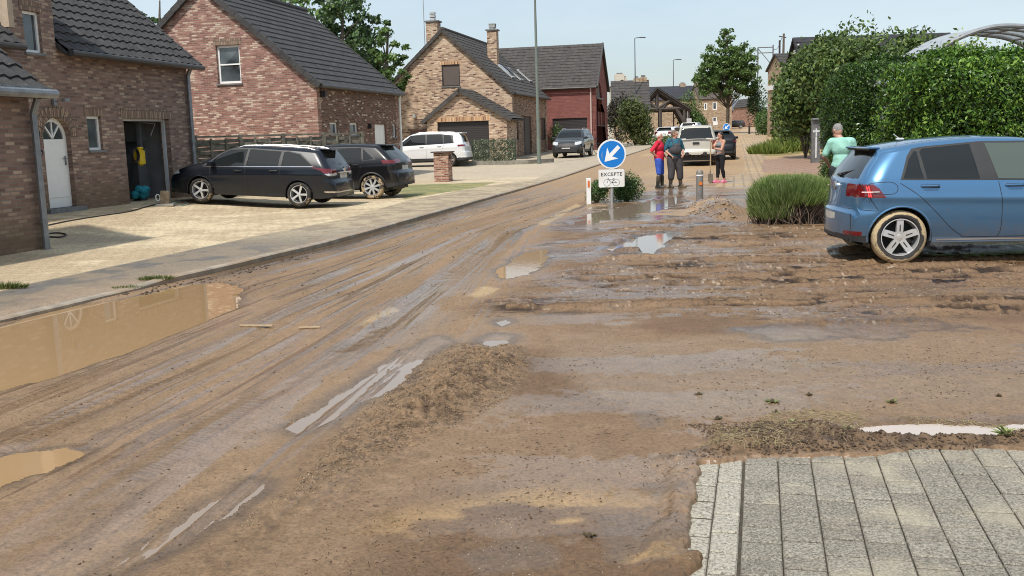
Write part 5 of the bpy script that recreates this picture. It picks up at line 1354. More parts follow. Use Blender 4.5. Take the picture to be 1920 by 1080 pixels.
# --- generic family of profiles -------------------------------------------------
DARKBLUE = paint('dark_blue_black_paint', (.006, .009, .015), 0, .3, .45, .06)
BLACKP = paint('black_paint', (.008, .008, .010), 0, .3, .45, .06)
WHITEP = paint('white_car_paint', (.74, .75, .76), 0, .3, .8, .15)
GREYP = paint('dark_grey_car_paint', (.035, .037, .038), .3, .3, .9, .2)
SILV = paint('pale_silver_paint', (.50, .475, .41), .25, .35, .7, .35)
def wagon():
    top = [(.0, .28), (.0, .38), (.01, .55), (.03, .66), (.085, .70), (.12, .95), (.17, 1.02), (.36, 1.28), (.47, 1.405), (.50, 1.43), (1.2, 1.465), (2.2, 1.475), (2.75, 1.43), (3.1, 1.27), (3.55, 1.02), (4.0, .93), (4.35, .80), (4.52, .66), (4.56, .5), (4.52, .28), (4.4, .25)]
    belt = [(0, 1.0), (.5, 1.0), (1.5, .975), (2.5, .94), (3.4, .91), (4.0, .86), (4.56, .65)]
    g3_ = [(.62, 1.03), (1.42, .995), (1.40, 1.33), (1.30, 1.35), (.98, 1.29)]
    g2 = [(1.50, .99), (2.34, .965), (2.30, 1.375), (1.47, 1.345)]
    g1 = [(2.40, .96), (3.42, .925), (3.36, .98), (3.02, 1.24), (2.80, 1.345), (2.36, 1.375)]
    allg = [(.56, 1.01), (3.50, .905), (3.06, 1.26), (2.82, 1.37), (2.3, 1.40), (1.35, 1.375), (.96, 1.315)]
    S = dict(L=4.56, W=.88, Wr=.60, Rw=.315, wheels=(.96, 3.56), top=top, belt=belt, paint=DARKBLUE, rim='ten', sill=.22, tyre=mudtyre(.62, 'tyre_with_some_mud'), arch=.04,
        side=[('window_frame', allg, BPL), ('window', g3_, CGLASS), ('window', g2, CGLASS), ('window', g1, CGLASS), ('belt_trim', [(.6, 1.0), (3.45, .90), (3.45, .915), (.6, 1.016)], CHROME)],
        zones=[('rear_window', lambda x, y, z, n: (x < .50) & (z > 1.03) & (z < 1.37) & (y < .64-(z-1.0)*.3), CGLASS),
               ('tail_lamp', lambda x, y, z, n: (y > .44) & pin(x, z, [(-.1, .84), (.20, .80), (.40, .92), (.62, .99), (.30, .97), (-.1, .97)]), REDL),
               ('lamp_lens', lambda x, y, z, n: (y > .44) & pin(x, z, [(-.1, .80), (.22, .80), (.30, .85), (-.1, .85)]), CLEARL),
               ('number_plate', lambda x, y, z, n: (x < .12) & (z > .73) & (z < .84) & (y < .26), PLATE),
               ('lower_trim', lambda x, y, z, n: (x < .3) & (z < .42) & (z > .38), CHROME),
               ('headlamp', lambda x, y, z, n: (y > .5) & pin(x, z, [(4.1, .72), (4.6, .62), (4.6, .70), (4.2, .80)]), CLEARL)],
        seams=[[(1.46, .98), (1.44, .7), (1.34, .48)], [(2.37, .95), (2.36, .32)], [(3.30, .90), (3.26, .32)], [(1.34, .30), (3.3, .29)], [(.40, .8), (.5, .62)]],
        handles=[(1.62, .86), (2.55, .83)], mirror=(3.22, 1.0), rails=(.55, 2.75))
    # rear wheel seen at (565, 397), heading away to the left
    rz = math.atan2(.17, -.985); rear = at(562, 394, 24.55); z = hz(rear.x, rear.y)
    d = Vector((math.cos(rz), math.sin(rz), 0)); lf = Vector((-d.y, d.x, 0))      # left side of the car faces the camera? car faces -x: left = -y
    org = Vector((rear.x, rear.y, 0))-d*.96-lf*.0; org -= lf*(.80)
    fw = org+d*3.56; zf = hz(fw.x, fw.y); zr0 = hz(org.x+d.x, org.y+d.y)
    t, hwf = car('estate_car', 'dark blue black estate car with silver roof rails parked before the open garage', S, (org.x, org.y, zr0-.015), rz, step=.028)
    t.rotation_euler = (0, -math.atan2(zf-zr0, 2.6), rz)
    b = MB(); b.box((.38, 0, 1.425), (.34, 1.1, .03), bev=.01); b.build('roof_spoiler', DARKBLUE, t)
    b = MB(); b.tube([(.26, .0, 1.07), (.24, .34, 1.10)], .014, 6); b.box((.23, 0, 1.05), (.07, .16, .05)); b.build('rear_wiper', BPL, t)
    b = MB(); b.tube([(.11, 0, .93), (.07, 0, .93)], .06, 14); b.build('badge', CHROME, t)
    b = MB(); b.box((.07, 0, .87), (.05, .9, .035), bev=.01); b.build('tailgate_trim', CHROME, t)
wagon()
def suvprof(L_, H, hood=.98, tailrake=.25): 
    return [(.0, .36), (.0, .48), (.01, .62), (.03, .74), (.08, .78), (.10, 1.02), (.16, 1.10), (.16+tailrake*.7, H-.22), (.20+tailrake, H-.10), (.25+tailrake, H-.05), (L_*.33, H-.005), (L_*.50, H), (L_*.60, H-.05), (L_*.68, H-.24), (L_*.765, hood+.08), (L_*.80, hood+.03), (L_*.91, hood-.04), (L_-.16, hood-.16), (L_-.05, hood-.32), (L_, .62), (L_-.03, .40), (L_-.15, .33)]
def suv(name, label, L_, W, H, Rw, P, loc, rz, nwin=2, hood=.98, belt0=1.08, rim='ten', step=.035, tyre=RUBBER, rails=True, tailrake=.25, clad=BPL, mirror=True, extra=None, kink=False, arch=.05, coup=0, lampw=.45, cat='suv', lampz=(.88, 1.06), wb=None, lampx=.5):
    b0 = belt0; zr = H
    rw = .86 if wb is None else wb[0]; fwx = rw+2.6*L_/4.3 if wb is None else wb[1]
    xe = .25+tailrake
    tp = suvprof(L_, H, hood, tailrake)
    belt = [(0, b0+.03), (1.0, b0), (L_*.6, b0-.05), (L_*.8, hood-.03), (L_, hood-.3)]
    xa = L_*.775; bs = [L_*.60, L_*.40, L_*.235, .62] if nwin == 3 else [L_*.60, L_*.41, L_*.24]
    zt_ = H-.13; sides = []
    allg = [(.66, b0+.01), (xa, b0-.09), (L_*.70, b0+.14), (L_*.61, zt_-.01), (L_*.5, zt_+.035), (L_*.3, zt_+.03), (.72+coup*.2, zt_-.05)]
    sides.append(('window_frame', allg, BPL))
    gw = [[(L_*.605-.0, b0-.045), (xa-.06, b0-.06), (L_*.69, b0+.14), (L_*.62, zt_-.03), (L_*.455, zt_+.01), (L_*.445, b0-.03)] if True else 0,
          [(L_*.435, b0-.02), (L_*.435, zt_+.01), (L_*.27, zt_), (L_*.255, b0)],
          [(L_*.245, b0+.01), (L_*.255, zt_-.01), (.85+coup*.3, zt_-.06), (.72, b0+.04)]]
    for g in gw: sides.append(('window', g, CGLASS))
    z0, z1 = lampz
    zones = [('rear_window', lambda x, y, z, n: (x < xe+.12) & (z > b0+.06) & (z < H-.13) & (y < W*.78-(z-b0)*.35) & ~(n[:, 1] > .8), CGLASS),
             ('windscreen', lambda x, y, z, n: (x > L_*.6) & (x < L_*.80) & (z > hood+.12) & (z < H-.10) & (n[:, 1] < .45) & (y < W*.80-(z-hood)*.28), CGLASS),
             ('tail_lamp', lambda x, y, z, n: (y > W*lampw) & (x < lampx-(z1-z)*.5) & (z > z0) & (z < z1), REDL),
             ('headlamp', lambda x, y, z, n: (y > W*.55) & pin(x, z, [(L_*.90, hood-.22), (L_+.1, hood-.38), (L_+.1, hood-.22), (L_*.90, hood-.10)]), CLEARL),
             ('grille', lambda x, y, z, n: (x > L_-.22) & (z > .60) & (z < hood-.24) & (y < W*.50), BPL),
             ('number_plate', lambda x, y, z, n: (x < .2) & (z > .80) & (z < .91) & (y < .26), PLATE),
             ('front_plate', lambda x, y, z, n: (x > L_-.12) & (z > .50) & (z < .585) & (y < .24), PLATE),
             ('lower_trim', lambda x, y, z, n: (z < .46) & (n[:, 1] > -2), clad)]
    S = dict(L=L_, W=W, Wr=W*.70, Rw=Rw, wheels=(rw, fwx), top=tp, belt=belt, paint=P, rim=rim, sill=.30, tyre=tyre, arch=arch, lip=.03 if clad is BPL else .014, archmat=clad,
        side=sides, zones=zones, seams=[[(L_*.245, b0-.02), (rw+.42, .62)], [(L_*.44, b0-.04), (L_*.445, .46)], [(xa-.1, b0-.1), (fwx-.42, .46)]], handles=[(L_*.30, b0-.13), (L_*.49, b0-.15)], mirror=(L_*.725, b0+.02) if mirror else None, rails=(.7, L_*.58) if rails else None, railmat=BPL if P is BLACKP else ALLOY)
    t, h = car(name, label, S, loc, rz, cat, step)
    b = MB(); b.box((xe-.02, 0, H-.075), (.34, W*1.25, .04), bev=.012); b.build('roof_spoiler', P, t)
    return t, h
def place(px, py, D, wheelx, ysign, rz, W):
    """origin of a car whose rear wheel on side ysign stands at the point seen at px, depth D"""
    p = at(px, py, D); d = Vector((math.cos(rz), math.sin(rz), 0)); l = Vector((-d.y, d.x, 0))
    o = Vector((p.x, p.y, 0))-d*wheelx-l*ysign*(W-.1); return o.x, o.y
# black small SUV behind the estate car
rz = math.atan2(.22, -.975); ox, oy = place(700, 360, 27.8, .80, 1, rz, .88)
suv('suv', 'black compact suv parked beside the estate car, mud on its wheel', 4.18, .88, 1.56, .34, BLACKP, (ox, oy, hz(ox, oy)-.0), rz, step=.03, rim='eight', tyre=TY_DIRTY, rails=False, tailrake=.38, coup=.6, wb=(.80, 3.36), lampz=(.98, 1.08), lampw=.35)
# white suv by the garage
rz = math.atan2(.16, -.987); ox, oy = place(842, 300, 49.5, .95, 1, rz, .92)
suv('suv', 'white suv standing behind the brick gate pier', 4.7, .92, 1.74, .35, WHITEP, (ox, oy, gz(ox, oy)), rz, nwin=3, belt0=1.16, tailrake=.22, wb=(.95, 3.65), lampz=(1.0, 1.10), lampw=.50)
# dark suv facing the camera in front of the red house
rz = math.atan2(-math.cos(R(15)), -math.sin(R(15)))
p = at(1061, 280, 58.2); d = Vector((math.cos(rz), math.sin(rz), 0)); o = p-d*4.5
suv('suv', 'dark grey suv parked facing the camera beside the red house', 4.52, .92, 1.70, .35, GREYP, (o.x, o.y, gz(o.x, o.y)-.03), rz, belt0=1.12, hood=1.04, wb=(.95, 3.65))
# pickup with canopy
def pickup():
    L_ = 5.3; H = 1.86; W = .93; hood = 1.12
    tp = [(.0, .48), (.0, .54), (.0, .70), (.10, .73), (.12, 1.12), (.14, 1.20), (.20, 1.36), (.32, 1.72), (.40, 1.80), (.5, 1.83), (1.6, 1.86), (2.4, 1.85), (3.0, 1.80), (3.4, 1.60), (3.85, 1.24), (4.0, 1.16), (4.8, 1.10), (5.15, 1.0), (5.28, .8), (5.3, .6), (5.2, .45)]
    belt = [(0, 1.18), (1, 1.18), (3.8, 1.12), (4.6, 1.0), (5.3, .8)]
    S = dict(L=L_, W=W, Wr=.68, Rw=.37, wheels=(1.15, 4.35), top=tp, belt=belt, paint=SILV, rim='eight', sill=.44, tyre=TY_DIRTY, arch=.06,
        side=[('window', [(.5, 1.25), (1.75, 1.24), (1.75, 1.70), (.62, 1.68)], CGLASS), ('window', [(1.95, 1.22), (3.9, 1.16), (3.4, 1.56), (3.1, 1.68), (1.95, 1.72)], CGLASS)],
        zones=[('rear_window', lambda x, y, z, n: (x < .45) & (z > 1.24) & (z < 1.72) & (y < .76-(z-1.2)*.25), CGLASS),
               ('tail_lamp', lambda x, y, z, n: (x < .28) & (z > .82) & (z < 1.16) & (y > .74), REDL),
               ('number_plate', lambda x, y, z, n: (x < .06) & (z > .58) & (z < .70) & (y < .26), PLATE),
               ('bumper_step', lambda x, y, z, n: (x < .2) & (z < .60) & (y > .3) & (y < .48), BPL),
               ('lower_trim', lambda x, y, z, n: (x < .14) & (z < .53), BPL)],
        seams=[[(.1, 1.19), (1.8, 1.19)], [(1.85, 1.2), (1.85, .5)]], mirror=(3.65, 1.2), rails=(.6, 2.6))
    rz = math.pi/2-R(11.5); p = at(1305, 300, 45.); t, h = car('pickup', 'pale silver pickup with hard canopy seen from behind on the muddy road', S, (p.x, p.y, gz(p.x, p.y)), rz, 'pickup', step=.035)
    b = MB(); b.box((.085, 0, 1.035), (.05, .30, .10), bev=.02); b.build('tailgate_handle', BPL, t)
    b = MB(); b.box((.10, 0, 1.20), (.05, 1.5, .02)); b.build('tailgate_gap', BPL, t)
    b = MB(); b.tube([(.2, 0, .42), (-.08, 0, .42), (-.08, 0, .50)], .03, 8); b.box((.25, 0, .44), (.1, .7, .1)); b.build('tow_bar', BPL, t)
    b = MB(); 
    for sg in (-1, 1): b.box((-.0, sg*.4, .56), (.05, .05, .18), rz=0)
    b.build('bumper_corner', BPL, t)
pickup()
rz = math.pi/2-R(11.5); p = at(1347, 300, 50.5)
suv('hatchback', 'black hatchback mostly hidden behind the pickup and the woman', 4.3, .89, 1.52, .32, BLACKP, (p.x, p.y, gz(p.x, p.y)), rz, rails=False, step=.05, cat='car', lampw=.84, lampz=(.9, 1.0))
p = at(1268, 245, 88); rz = R(215)
suv('suv', 'white suv far up the street beside the timber shelter', 4.6, .92, 1.72, .35, WHITEP, (p.x+1.5, p.y+2.5, gz(p.x, p.y)+.1), R(70), step=.07, rails=False, belt0=1.15)
p = at(1243, 246, 84)
suv('car', 'small white car left of the far white suv', 4.1, .88, 1.5, .32, WHITEP, (p.x, p.y, gz(p.x, p.y)), R(60), step=.07, rails=False, cat='car')
p = at(1398, 233, 175)
suv('car', 'dark car parked before the pink cottage at the end of the street', 4.3, .9, 1.45, .32, GREYP, (p.x, p.y, gz(p.x, p.y)), R(170), step=.1, rails=False, cat='car')
# ================================================================ PEOPLE
def blob(b, p0, p1, r0, r1, n=12, sy=1.0):
    p0, p1 = Vector(p0), Vector(p1); d = (p1-p0); l = max(d.length, 1e-4); d = d/l; pts = []; rad = []
    for k in (-1, -.85, -.5, 0): pts.append(p0+d*r0*k); rad.append(r0*math.sqrt(max(1-k*k, .0004)))
    for k in (0.001, .5, .85, 1): pts.append(p1+d*r1*k); rad.append(r1*math.sqrt(max(1-k*k, .0004)))
    b.tube(pts, rad, n, sy=sy)
def ell(b, c, rx, ry, rz, n=14, rot=None):
    prof = [(max(math.sin(math.pi*i/n), .001), -math.cos(math.pi*i/n)) for i in range(n+1)]
    T = Matrix.Translation(c) @ (rot.to_matrix().to_4x4() if rot is not None else Matrix.Identity(4)) @ Matrix.Diagonal((rx, ry, rz, 1))
    b.lathe(prof, n+4, T)
def remesh(b, name, mat, parent, vox=.012, smooth=3):
    me = bpy.data.meshes.new(name); me.from_pydata(b.v, [], b.f); o = bpy.data.objects.new(name, me); COL.objects.link(o)
    m = o.modifiers.new('r', 'REMESH'); m.mode = 'VOXEL'; m.voxel_size = vox; m.use_smooth_shade = True
    s = o.modifiers.new('s', 'SMOOTH'); s.iterations = smooth; s.factor = .5
    dg = bpy.context.evaluated_depsgraph_get(); dg.update(); ne = bpy.data.meshes.new_from_object(o.evaluated_get(dg)); bpy.data.objects.remove(o)
    ne.name = name; ne.materials.clear(); o = bpy.data.objects.new(name, ne); COL.objects.link(o); ne.materials.append(mat)
    ne.polygons.foreach_set('use_smooth', [True]*len(ne.polygons)); o.parent = parent; return o
SKIN = M('skin', (.50, .27, .19), .5); SKIN.set('Base Color', SKIN.ramp(SKIN.noise(9, 3), [(.3, (.44, .22, .15)), (.7, (.55, .31, .22))])); SKIN.set('Subsurface Weight', .1); SKIN = SKIN.m
def cloth(n, c, var=.25): 
    m = M(n, rough=.85, spec=.2); f = m.noise(7, 5); m.set('Base Color', m.ramp(f, [(.3, tuple(x*(1-var) for x in c)), (.7, tuple(x*(1+var*.6) for x in c))])); m.bump(m.noise(9, 4), .6, .03); return m.m
def person(label, loc, rz, H, P, hairc, garments, hairlong=0, group=None):
    t = empty('person', loc, rz, label, 'person', group); k = H/1.75; t.scale = (k, k, k)
    J = dict(hipL=(.095, 0, .90), hipR=(-.095, 0, .90), kneeL=(.11, -.02, .49), kneeR=(-.11, -.02, .49), ankL=(.12, .02, .09), ankR=(-.12, .02, .09),
             pelvis=(0, 0, .95), waist=(0, 0, 1.08), chest=(0, 0, 1.29), shL=(.185, 0, 1.42), shR=(-.185, 0, 1.42), neck=(0, .0, 1.47), head=(0, -.015, 1.62),
             elL=(.25, .03, 1.13), elR=(-.25, .03, 1.13), wrL=(.24, -.08, .90), wrR=(-.24, -.08, .90), toeL=(.15, -.16, .04), toeR=(-.15, -.16, .04))
    J.update(P.get('J', {})); J = {a: Vector(v) for a, v in J.items()}; fat = P.get('fat', 1.0); hd = P.get('face', Vector((0, -1, 0))); hd = Vector(hd).normalized()
    tilt = P.get('tilt', 0)
    q = Vector((0, -1, 0)).rotation_difference(hd); 
    from mathutils import Quaternion
    q = q @ Quaternion((1, 0, 0), tilt)
    def torso(b, g=0.0, lo=None):
        ell(b, J['pelvis'], .165*fat+g, .12*fat+g, .13+g); ell(b, J['waist'], .145*fat**1.5+g, .105*fat**2+g, .16+g); ell(b, J['chest'], .175*fat+g, .12*fat+g, .18+g)
        blob(b, J['shL']*.92+J['neck']*.08, J['shR']*.92+J['neck']*.08, .068+g, .068+g); ell(b, (J['pelvis']+J['waist'])/2, .15*fat**1.3+g, .115*fat**1.7+g, .15+g)
    def leg(b, s, g=0.0, upto=1.0):
        a, c, e = J['hip'+s], J['knee'+s], J['ank'+s]; blob(b, a, c, .092*fat**.6+g, .058+g)
        if upto > .5: blob(b, c, c.lerp(e, min(1, (upto-.5)*2)), .058+g, (.058-.022*min(1, (upto-.5)*2))+g); 
        if upto > .8: blob(b, c.lerp(e, .25)+Vector((0, .018, 0)), c.lerp(e, .45)+Vector((0, .012, 0)), .054+g, .048+g)
    def arm(b, s, g=0.0, upto=1.0):
        a, c, e = J['sh'+s], J['el'+s], J['wr'+s]; blob(b, a, a.lerp(c, min(1, upto*2)), .055+g, (.055-.013*min(1, upto*2))+g)
        if upto > .5: blob(b, c, c.lerp(e, (upto-.5)*2), .041+g, (.041-.013*(upto-.5)*2)+g)
    b = MB(); torso(b, -.004)
    for s in 'LR': leg(b, s); arm(b, s)
    blob(b, J['neck']-Vector((0, 0, .05)), J['head']-Vector((0, 0, .06)), .062, .056)
    hc = J['head']; R3 = q.to_matrix().to_4x4()
    def hp(x, y, z): return hc+(q @ Vector((x, y, z)))
    ell(b, hc+(q @ Vector((0, .01, .015))), .078, .098, .112, rot=q); ell(b, hp(0, -.035, -.055), .055, .058, .062, rot=q); blob(b, hp(0, -.09, .02), hp(0, -.112, -.018), .010, .015, 8)
    ell(b, hp(.078, .01, 0), .014, .022, .032, 8, rot=q); ell(b, hp(-.078, .01, 0), .014, .022, .032, 8, rot=q); blob(b, hp(-.02, -.088, -.055), hp(.02, -.088, -.055), .010, .010, 6)
    # hands with fingers
    for s in 'LR':
        w_, e_ = J['wr'+s], J['el'+s]; d = (w_-e_).normalized(); d = Vector(P.get('hand'+s, d)).normalized(); nrm = Vector(P.get('palm'+s, d.orthogonal())).normalized(); sd = d.cross(nrm).normalized()
        blob(b, w_+d*.03, w_+d*.085, .026, .034, sy=.8)
        for i, (o_, ln) in enumerate(((-.030, .062), (-.010, .074), (.010, .070), (.029, .056))):
            p = w_+d*.10+sd*o_; m1 = p+(d*.8+nrm*.5).normalized()*ln*.5; m2 = m1+(d*.35+nrm*.9).normalized()*ln*.5; blob(b, p, m1, .0098, .0090, 6); blob(b, m1, m2, .0090, .0078, 6)
        p = w_+d*.045-sd*.032; m1 = p-sd*.03+d*.03+nrm*.01; blob(b, p, m1, .012, .0105, 6); blob(b, m1, m1+d*.03+nrm*.008, .0105, .009, 6)
    body = remesh(b, 'body', SKIN, t, .0075, 2)
    # feet
    for nm, fn, mat, vox in garments(J, torso, leg, arm): 
        g = MB(); fn(g); remesh(g, nm, mat, t, vox, 4)
    for s in 'LR':
        kind, mat = P['shoe']; 
        g = MB(); a, to = J['ank'+s], J['toe'+s]; dd = (to-a); dd.z = 0; dd.normalize(); heel = Vector((a.x, a.y, .045))-dd*.05
        blob(g, heel, to+dd*.0, .045, .042, sy=1); ell(g, (a+to)/2+Vector((0, 0, .005)), .045, .05, .05); g.box((heel.x/2+to.x/2, heel.y/2+to.y/2, .015), (.085, .27, .03), rz=math.atan2(-dd.x, dd.y)+math.pi)
        if kind == 'boot': blob(g, a, a.lerp(J['knee'+s], .72), .055, .070)
        remesh(g, 'boot' if kind == 'boot' else 'shoe', mat, t, .010, 2)
    if hairc:
        g = MB(); ell(g, hp(0, .022, .032), .086, .096, .108, rot=q)
        if hairlong: blob(g, hp(0, .08, -.01), hp(0, .12, -.17), .05, .022)
        # trim away the face with a cutting box: keep the part behind and above
        hm = remesh(g, 'hair', hairc, t, .009, 1); me = hm.data; bm = bmesh.new(); bm.from_mesh(me); inv = q.inverted()
        kill = [v for v in bm.verts if (lambda r: (r.y < -.035 and r.z < .062) or (r.z < -.045 and not hairlong) or (r.y < .0 and r.z < .02))(inv @ (v.co-hc))]
        bmesh.ops.delete(bm, geom=kill, context='VERTS'); bm.to_mesh(me); bm.free()
    e = MB()
    for sx in (-.03, .03): ell(e, hp(sx, -.086, .018), .011, .007, .007, 6, rot=q)
    e.build('eyes', plain_cache('dark_eye', (.03, .02, .02), .3), t)
    m_ = MB(); blob(m_, hp(-.02, -.0975, -.056), hp(.02, -.0975, -.056), .0035, .0035, 6); m_.build('mouth', plain_cache('lip', (.30, .10, .09), .5), t)
    return t, J, hp
GREYHAIR = plain('grey_hair', (.22, .21, .20), .8, var=.4, scale=60); WHITEHAIR = plain('white_hair', (.62, .60, .56), .8, var=.2, scale=60); DARKHAIR = plain('dark_hair', (.03, .02, .016), .5, var=.3, scale=60)
BROWNHAIR = plain('greying_brown_hair', (.16, .12, .09), .8, var=.4, scale=60)
BOOT = plain('black_rubber_boot', (.02, .022, .02), .4, dirt=(.16, .12, .08))
def people():
    D = 29.7
    # man in red, seen from his right side, facing right of frame (towards +x): rotate so -Y -> +X : rz=+90deg, turned a bit away
    p = at(1236, 300, D); z = gz(p.x, p.y)
    red = cloth('red_cotton', (.62, .03, .06)); blu = cloth('blue_shorts_cloth', (.05, .11, .48))
    def G1(J, torso, leg, arm):
        def shirt(b): torso(b, .016); arm(b, 'L', .018, .45); arm(b, 'R', .018, .45); ell(b, (0, 0, .93), .185, .155, .10)
        def shorts(b): ell(b, (0, 0, .90), .17, .135, .12); leg(b, 'L', .026, .5); leg(b, 'R', .026, .5); 
        return [('red_shirt', shirt, red, .011), ('blue_shorts', shorts, blu, .011)]
    person('white haired man in red shirt, blue shorts and black rubber boots, hand on hip', (p.x, p.y, z), R(65), 1.66,
        dict(fat=1.16, shoe=('boot', BOOT), face=(.05, -1, -.05), J=dict(elR=(-.34, .16, 1.17), wrR=(-.20, .04, 1.02), elL=(.26, .0, 1.13), wrL=(.20, -.15, .98), kneeL=(.10, -.05, .49), ankL=(.10, -.06, .09), toeL=(.13, -.24, .04))), WHITEHAIR, G1)
    p = at(1264.5, 300, D+.1); z = gz(p.x, p.y)
    teal = cloth('teal_work_shirt', (.035, .13, .19)); wad = cloth('dark_grey_waders', (.075, .07, .075))
    def G2(J, torso, leg, arm):
        def shirt(b): torso(b, .014); arm(b, 'L', .02, .5); arm(b, 'R', .02, .5)
        def waders(b): 
            ell(b, (0, 0, .95), .195, .165, .17); ell(b, (0, -.075, 1.14), .20, .175, .17); ell(b, (0, -.10, 1.24), .13, .12, .12); leg(b, 'L', .052, .72); leg(b, 'R', .052, .72)
            for s in (-1, 1): blob(b, (s*.10, -.17, 1.28), (s*.13, -.06, 1.48), .018, .018); blob(b, (s*.13, -.04, 1.47), (s*.09, .11, 1.25), .014, .014)
        return [('teal_shirt', shirt, teal, .011), ('waders', waders, wad, .011)]
    person('stout man in teal shirt and dark grey waders beside the man in red', (p.x, p.y, z), R(18), 1.72,
        dict(fat=1.22, shoe=('boot', plain('muddy_boot', (.05, .04, .03), .6, dirt=(.25, .18, .11))), face=(.85, -.6, -.02), J=dict(elL=(.32, .05, 1.16), wrL=(.22, -.13, 1.02), elR=(-.31, .03, 1.15), wrR=(-.20, -.14, 1.00), hipL=(.11, 0, .9), kneeL=(.17, -.02, .49), ankL=(.22, .02, .09), toeL=(.30, -.13, .04), ankR=(-.13, .02, .09))), BROWNHAIR, G2)
    # woman
    D = 31.8; p = at(1351, 300, D); z = gz(p.x, p.y)
    gt = cloth('grey_vest_cloth', (.22, .24, .25)); lg = cloth('black_leggings', (.018, .017, .02)); pk = plain('pink_shoe', (.72, .20, .30), .6)
    def G3(J, torso, leg, arm):
        def top(b): ell(b, J['pelvis'], .17, .13, .13); ell(b, J['waist'], .145, .115, .16); ell(b, J['chest'], .165, .13, .17); ell(b, (0, -.08, 1.30), .13, .07, .07); blob(b, (.12, 0, 1.40), (-.12, 0, 1.40), .05, .05)
        def pants(b): ell(b, (0, .01, .92), .18, .15, .14); leg(b, 'L', .012, .85); leg(b, 'R', .012, .85)
        return [('grey_vest', top, gt, .011), ('leggings', pants, lg, .010)]
    person('dark haired woman in grey sleeveless top, black leggings and pink shoes with a shovel', (p.x, p.y, z), R(-62), 1.62,
        dict(fat=1.02, shoe=('shoe', pk), face=(-.15, -1, -.12), handL=(0, -.3, .9), handR=(0, -.5, .8), J=dict(elR=(-.20, -.16, 1.20), wrR=(-.06, -.30, 1.38), elL=(.21, -.14, 1.14), wrL=(.05, -.34, 1.20), ankL=(.10, .10, .09), toeL=(.14, -.06, .04), ankR=(-.10, -.05, .09), toeR=(-.13, -.22, .04))), DARKHAIR, G3, hairlong=1)
    q = Vector((p.x, p.y, z))+Vector((-.36, -.16, 0)); t = empty('shovel', q, R(-62), 'long handled shovel standing upright in front of the woman', 'shovel')
    b = MB(); b.tube([(0, 0, .28), (.02, 0, 1.38)], .018, 8); b.build('handle', plain('ash_wood', (.42, .30, .18), .6), t)
    b = MB(); b.poly([(-.12, .30), (.12, .30), (.12, .08), (.0, -.02), (-.12, .08)][::-1], .012, Matrix.Translation((0, 0, 0)) @ Matrix.Rotation(math.pi/2, 4, 'X')); b.tube([(0, 0, .25), (0, 0, .40)], .024, 8); b.build('blade', plain('shovel_steel', (.25, .22, .18), .5, .5), t)
    # man in mint shirt, back to the camera
    D = 17.8; p = at(1577, 330, D); z = .0
    mint = cloth('mint_cotton', (.30, .56, .47)); tr = cloth('dark_trousers', (.035, .04, .045))
    def G4(J, torso, leg, arm):
        def shirt(b): torso(b, .012); arm(b, 'L', .020, .42); arm(b, 'R', .020, .42); ell(b, (0, -.01, .98), .178, .145, .12)
        def trou(b): ell(b, (0, .0, .90), .175, .14, .13); leg(b, 'L', .024, .95); leg(b, 'R', .024, .95)
        return [('mint_shirt', shirt, mint, .010), ('trousers', trou, tr, .011)]
    person('grey haired man in mint t-shirt with his back turned, head bowed, between lavender and hatchback', (p.x, p.y, z), R(165), 1.75,
        dict(fat=.98, shoe=('shoe', BOOT), face=(.62, -.7, -.45), tilt=0.1, J=dict(neck=(0, -.06, 1.46), shL=(.175, -.03, 1.39), shR=(-.175, -.03, 1.39), head=(.07, -.14, 1.585), elL=(.29, -.05, 1.15), wrL=(.20, -.26, .98), elR=(-.24, -.08, 1.14), wrR=(-.12, -.28, .96), chest=(0, -.01, 1.29))), GREYHAIR, G4)
people()
# ================================================================ VEGETATION
def leaves(name, P, N, size, mat, parent=None, aspect=.5, rnd=1.0, var=.35, sparse=None):
    n = len(P); r = RNG
    d = N+r.normal(0, rnd, (n, 3)); d /= np.linalg.norm(d, axis=1, keepdims=True)+1e-9       # leaf normal
    a = r.normal(0, 1, (n, 3)); a[:, 2] -= .35; a -= d*(a*d).sum(1, keepdims=True); a /= np.linalg.norm(a, axis=1, keepdims=True)+1e-9
    b = np.cross(d, a); s = (size*(1+var*r.uniform(-1, 1, n)))[:, None]
    V = np.stack([P-a*s*.5, P+b*s*.5*aspect+a*s*.05, P+a*s*.5-d*s*.12, P-b*s*.5*aspect+a*s*.05], 1).reshape(-1, 3)
    return npmesh(name, V, np.arange(4*n).reshape(n, 4), mat, parent)
def ellpts(n, c, r, shell=.35, flat=None, lump=.25, seed=0, fr=2.2):
    g = RNG.normal(0, 1, (n, 3)); g /= np.linalg.norm(g, axis=1, keepdims=True)
    th = np.arctan2(g[:, 1], g[:, 0]); k = 1+lump*(2*vn(th*fr+seed*3.1, g[:, 2]*fr*1.3+seed, seed)-1)+lump*.5*(2*vn(th*fr*2.7+seed, g[:, 2]*fr*3, seed+5)-1)
    rad = (1-shell*RNG.uniform(0, 1, n)**1.5)*k
    return np.array(c)+g*rad[:, None]*np.array(r), g
LAUREL = leafmat('laurel_leaves', [(.010, .026, .006), (.024, .058, .011), (.055, .115, .02), (.13, .23, .04)], .32, .22)
LAUREL2 = leafmat('fresh_laurel_leaves', [(.018, .045, .009), (.05, .115, .018), (.12, .24, .035), (.26, .40, .065)], .32, .25)
SHRUB = leafmat('shrub_leaves', [(.04, .075, .02), (.075, .13, .032), (.13, .20, .05), (.22, .28, .08)], .55, .22)
LIME = leafmat('lime_shrub_leaves', [(.08, .13, .02), (.18, .26, .04), (.30, .38, .09), (.5, .52, .3)], .5, .3)
TREEL = leafmat('tree_leaves', [(.03, .06, .022), (.06, .115, .04), (.11, .18, .06)], .5, .2)
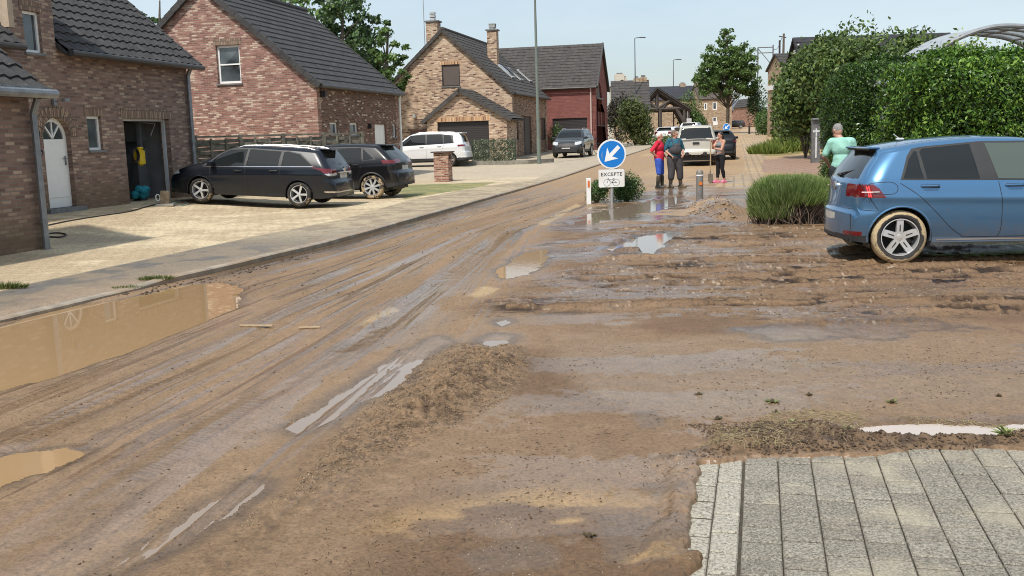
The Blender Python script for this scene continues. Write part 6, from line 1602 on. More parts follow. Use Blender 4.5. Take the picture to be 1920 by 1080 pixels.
TREEL2 = leafmat('bright_tree_leaves', [(.05, .09, .025), (.10, .175, .045), (.17, .26, .07)], .5, .25)
BOX = leafmat('boxwood_leaves', [(.02, .05, .015), (.045, .10, .025), (.10, .19, .05), (.2, .3, .12)], .4, .2)
BARK = plain('bark', (.10, .08, .06), .9, var=.4, scale=12, bump=.02)
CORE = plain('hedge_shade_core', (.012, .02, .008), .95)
def boxpts(n, x0, x1, y0, y1, z0, z1, jit=.16, lump=.28, seed=1, bulge=.0, faces='fltr', round_=.5):
    """points on the faces of a hedge: front, left, top, right"""
    dx, dy, dz = x1-x0, y1-y0, z1-z0; ar = {'f': dx*dz, 'l': dy*dz, 't': dx*dy, 'r': dy*dz}; tot = sum(ar[f] for f in faces); P = []; N = []
    for f in faces:
        m = int(n*ar[f]/tot); u = RNG.uniform(0, 1, m); v = RNG.uniform(0, 1, m)
        if f == 'f': p = np.stack([x0+dx*u, np.full(m, y0), z0+dz*v], 1); nn = (0, -1, .15)
        elif f == 'l': p = np.stack([np.full(m, x0), y0+dy*u, z0+dz*v], 1); nn = (-1, 0, .15)
        elif f == 'r': p = np.stack([np.full(m, x1), y0+dy*u, z0+dz*v], 1); nn = (1, 0, .15)
        else: p = np.stack([x0+dx*u, y0+dy*v, np.full(m, z1)], 1); nn = (0, 0, 1)
        P.append(p); N.append(np.tile(nn, (m, 1)))
    P = np.concatenate(P); N = np.concatenate(N).astype(float)
    c = np.array([(x0+x1)/2, (y0+y1)/2, 0]); 
    # rounding of the top edges
    r = round_; h = np.clip((P[:, 2]-(z1-r))/r, 0, 1); sh = 1-np.sqrt(1-h**2*.9)
    for ax, lo, hi in ((0, x0, x1), (1, y0, y1)):
        d = np.minimum(P[:, ax]-lo, hi-P[:, ax]); inward = np.where(P[:, ax] < (lo+hi)/2, 1, -1); P[:, ax] += inward*np.clip(r-d, 0, r)*sh*.8
        e = np.clip(1-d/r, 0, 1); P[:, 2] -= e**2*r*.45*(P[:, 2] > z1-.05)
    k = (fbm(P[:, 0]*1.3+P[:, 1]*.7, P[:, 2]*1.6+P[:, 1]*.9, 4, seed)-.5)*2*lump
    P += N*(k+RNG.normal(0, jit, len(P))*.6)[:, None]; return P, N
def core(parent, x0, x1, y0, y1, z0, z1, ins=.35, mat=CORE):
    b = MB(); b.box(((x0+x1)/2, (y0+y1)/2, (z0+z1-ins)/2), (x1-x0-2*ins, y1-y0-2*ins, z1-z0-ins), bev=.3); return b.build('branches_or_core', mat, parent)  # solid dark box added to block light inside the hedge, no modelled twigs
def hedge(name, label, x0, x1, y0, y1, z1, n, size, mat, cat='hedge', **kw):
    t = empty(name, ((x0+x1)/2, (y0+y1)/2, 0), 0, label, cat); off = np.array([(x0+x1)/2, (y0+y1)/2, 0])
    P, N = boxpts(n, x0, x1, y0, y1, .1, z1, **kw); leaves('foliage', P-off, N, size, mat, t, aspect=.42, rnd=.75)
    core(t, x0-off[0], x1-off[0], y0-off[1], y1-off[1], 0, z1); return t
def bush(name, label, c, r, n, size, mat, cat='bush', z0=0, aspect=.5, lumps=1, group=None, trunkr=.05, lump=.25, shell=.45, rnd=1.0, fr=2.2):
    t = empty(name, (c[0], c[1], z0), 0, label, cat, group); P = []; N = []
    for k in range(lumps):
        o = np.array([0, 0, 0.]) if k == 0 else RNG.uniform(-.55, .55, 3)*np.array(r); s = 1 if lumps == 1 else (.92 if k == 0 else RNG.uniform(.45, .65))
        p, g = ellpts(n//lumps, np.array([0, 0, c[2]-z0])+o, np.array(r)*s, shell, lump=lump, seed=k+int(abs(c[0])*3), fr=fr); P.append(p); N.append(g)
    P = np.concatenate(P); N = np.concatenate(N); m = P[:, 2] > .02; leaves('foliage', P[m], N[m], size, mat, t, aspect=aspect, rnd=rnd)
    b = MB(); 
    for k in range(5):
        a = 2*math.pi*k/5; b.tube([(0, 0, 0), (r[0]*.3*math.cos(a), r[1]*.3*math.sin(a), (c[2]-z0)*.7), (r[0]*.55*math.cos(a), r[1]*.55*math.sin(a), (c[2]-z0)*1.1)], [trunkr, trunkr*.7, trunkr*.3], 6)
    b.build('stems', BARK, t); return t
def tree(name, label, base, H, crown, n, size, mat, cat='tree', trunkr=.2, lean=(0, 0), clump=1.2, seed=0, fill=.5):
    """crown: list of (dx, dy, z, rx, rz) ellipsoids filled with leaf clumps"""
    rn = np.random.default_rng(seed+77); t = empty(name, base, 0, label, cat); b = MB()
    top = Vector((lean[0], lean[1], H*.92)); pts = [Vector((lean[0]*q**1.5+.12*math.sin(q*7), lean[1]*q**1.5+.1*math.cos(q*5)-.1, H*.92*q)) for q in np.linspace(0, 1, 9)]
    b.tube(pts, [trunkr*(1-.9*q)+.01 for q in np.linspace(0, 1, 9)], 9); P = []; N = []; br = MB(); tot = sum(c[3]**2*c[4] for c in crown)
    for (dx, dy, z, rx, rz_) in crown:
        m = max(3, int(n*(rx**2*rz_)/tot/70)); 
        for k in range(m):
            g = rn.normal(0, 1, 3); g /= np.linalg.norm(g); rad = rn.uniform(.15, 1)**.45
            c = np.array([dx, dy, z])+g*rad*np.array([rx, rx, rz_])
            s = clump*rn.uniform(.5, 1.0); q, gg = ellpts(70, c, (s, s, s*.6), .9, lump=.3, seed=k); P.append(q); N.append(gg*.5+np.array([0, 0, .6]))
            if k % 3 == 0:
                zt_ = max(H*.15, min(H*.85, c[2]-rx*.5)); f = zt_/(H*.92); st = pts[min(8, int(f*8))]; mid = (st+Vector(c))/2+Vector((0, 0, .15)); br.tube([st, mid, Vector(c)], [max(.02, trunkr*.28*(1-f*.5)), trunkr*.14, .012], 5)
    tr = b.build('trunk', BARK, t); br.build('branches_or_core', BARK, tr); leaves('crown', np.concatenate(P), np.concatenate(N), size, mat, t, aspect=.6, rnd=1.0); return t
# the two big laurel hedges, the shrubs behind
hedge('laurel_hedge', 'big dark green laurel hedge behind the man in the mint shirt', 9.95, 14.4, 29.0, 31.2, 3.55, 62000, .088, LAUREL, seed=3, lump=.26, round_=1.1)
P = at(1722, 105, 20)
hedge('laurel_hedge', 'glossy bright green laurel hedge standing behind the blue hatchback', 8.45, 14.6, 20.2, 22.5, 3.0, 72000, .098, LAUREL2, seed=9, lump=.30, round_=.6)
c = at(1815, 140, 23.8); bush('variegated_shrub', 'yellow green variegated shrub rising above the bright laurel hedge', (c.x, c.y, 2.6), (1.05, .8, 1.25), 5200, .11, LIME, z0=0, lumps=3)
D = 50.; c = at(1512, 180, D); bush('shrub', 'tall dark shrub beside the grey gate post, left of the laurel hedge', (c.x, c.y, 3.2), (1.75, 1.6, 2.75), 12000, .22, SHRUB, z0=gz(c.x, c.y), lumps=6, cat='shrub', lump=.22)
D = 46.; c = at(1615, 150, D); bush('shrub', 'tallest leafy shrub showing above the dark laurel hedge', (c.x, c.y, 3.65), (2.9, 2.0, 3.0), 19000, .22, SHRUB, z0=gz(c.x, c.y), lumps=6, cat='shrub', lump=.22)
D = 44.; c = at(1735, 150, D); bush('shrub', 'shrub below the big dark roof, between laurel hedge and carport', (c.x, c.y, 3.1), (2.1, 1.4, 2.4), 9000, .22, SHRUB, z0=gz(c.x, c.y), lumps=5, cat='shrub', lump=.22)
c = at(1478, 190, 62); bush('shrub', 'loose shrub in front of the tall brown brick house', (c.x, c.y, 2.6), (1.2, 1.2, 2.9), 4500, .26, SHRUB, z0=gz(c.x, c.y), lumps=4, cat='shrub', lump=.22)
c = at(1434, 225, 112); bush('bush', 'small round bush at the foot of the tall brown brick house', (c.x, c.y, gz(c.x, c.y)+1.3), (1.1, 1.1, 1.5), 1500, .25, TREEL2, z0=gz(c.x, c.y))
c = at(1441, 185, 128); bush('shrub', 'dark tree like shrub between the street tree and the tall brick house', (c.x-1.3, c.y, gz(c.x, c.y)+3.4), (1.7, 1.5, 3.2), 2500, .3, TREEL, z0=gz(c.x, c.y), lumps=3)
c = at(1464, 240, 62); bush('climbing_rose', 'thin climber dotted with white flowers at the shrub edge', (c.x, c.y, gz(c.x, c.y)+1.6), (.12, .12, .9), 260, .12, plain('white_petals', (.75, .72, .68), .6), z0=gz(c.x, c.y), cat='climber')
# verge plants
def tuft(name, label, c, rx, ry, n, h, mat, z0, spread=.35, wd=.012, group=None, cat='plant'):
    t = empty(name, (c[0], c[1], z0), 0, label, cat, group); V = []; r = RNG
    bx = r.uniform(-1, 1, (n, 2)); bx = bx[(bx**2).sum(1) < 1]; n = len(bx); B = np.stack([bx[:, 0]*rx, bx[:, 1]*ry, np.zeros(n)], 1)
    hh = h*r.uniform(.55, 1.0, n)*(1-.45*(bx**2).sum(1)); d = np.stack([bx[:, 0]*spread+r.normal(0, .18, n), bx[:, 1]*spread+r.normal(0, .18, n), np.ones(n)], 1)
    sd = np.stack([r.normal(0, 1, n), r.normal(0, 1, n), np.zeros(n)], 1); sd /= np.linalg.norm(sd, axis=1, keepdims=True)
    m = B+d*hh[:, None]*.5; tp = B+d*hh[:, None]+np.stack([bx[:, 0]*.1, bx[:, 1]*.1, 0*bx[:, 0]], 1)*h
    w_ = wd; V = np.stack([B-sd*w_*.6, B+sd*w_*.6, m+sd*w_, tp, m-sd*w_], 1).reshape(-1, 3); npmesh('foliage', V, np.arange(5*n).reshape(n, 5), mat, t); return t
GRASSL = leafmat('meadow_leaves', [(.10, .16, .03), (.2, .26, .05), (.33, .36, .10)], .6, .3)
for i, (x, y, r_, h) in enumerate(((1440, 288, 1.1, .8), (1470, 284, 1.4, 1.1), (1505, 276, 1.5, 1.3), (1490, 262, 1.8, 1.3))):
    g = G(x, y); tuft('wild_plants', ['low yellow green wild plants nearest the paving edge', 'clump of wild plants in the middle of the verge', 'taller wild plants next to the grey gate post', 'wild plants at the foot of the tall dark shrub'][i], g, r_, r_*.8, 900, h, GRASSL, g.z, .3, .03, 'wild plants on the verge')
# boxwoods round the island sign
g = G(1123, 384); bush('boxwood', 'low boxwood bush left of the round sign post', (g.x+.03, 24.5, .22), (.32, .26, .36), 3600, .05, BOX, z0=0, lump=.22, shell=.55, aspect=.4, lumps=2)
g = G(1182, 386); bush('boxwood', 'larger boxwood bush right of the round sign post', (g.x+.12, 24.6, .30), (.50, .32, .46), 7600, .05, BOX, z0=0, lump=.2, shell=.55, aspect=.4, lumps=2)
# lavender bush
def lavender():
    g = G(1487, 424); D = g.y; x0, x1 = at(1420, 380, D).x, at(1584, 380, D).x; cx_ = (x0+x1)/2; rx = (x1-x0)/2; cy = g.y+.62; z0 = 0
    t = empty('lavender_bush', (cx_, cy, 0), 0, 'wide lavender bush with green spikes and woody brown stems', 'bush'); n = 30000; r = RNG
    th = r.uniform(0, 2*math.pi, n); ph = r.uniform(0, 1, n)**.6; 
    bx = np.cos(th)*ph; by = np.sin(th)*ph; dome = np.clip(1-ph**4.5, 0, 1)**.5
    lowr = ph**8; px_ = bx*rx*.93; py_ = by*.60; pz = .42+.22*dome+.07*vn(bx*4+9, by*4+9, 3)-.06*lowr
    # rim strands hang from .25 up
    B = np.stack([px_, py_, pz*np.where(bx < -.45+.2*r.normal(0, 1, n), r.uniform(.2, 1.0, n), r.uniform(.74, 1.0, n))], 1); h = r.uniform(.10, .24, n)
    d = np.stack([bx*.55+r.normal(0, .22, n), by*.5+r.normal(0, .22, n), .9+.2*dome], 1); d /= np.linalg.norm(d, axis=1, keepdims=True)
    sd = np.cross(d, r.normal(0, 1, (n, 3))); sd /= np.linalg.norm(sd, axis=1, keepdims=True); tp = B+d*h[:, None]; m = B+d*h[:, None]*.5; w_ = .0035
    V = np.stack([B-sd*w_, B+sd*w_, m+sd*w_*1.4, tp, m-sd*w_*1.4], 1).reshape(-1, 3)
    npmesh('foliage', V, np.arange(5*n).reshape(n, 5), leafmat('lavender_green', [(.09, .14, .035), (.18, .27, .07), (.30, .40, .13), (.42, .48, .22)], .6, .35), t)
    b = MB(); rr = random.Random(5)
    for k in range(560):
        a = rr.uniform(0, 2*math.pi); q = rr.uniform(.35, 1)**.5; ex, ey = math.cos(a)*q*rx*.98, math.sin(a)*q*.62; sx, sy_ = ex*rr.uniform(.1, .95)+rr.uniform(-.25, .25), ey*rr.uniform(.3, 1.0); e = Vector((ex, ey, .40*math.sqrt(max(0, 1-q*q))+rr.uniform(.12, .42)))
        mid = Vector(((sx+ex)/2+rr.uniform(-.06, .06), (sy_+ey)/2+rr.uniform(-.06, .06), e.z*.45)); b.tube([(sx+rr.uniform(-.05, .05), sy_, -.02), mid, e], [.009, .007, .004], 4, caps=False)
    b.build('woody_stems', plain('dead_lavender_wood', (.16, .115, .085), .9, var=.5, scale=20), t)
    k = MB(); ell(k, (0, 0, .22), rx*.80, .46, .36); k.build('inner_twigs', plain('dark_twig_mass', (.035, .028, .02), .95, var=.4, scale=30, bump=.03), t)
    c2 = MB()
lavender()
# street trees
c = at(1363, 240, 128); z = gz(c.x, c.y)
tree('street_tree', 'tall street tree with loose dark crown at the end of the road', (c.x, c.y, z), 13.6, [(0, 0, 7.2, 4.3, 3.1), (.2, 0, 9.4, 3.3, 2.6), (.0, 0, 12.0, 1.2, 2.0), (2.9, 0, 5.8, 1.7, 1.7), (-2.6, 0, 6.6, 1.9, 1.8), (1.6, 0, 8.2, 1.8, 1.6), (-1.5, 0, 8.6, 1.7, 1.8)], 20000, .33, TREEL2, trunkr=.26, clump=.8, seed=2)
c = at(640, 240, 62); z = gz(c.x, c.y)
def bgtree(px, D, ytop, w_, label, n, size, mat, seed, ybot=None):
    c = at(px, 250, D); top = at(px, ytop, D).z; H = top-0.3; R_ = w_/2*D/F
    tree('tree', label, (c.x, c.y, gz(c.x, c.y)), H, [(0, 0, H*.70, R_, H*.28), (R_*.35, 0, H*.55, R_*.7, H*.2), (-R_*.35, 0, H*.6, R_*.7, H*.25)], n, size, mat, trunkr=.3, clump=.95*R_/3, seed=seed)
bgtree(560, 62, -50, 260, 'broad green tree behind the ridge of the big dark roof', 9000, .30, TREEL2, 5)
bgtree(655, 60, -25, 150, 'green tree reaching highest right of the dark roof ridge', 5500, .28, TREEL, 8)
bgtree(735, 58, 38, 84, 'smaller loose tree beside the thin aerial mast', 2600, .24, TREEL2, 9)
bgtree(275, 55, -8, 70, 'slender tree showing between the two nearest roofs', 1500, .24, TREEL, 11)
bgtree(318, 60, -22, 50, 'thin tree top just left of the flecked gable', 900, .24, TREEL, 12)
c = at(1190, 235, 84); bush('shrub', 'big leafy shrub before the tiled farmhouse', (c.x, c.y, gz(c.x, c.y)+2.0), (1.75, 1.6, 2.35), 5200, .26, leafmat('olive_leaves', [(.04, .065, .02), (.09, .12, .035), (.17, .19, .06)], .55, .25), z0=gz(c.x, c.y), lumps=5, cat='shrub', lump=.22)
c = at(1158, 225, 88); bush('shrub', 'dark purplish shrub against the red house', (c.x, c.y, gz(c.x, c.y)+2.2), (1.2, 1.4, 2.3), 2600, .24, leafmat('purple_leaves', [(.03, .025, .025), (.06, .045, .04), (.07, .09, .04)], .6, .1), z0=gz(c.x, c.y), lumps=3, cat='shrub', lump=.22)
c = at(1290, 205, 118); bush('ivy_tree', 'bright green ivy covered tree behind the timber shelter', (c.x, c.y, gz(c.x, c.y)+2.6), (1.7, 1.6, 3.0), 4000, .28, TREEL2, z0=gz(c.x, c.y), lumps=4, cat='tree', lump=.3)
c = at(1312, 228, 122); bush('clipped_hedge', 'clipped dark hedge left of the far brick house', (c.x, c.y, gz(c.x, c.y)+1.0), (1.0, 1.2, 1.5), 2200, .2, TREEL, z0=gz(c.x, c.y), cat='hedge', lump=.1)
c = at(1044, 240, 70); bush('bush', 'small bright green bush in the corner between orange and red house', (c.x, c.y, gz(c.x, c.y)+1.0), (.55, .5, .95), 900, .14, TREEL2, z0=gz(c.x, c.y))
for i, (x, y, d, r_, h) in enumerate(((1243, 262, 72, 1.0, .9), (1262, 262, 74, 1.0, .9))):
    c = at(x, y, d); bush('bush', ['low bush behind the man in red', 'low bush behind the stout man, at the pickup'][i], (c.x, c.y, gz(c.x, c.y)+h*.5), (r_, .6, h*.6), 900, .16, SHRUB, z0=gz(c.x, c.y))
# grass at the left pavement edge, weeds in the mud
GR2 = leafmat('grass_blades', [(.06, .10, .02), (.13, .18, .04), (.25, .25, .09)], .6, .3)
for i, (x, y, rx) in enumerate(((5, 542, .30), (292, 525, .22), (240, 540, .20))):
    g = G(x, y); tuft('grass_tuft', ['thick grass tuft at the left frame edge on the pavement', 'green grass tuft on the kerb above the big puddle', 'thin dry grass line left of the kerb tuft'][i], g, rx, .07, [700, 420, 160][i], [.11, .08, .045][i], GR2, g.z+.004, .8, .0035, 'grass tufts along the kerb', 'grass tuft')
def weed(label, x, y, s, n, mat, up=.6):
    g = G(x, y); z = hz(g.x, g.y); t = empty('weed', (g.x, g.y, z-.004), 0, label, 'weed', 'uprooted weeds in the mud'); r = RNG; V = []
    for k in range(n):
        a = r.uniform(0, 2*math.pi); e = r.uniform(.15, up); ln = s*r.uniform(.6, 1.1); d = np.array([math.cos(a)*math.cos(e), math.sin(a)*math.cos(e), math.sin(e)]); sd = np.array([-math.sin(a), math.cos(a), 0])*ln*.16; P0 = np.zeros(3); m = d*ln*.55+np.array([0, 0, .02*s]); tip = d*ln-np.array([0, 0, s*.2*e])
        V += [P0, m-sd, tip, m+sd]
    npmesh('leaves', np.array(V), np.arange(4*n).reshape(n, 4), mat, t); b = MB(); ell(b, (0, 0, .004), s*.25, s*.25, .02, 6); b.build('root_clod', plain_cache('wet_soil', (.07, .05, .03), .9), t)
WL = leafmat('weed_leaves', [(.12, .15, .05), (.25, .27, .10), (.42, .38, .20)], .6, .2); WD = leafmat('brown_weed_leaves', [(.05, .04, .02), (.10, .08, .04), (.16, .13, .06)], .7, .1)
weed('large green weed with broad leaves at the right edge of the paving', 1886, 838, .085, 26, leafmat('fresh_weed_leaves', [(.12, .17, .04), (.26, .32, .09), (.42, .45, .2)], .5, .3), 1.2)
weed('small leafy weed between milky puddle and paving', 1785, 828, .05, 14, WL, 1.0)
weed('pale flat weed rosette alone on the smooth mud', 1673, 757, .055, 15, WL, .8)
weed('small dark weed left of the pale rosette', 1516, 743, .035, 14, WD, .7)
weed('brown root clump on the mud at the far right', 1872, 744, .035, 14, WD, 1.0)
weed('scattered weed above the soil ridge', 1448, 755, .055, 18, WL, .4)
weed('weed at the start of the soil ridge', 1455, 775, .04, 12, WL, .5)
weed('dark dry weed beside the left paving corner', 1345, 787, .045, 16, WD, .5)
weed('dark tangled root tuft in front of the rutted mud ridge', 1105, 1005, .045, 18, WD, .8)

weed('green sprig in the middle of the dark soil ridge', 1590, 832, .045, 14, WL, 1.0)
weed('flattened pale green weed at the left end of the dark soil ridge', 1492, 812, .05, 18, WL, .5)
weed('tuft of dry leaves left of the smooth mud above the paving corner', 1310, 740, .04, 16, WD, .6)
# ================================================================ STREET FURNITURE
GALV = plain('galvanised_steel', (.42, .43, .43), .45, .5, var=.1)
SIGNW = plain('sign_white', (.80, .81, .80), .4, var=.03, dirt=(.6, .55, .48), scale=3); SIGNB = plain('sign_blue', (.008, .18, .58), .35, var=.05); SIGNK = plain('sign_black', (.02, .02, .02), .5)
def textmesh(name, s, size, mat, parent, M_, spacing=1.0, ext=.001):
    cu = bpy.data.curves.new(name, 'FONT'); cu.body = s; cu.size = size; cu.extrude = ext; cu.align_x = 'CENTER'; cu.space_character = spacing; cu.offset = size*.012
    o = bpy.data.objects.new(name, cu); COL.objects.link(o); dg = bpy.context.evaluated_depsgraph_get(); me = bpy.data.meshes.new_from_object(o.evaluated_get(dg)); bpy.data.objects.remove(o)
    me.name = name; me.transform(M_); me.materials.clear(); return link(name, me, parent, [mat])
def disc_sign(t, zc, r, full=True, y=0.0, ang=0.0):
    A = Matrix.Rotation(ang, 4, 'Z') @ Matrix.Translation((0, y, zc)) @ Matrix.Rotation(math.pi/2, 4, 'X')    # local +z -> -Y
    b = MB(); b.lathe([(0, 0), (r, 0), (r+.004, .006), (r, .014), (0, .014)], 48, A); d = b.build('sign_disc', SIGNW, t)
    if full:
        b = MB(); b.lathe([(0, .0145), (r*.90, .0145), (r*.90, .0165), (0, .0165)], 48, A); b.build('blue_field', SIGNB, d)
        a = R(225); s = r*.90; T = A @ Matrix.Rotation(a, 4, 'Z') @ Matrix.Translation((0, 0, .019))
        b = MB(); b.poly([(-.78*s, -.17*s), (-.04*s, -.17*s), (-.04*s, -.50*s), (.76*s, 0), (-.04*s, .50*s), (-.04*s, .17*s), (-.78*s, .17*s)], .002, T) if False else b.poly([(-.80*s, -.15*s), (.10*s, -.15*s), (-.12*s, -.60*s), (.80*s, 0), (-.12*s, .60*s), (.10*s, .15*s), (-.80*s, .15*s)], .002, T); b.build('white_arrow', SIGNW, d)
    return d
def bike_glyph(b, A, w):
    """line drawing of a bicycle, w wide"""
    r = w*.21; cx1, cx2 = -w*.28, w*.28; th = w*.018
    def ring(cx_, cy, rr):
        n = 28; o = [(cx_+rr*math.cos(2*math.pi*i/n), cy+rr*math.sin(2*math.pi*i/n)) for i in range(n)]; h = [(cx_+(rr-th)*math.cos(2*math.pi*i/n), cy+(rr-th)*math.sin(2*math.pi*i/n)) for i in range(n)]; b.poly(o, .001, A, [h])
    def ln(p, q, t_=th*1.1):
        d = Vector((q[0]-p[0], q[1]-p[1])); n = Vector((-d.y, d.x)).normalized()*t_/2; b.poly([(p[0]-n.x, p[1]-n.y), (q[0]-n.x, q[1]-n.y), (q[0]+n.x, q[1]+n.y), (p[0]+n.x, p[1]+n.y)], .001, A)
    ring(cx1, 0, r); ring(cx2, 0, r); ring(cx1, 0, th*1.6); ring(cx2, 0, th*1.6); ring(w*.03, -w*.0, w*.045)
    bb = (w*.03, 0); st = (w*.12, w*.22); hd = (-w*.17, w*.24)
    ln((cx2, 0), bb); ln(bb, st); ln((cx2, 0), (w*.10, w*.17)); ln((w*.10, w*.17), (hd[0]+.02*w, hd[1]-.03*w)); ln(bb, (hd[0]+.01*w, hd[1]-.06*w)); ln(hd, (cx1, 0)); ln((st[0]-w*.05, st[1]), (st[0]+w*.06, st[1]+.005), th*2); ln(hd, (hd[0]-w*.07, hd[1]+w*.02), th*1.5)
def island_sign():
    g = G(1147, 381); g.z = -.02; g.y -= .12; g.x -= .01; t = empty('traffic_sign', g, R(6), 'round blue arrow sign above a white plate in the boxwoods', 'sign'); px = g.y/F
    zc = at(1145, 289, g.y).z-g.z; r = 27.0*px
    b = MB(); b.tube([(0, 0, 0), (0, 0, zc+r+.03)], .038, 12); b.build('post', GALV, t)
    disc_sign(t, zc, r, y=-.05)
    b = MB(); A = Matrix.Rotation(R(28), 4, 'Z') @ Matrix.Translation((0, .06, zc-.03)) @ Matrix.Rotation(math.pi/2, 4, 'X'); b.lathe([(0, 0), (r, 0), (r, .012), (0, .012)], 40, A @ Matrix.Translation((.10, 0, 0))); b.build('rear_sign_disc', plain('sign_back', (.55, .56, .56), .4, .3), t)
    ww, hh = 49*px, 33*px; zp = at(1145, 334, g.y).z-g.z; A = Matrix.Translation((-.01, -.048, zp)) @ Matrix.Rotation(math.pi/2, 4, 'X')
    def rr(w, h, c, n=5): return [(sx*(w/2-c)+c*math.cos(a), sy*(h/2-c)+c*math.sin(a)) for sx, sy, a0 in ((1, 1, 0), (-1, 1, 90), (-1, -1, 180), (1, -1, 270)) for a in [R(a0+90*i/n) for i in range(n+1)]]
    b = MB(); b.poly(rr(ww, hh, .035), .014, A @ Matrix.Translation((0, 0, .010))); p = b.build('plate', SIGNW, t)
    b = MB(); b.box((.02, .06, zp), (ww, .012, hh)); b.build('rear_plate', plain_cache('sign_back2', (.5, .5, .5)), t)
    textmesh('excepte_lettering', 'EXCEPTE', .118, SIGNK, p, A @ Matrix.Translation((0, .055, .0115)), 1.12)
    b = MB(); bike_glyph(b, A @ Matrix.Translation((0, -.105, .0118)), .40); b.build('bicycle_symbol', SIGNK, p)
    b = MB(); 
    for z in (zc-.12, zc+.12, zp-.1, zp+.1): b.tube([(0, 0, z), (0, 0, z+.03)], .045, 12)
    b.build('clamp', GALV, t)
    g = G(1104, 382); t = empty('marker_post', (g.x, g.y, -.02), R(4), 'white marker post with orange reflector left of the boxwood', 'marker post')
    b = MB(); b.box((0, 0, .32), (.105, .07, .64), bev=.01); b.build('post', SIGNW, t); b = MB(); b.box((.0, -.037, .50), (.05, .008, .16)); b.build('reflector', plain('orange_reflector', (.65, .16, .04), .3), t)
island_sign()
def far_sign():
    g = at(1362, 250, 98); z = gz(g.x, g.y); t = empty('traffic_sign', (g.x, g.y, z), 0, 'small distant round blue arrow sign above the white plate beyond the black hatchback', 'sign')
    zc = at(1362, 238.5, 98).z-z; b = MB(); b.tube([(0, 0, 0), (0, 0, zc+.3)], .04, 8); b.build('post', GALV, t); disc_sign(t, zc, .37, y=-.06)
    b = MB(); b.box((0, -.06, zc-.62), (.55, .02, .5)); b.build('plate', SIGNW, t)
    g = at(1341, 250, 118); z = gz(g.x, g.y); t = empty('traffic_sign', (g.x, g.y, z), 0, 'white rectangular sign on a thin post before the far brick house', 'sign'); zc = at(1341, 231, 118).z-z
    b = MB(); b.tube([(0, 0, 0), (0, 0, zc+.3)], .04, 6); b.build('post', GALV, t); b = MB(); b.box((0, -.06, zc), (.55, .02, .42)); b.build('plate', SIGNW, t)
    g = at(1289, 245, 100); z = gz(g.x, g.y); t = empty('traffic_sign', (g.x, g.y, z), 0, 'grey back of a small street sign beside the timber shelter', 'sign'); zc = at(1289, 226, 100).z-z
    b = MB(); b.tube([(0, 0, 0), (0, 0, zc+.9)], .04, 6); b.build('post', GALV, t); b = MB(); b.box((0.15, -.06, zc), (.5, .02, .42)); b.build('plate', plain_cache('sign_back2', (.5, .5, .5)), t)
far_sign()
def bollards():
    g = G(1312, 380); t = empty('bollard', (g.x, g.y, -.03), R(3), 'grey steel bollard with orange reflector beside a mud pile', 'bollard'); px = g.y/F; h = 64*px
    b = MB(); b.lathe([(0, 0), (.082, 0), (.082, h*.80), (.074, h*.81), (.074, h*.85), (.082, h*.86), (.082, h*.93), (.06, h*.985), (0, h)], 20); b.build('post', plain('weathered_bollard_grey', (.20, .19, .18), .6, .2, var=.2, dirt=(.28, .22, .16)), t, smooth=True, autos=30)
    b = MB(); b.lathe([(.084, h*.815), (.086, h*.82), (.086, h*.85), (.084, h*.855)], 20); b.build('white_band', SIGNW, t)
    b = MB(); b.box((0, -.085, h*.60), (.075, .012, .075)); b.build('reflector', plain('orange_bollard_reflector', (.75, .20, .03), .3), t)
    g = at(1405, 243, 120); z = gz(g.x, g.y); t = empty('bollard', (g.x, g.y, z), 0, 'thin black bollard far up the paved footpath', 'bollard'); b = MB(); b.lathe([(0, 0), (.12, 0), (.12, .95), (.08, 1.05), (0, 1.07)], 12); b.build('post', BLACKISH, t)
    g = G(1413, 0) if False else at(1419, 236, 150)
bollards()
def lamp(label, px, yb, D, ytop, r, arm, mat, dirn=1, group='street lamps'):
    p = at(px, yb, D); z = gz(p.x, p.y); q = at(px, ytop, D); h = q.z-z; t = empty('street_lamp', (p.x, p.y, z), 0, label, 'street lamp', group)
    lx = (at(px-(0), ytop, D).x-p.x); b = MB(); b.tube([(0, 0, 0), (0, 0, 1.2), (0, 0, 1.25), (0, 0, h)], [r, r, r*.85, r*.45], 12); b.build('pole', mat, t)
    b = MB(); b.tube([(0, 0, h), (arm*.3*dirn, 0, h+.06), (arm*dirn, 0, h+.08)], r*.4, 8); b.box((arm*dirn+.25*dirn, 0, h+.07), (.6, .22, .09), bev=.03); b.build('lamp_head', mat, t); return t
LG = plain('green_grey_lamp_paint', (.15, .175, .15), .5, var=.1); LD = plain('dark_lamp_grey', (.07, .075, .08), .5)
lamp('thick green grey lamp pole nearest on the left pavement', 1011, 316, 51.5, -60, .105, 1.2, LG)
lamp('slim lamp above the tiled farmhouse roof', 1192, 245, 98, 72, .085, .5, LD)
lamp('shorter distant lamp beside the timber shelter', 1263, 240, 118, 113, .08, .4, LD)
lamp('very thin distant lamp pole left of the street tree', 1302, 230, 170, 141, .07, .3, LD)
def mast():
    p = at(797, 90, 66); t = empty('aerial_mast', (p.x, p.y, 3), 0, 'thin aerial mast rising beside the left brick chimney', 'mast'); b = MB(); b.tube([(0, 0, 0), (0, 0, 9.5)], .03, 6); b.tube([(-.12, 0, 4.2), (.14, 0, 4.2)], .015, 6); b.tube([(-.10, 0, 3.4), (.12, 0, 3.4)], .015, 6); b.build('pole', GALV, t)
mast()
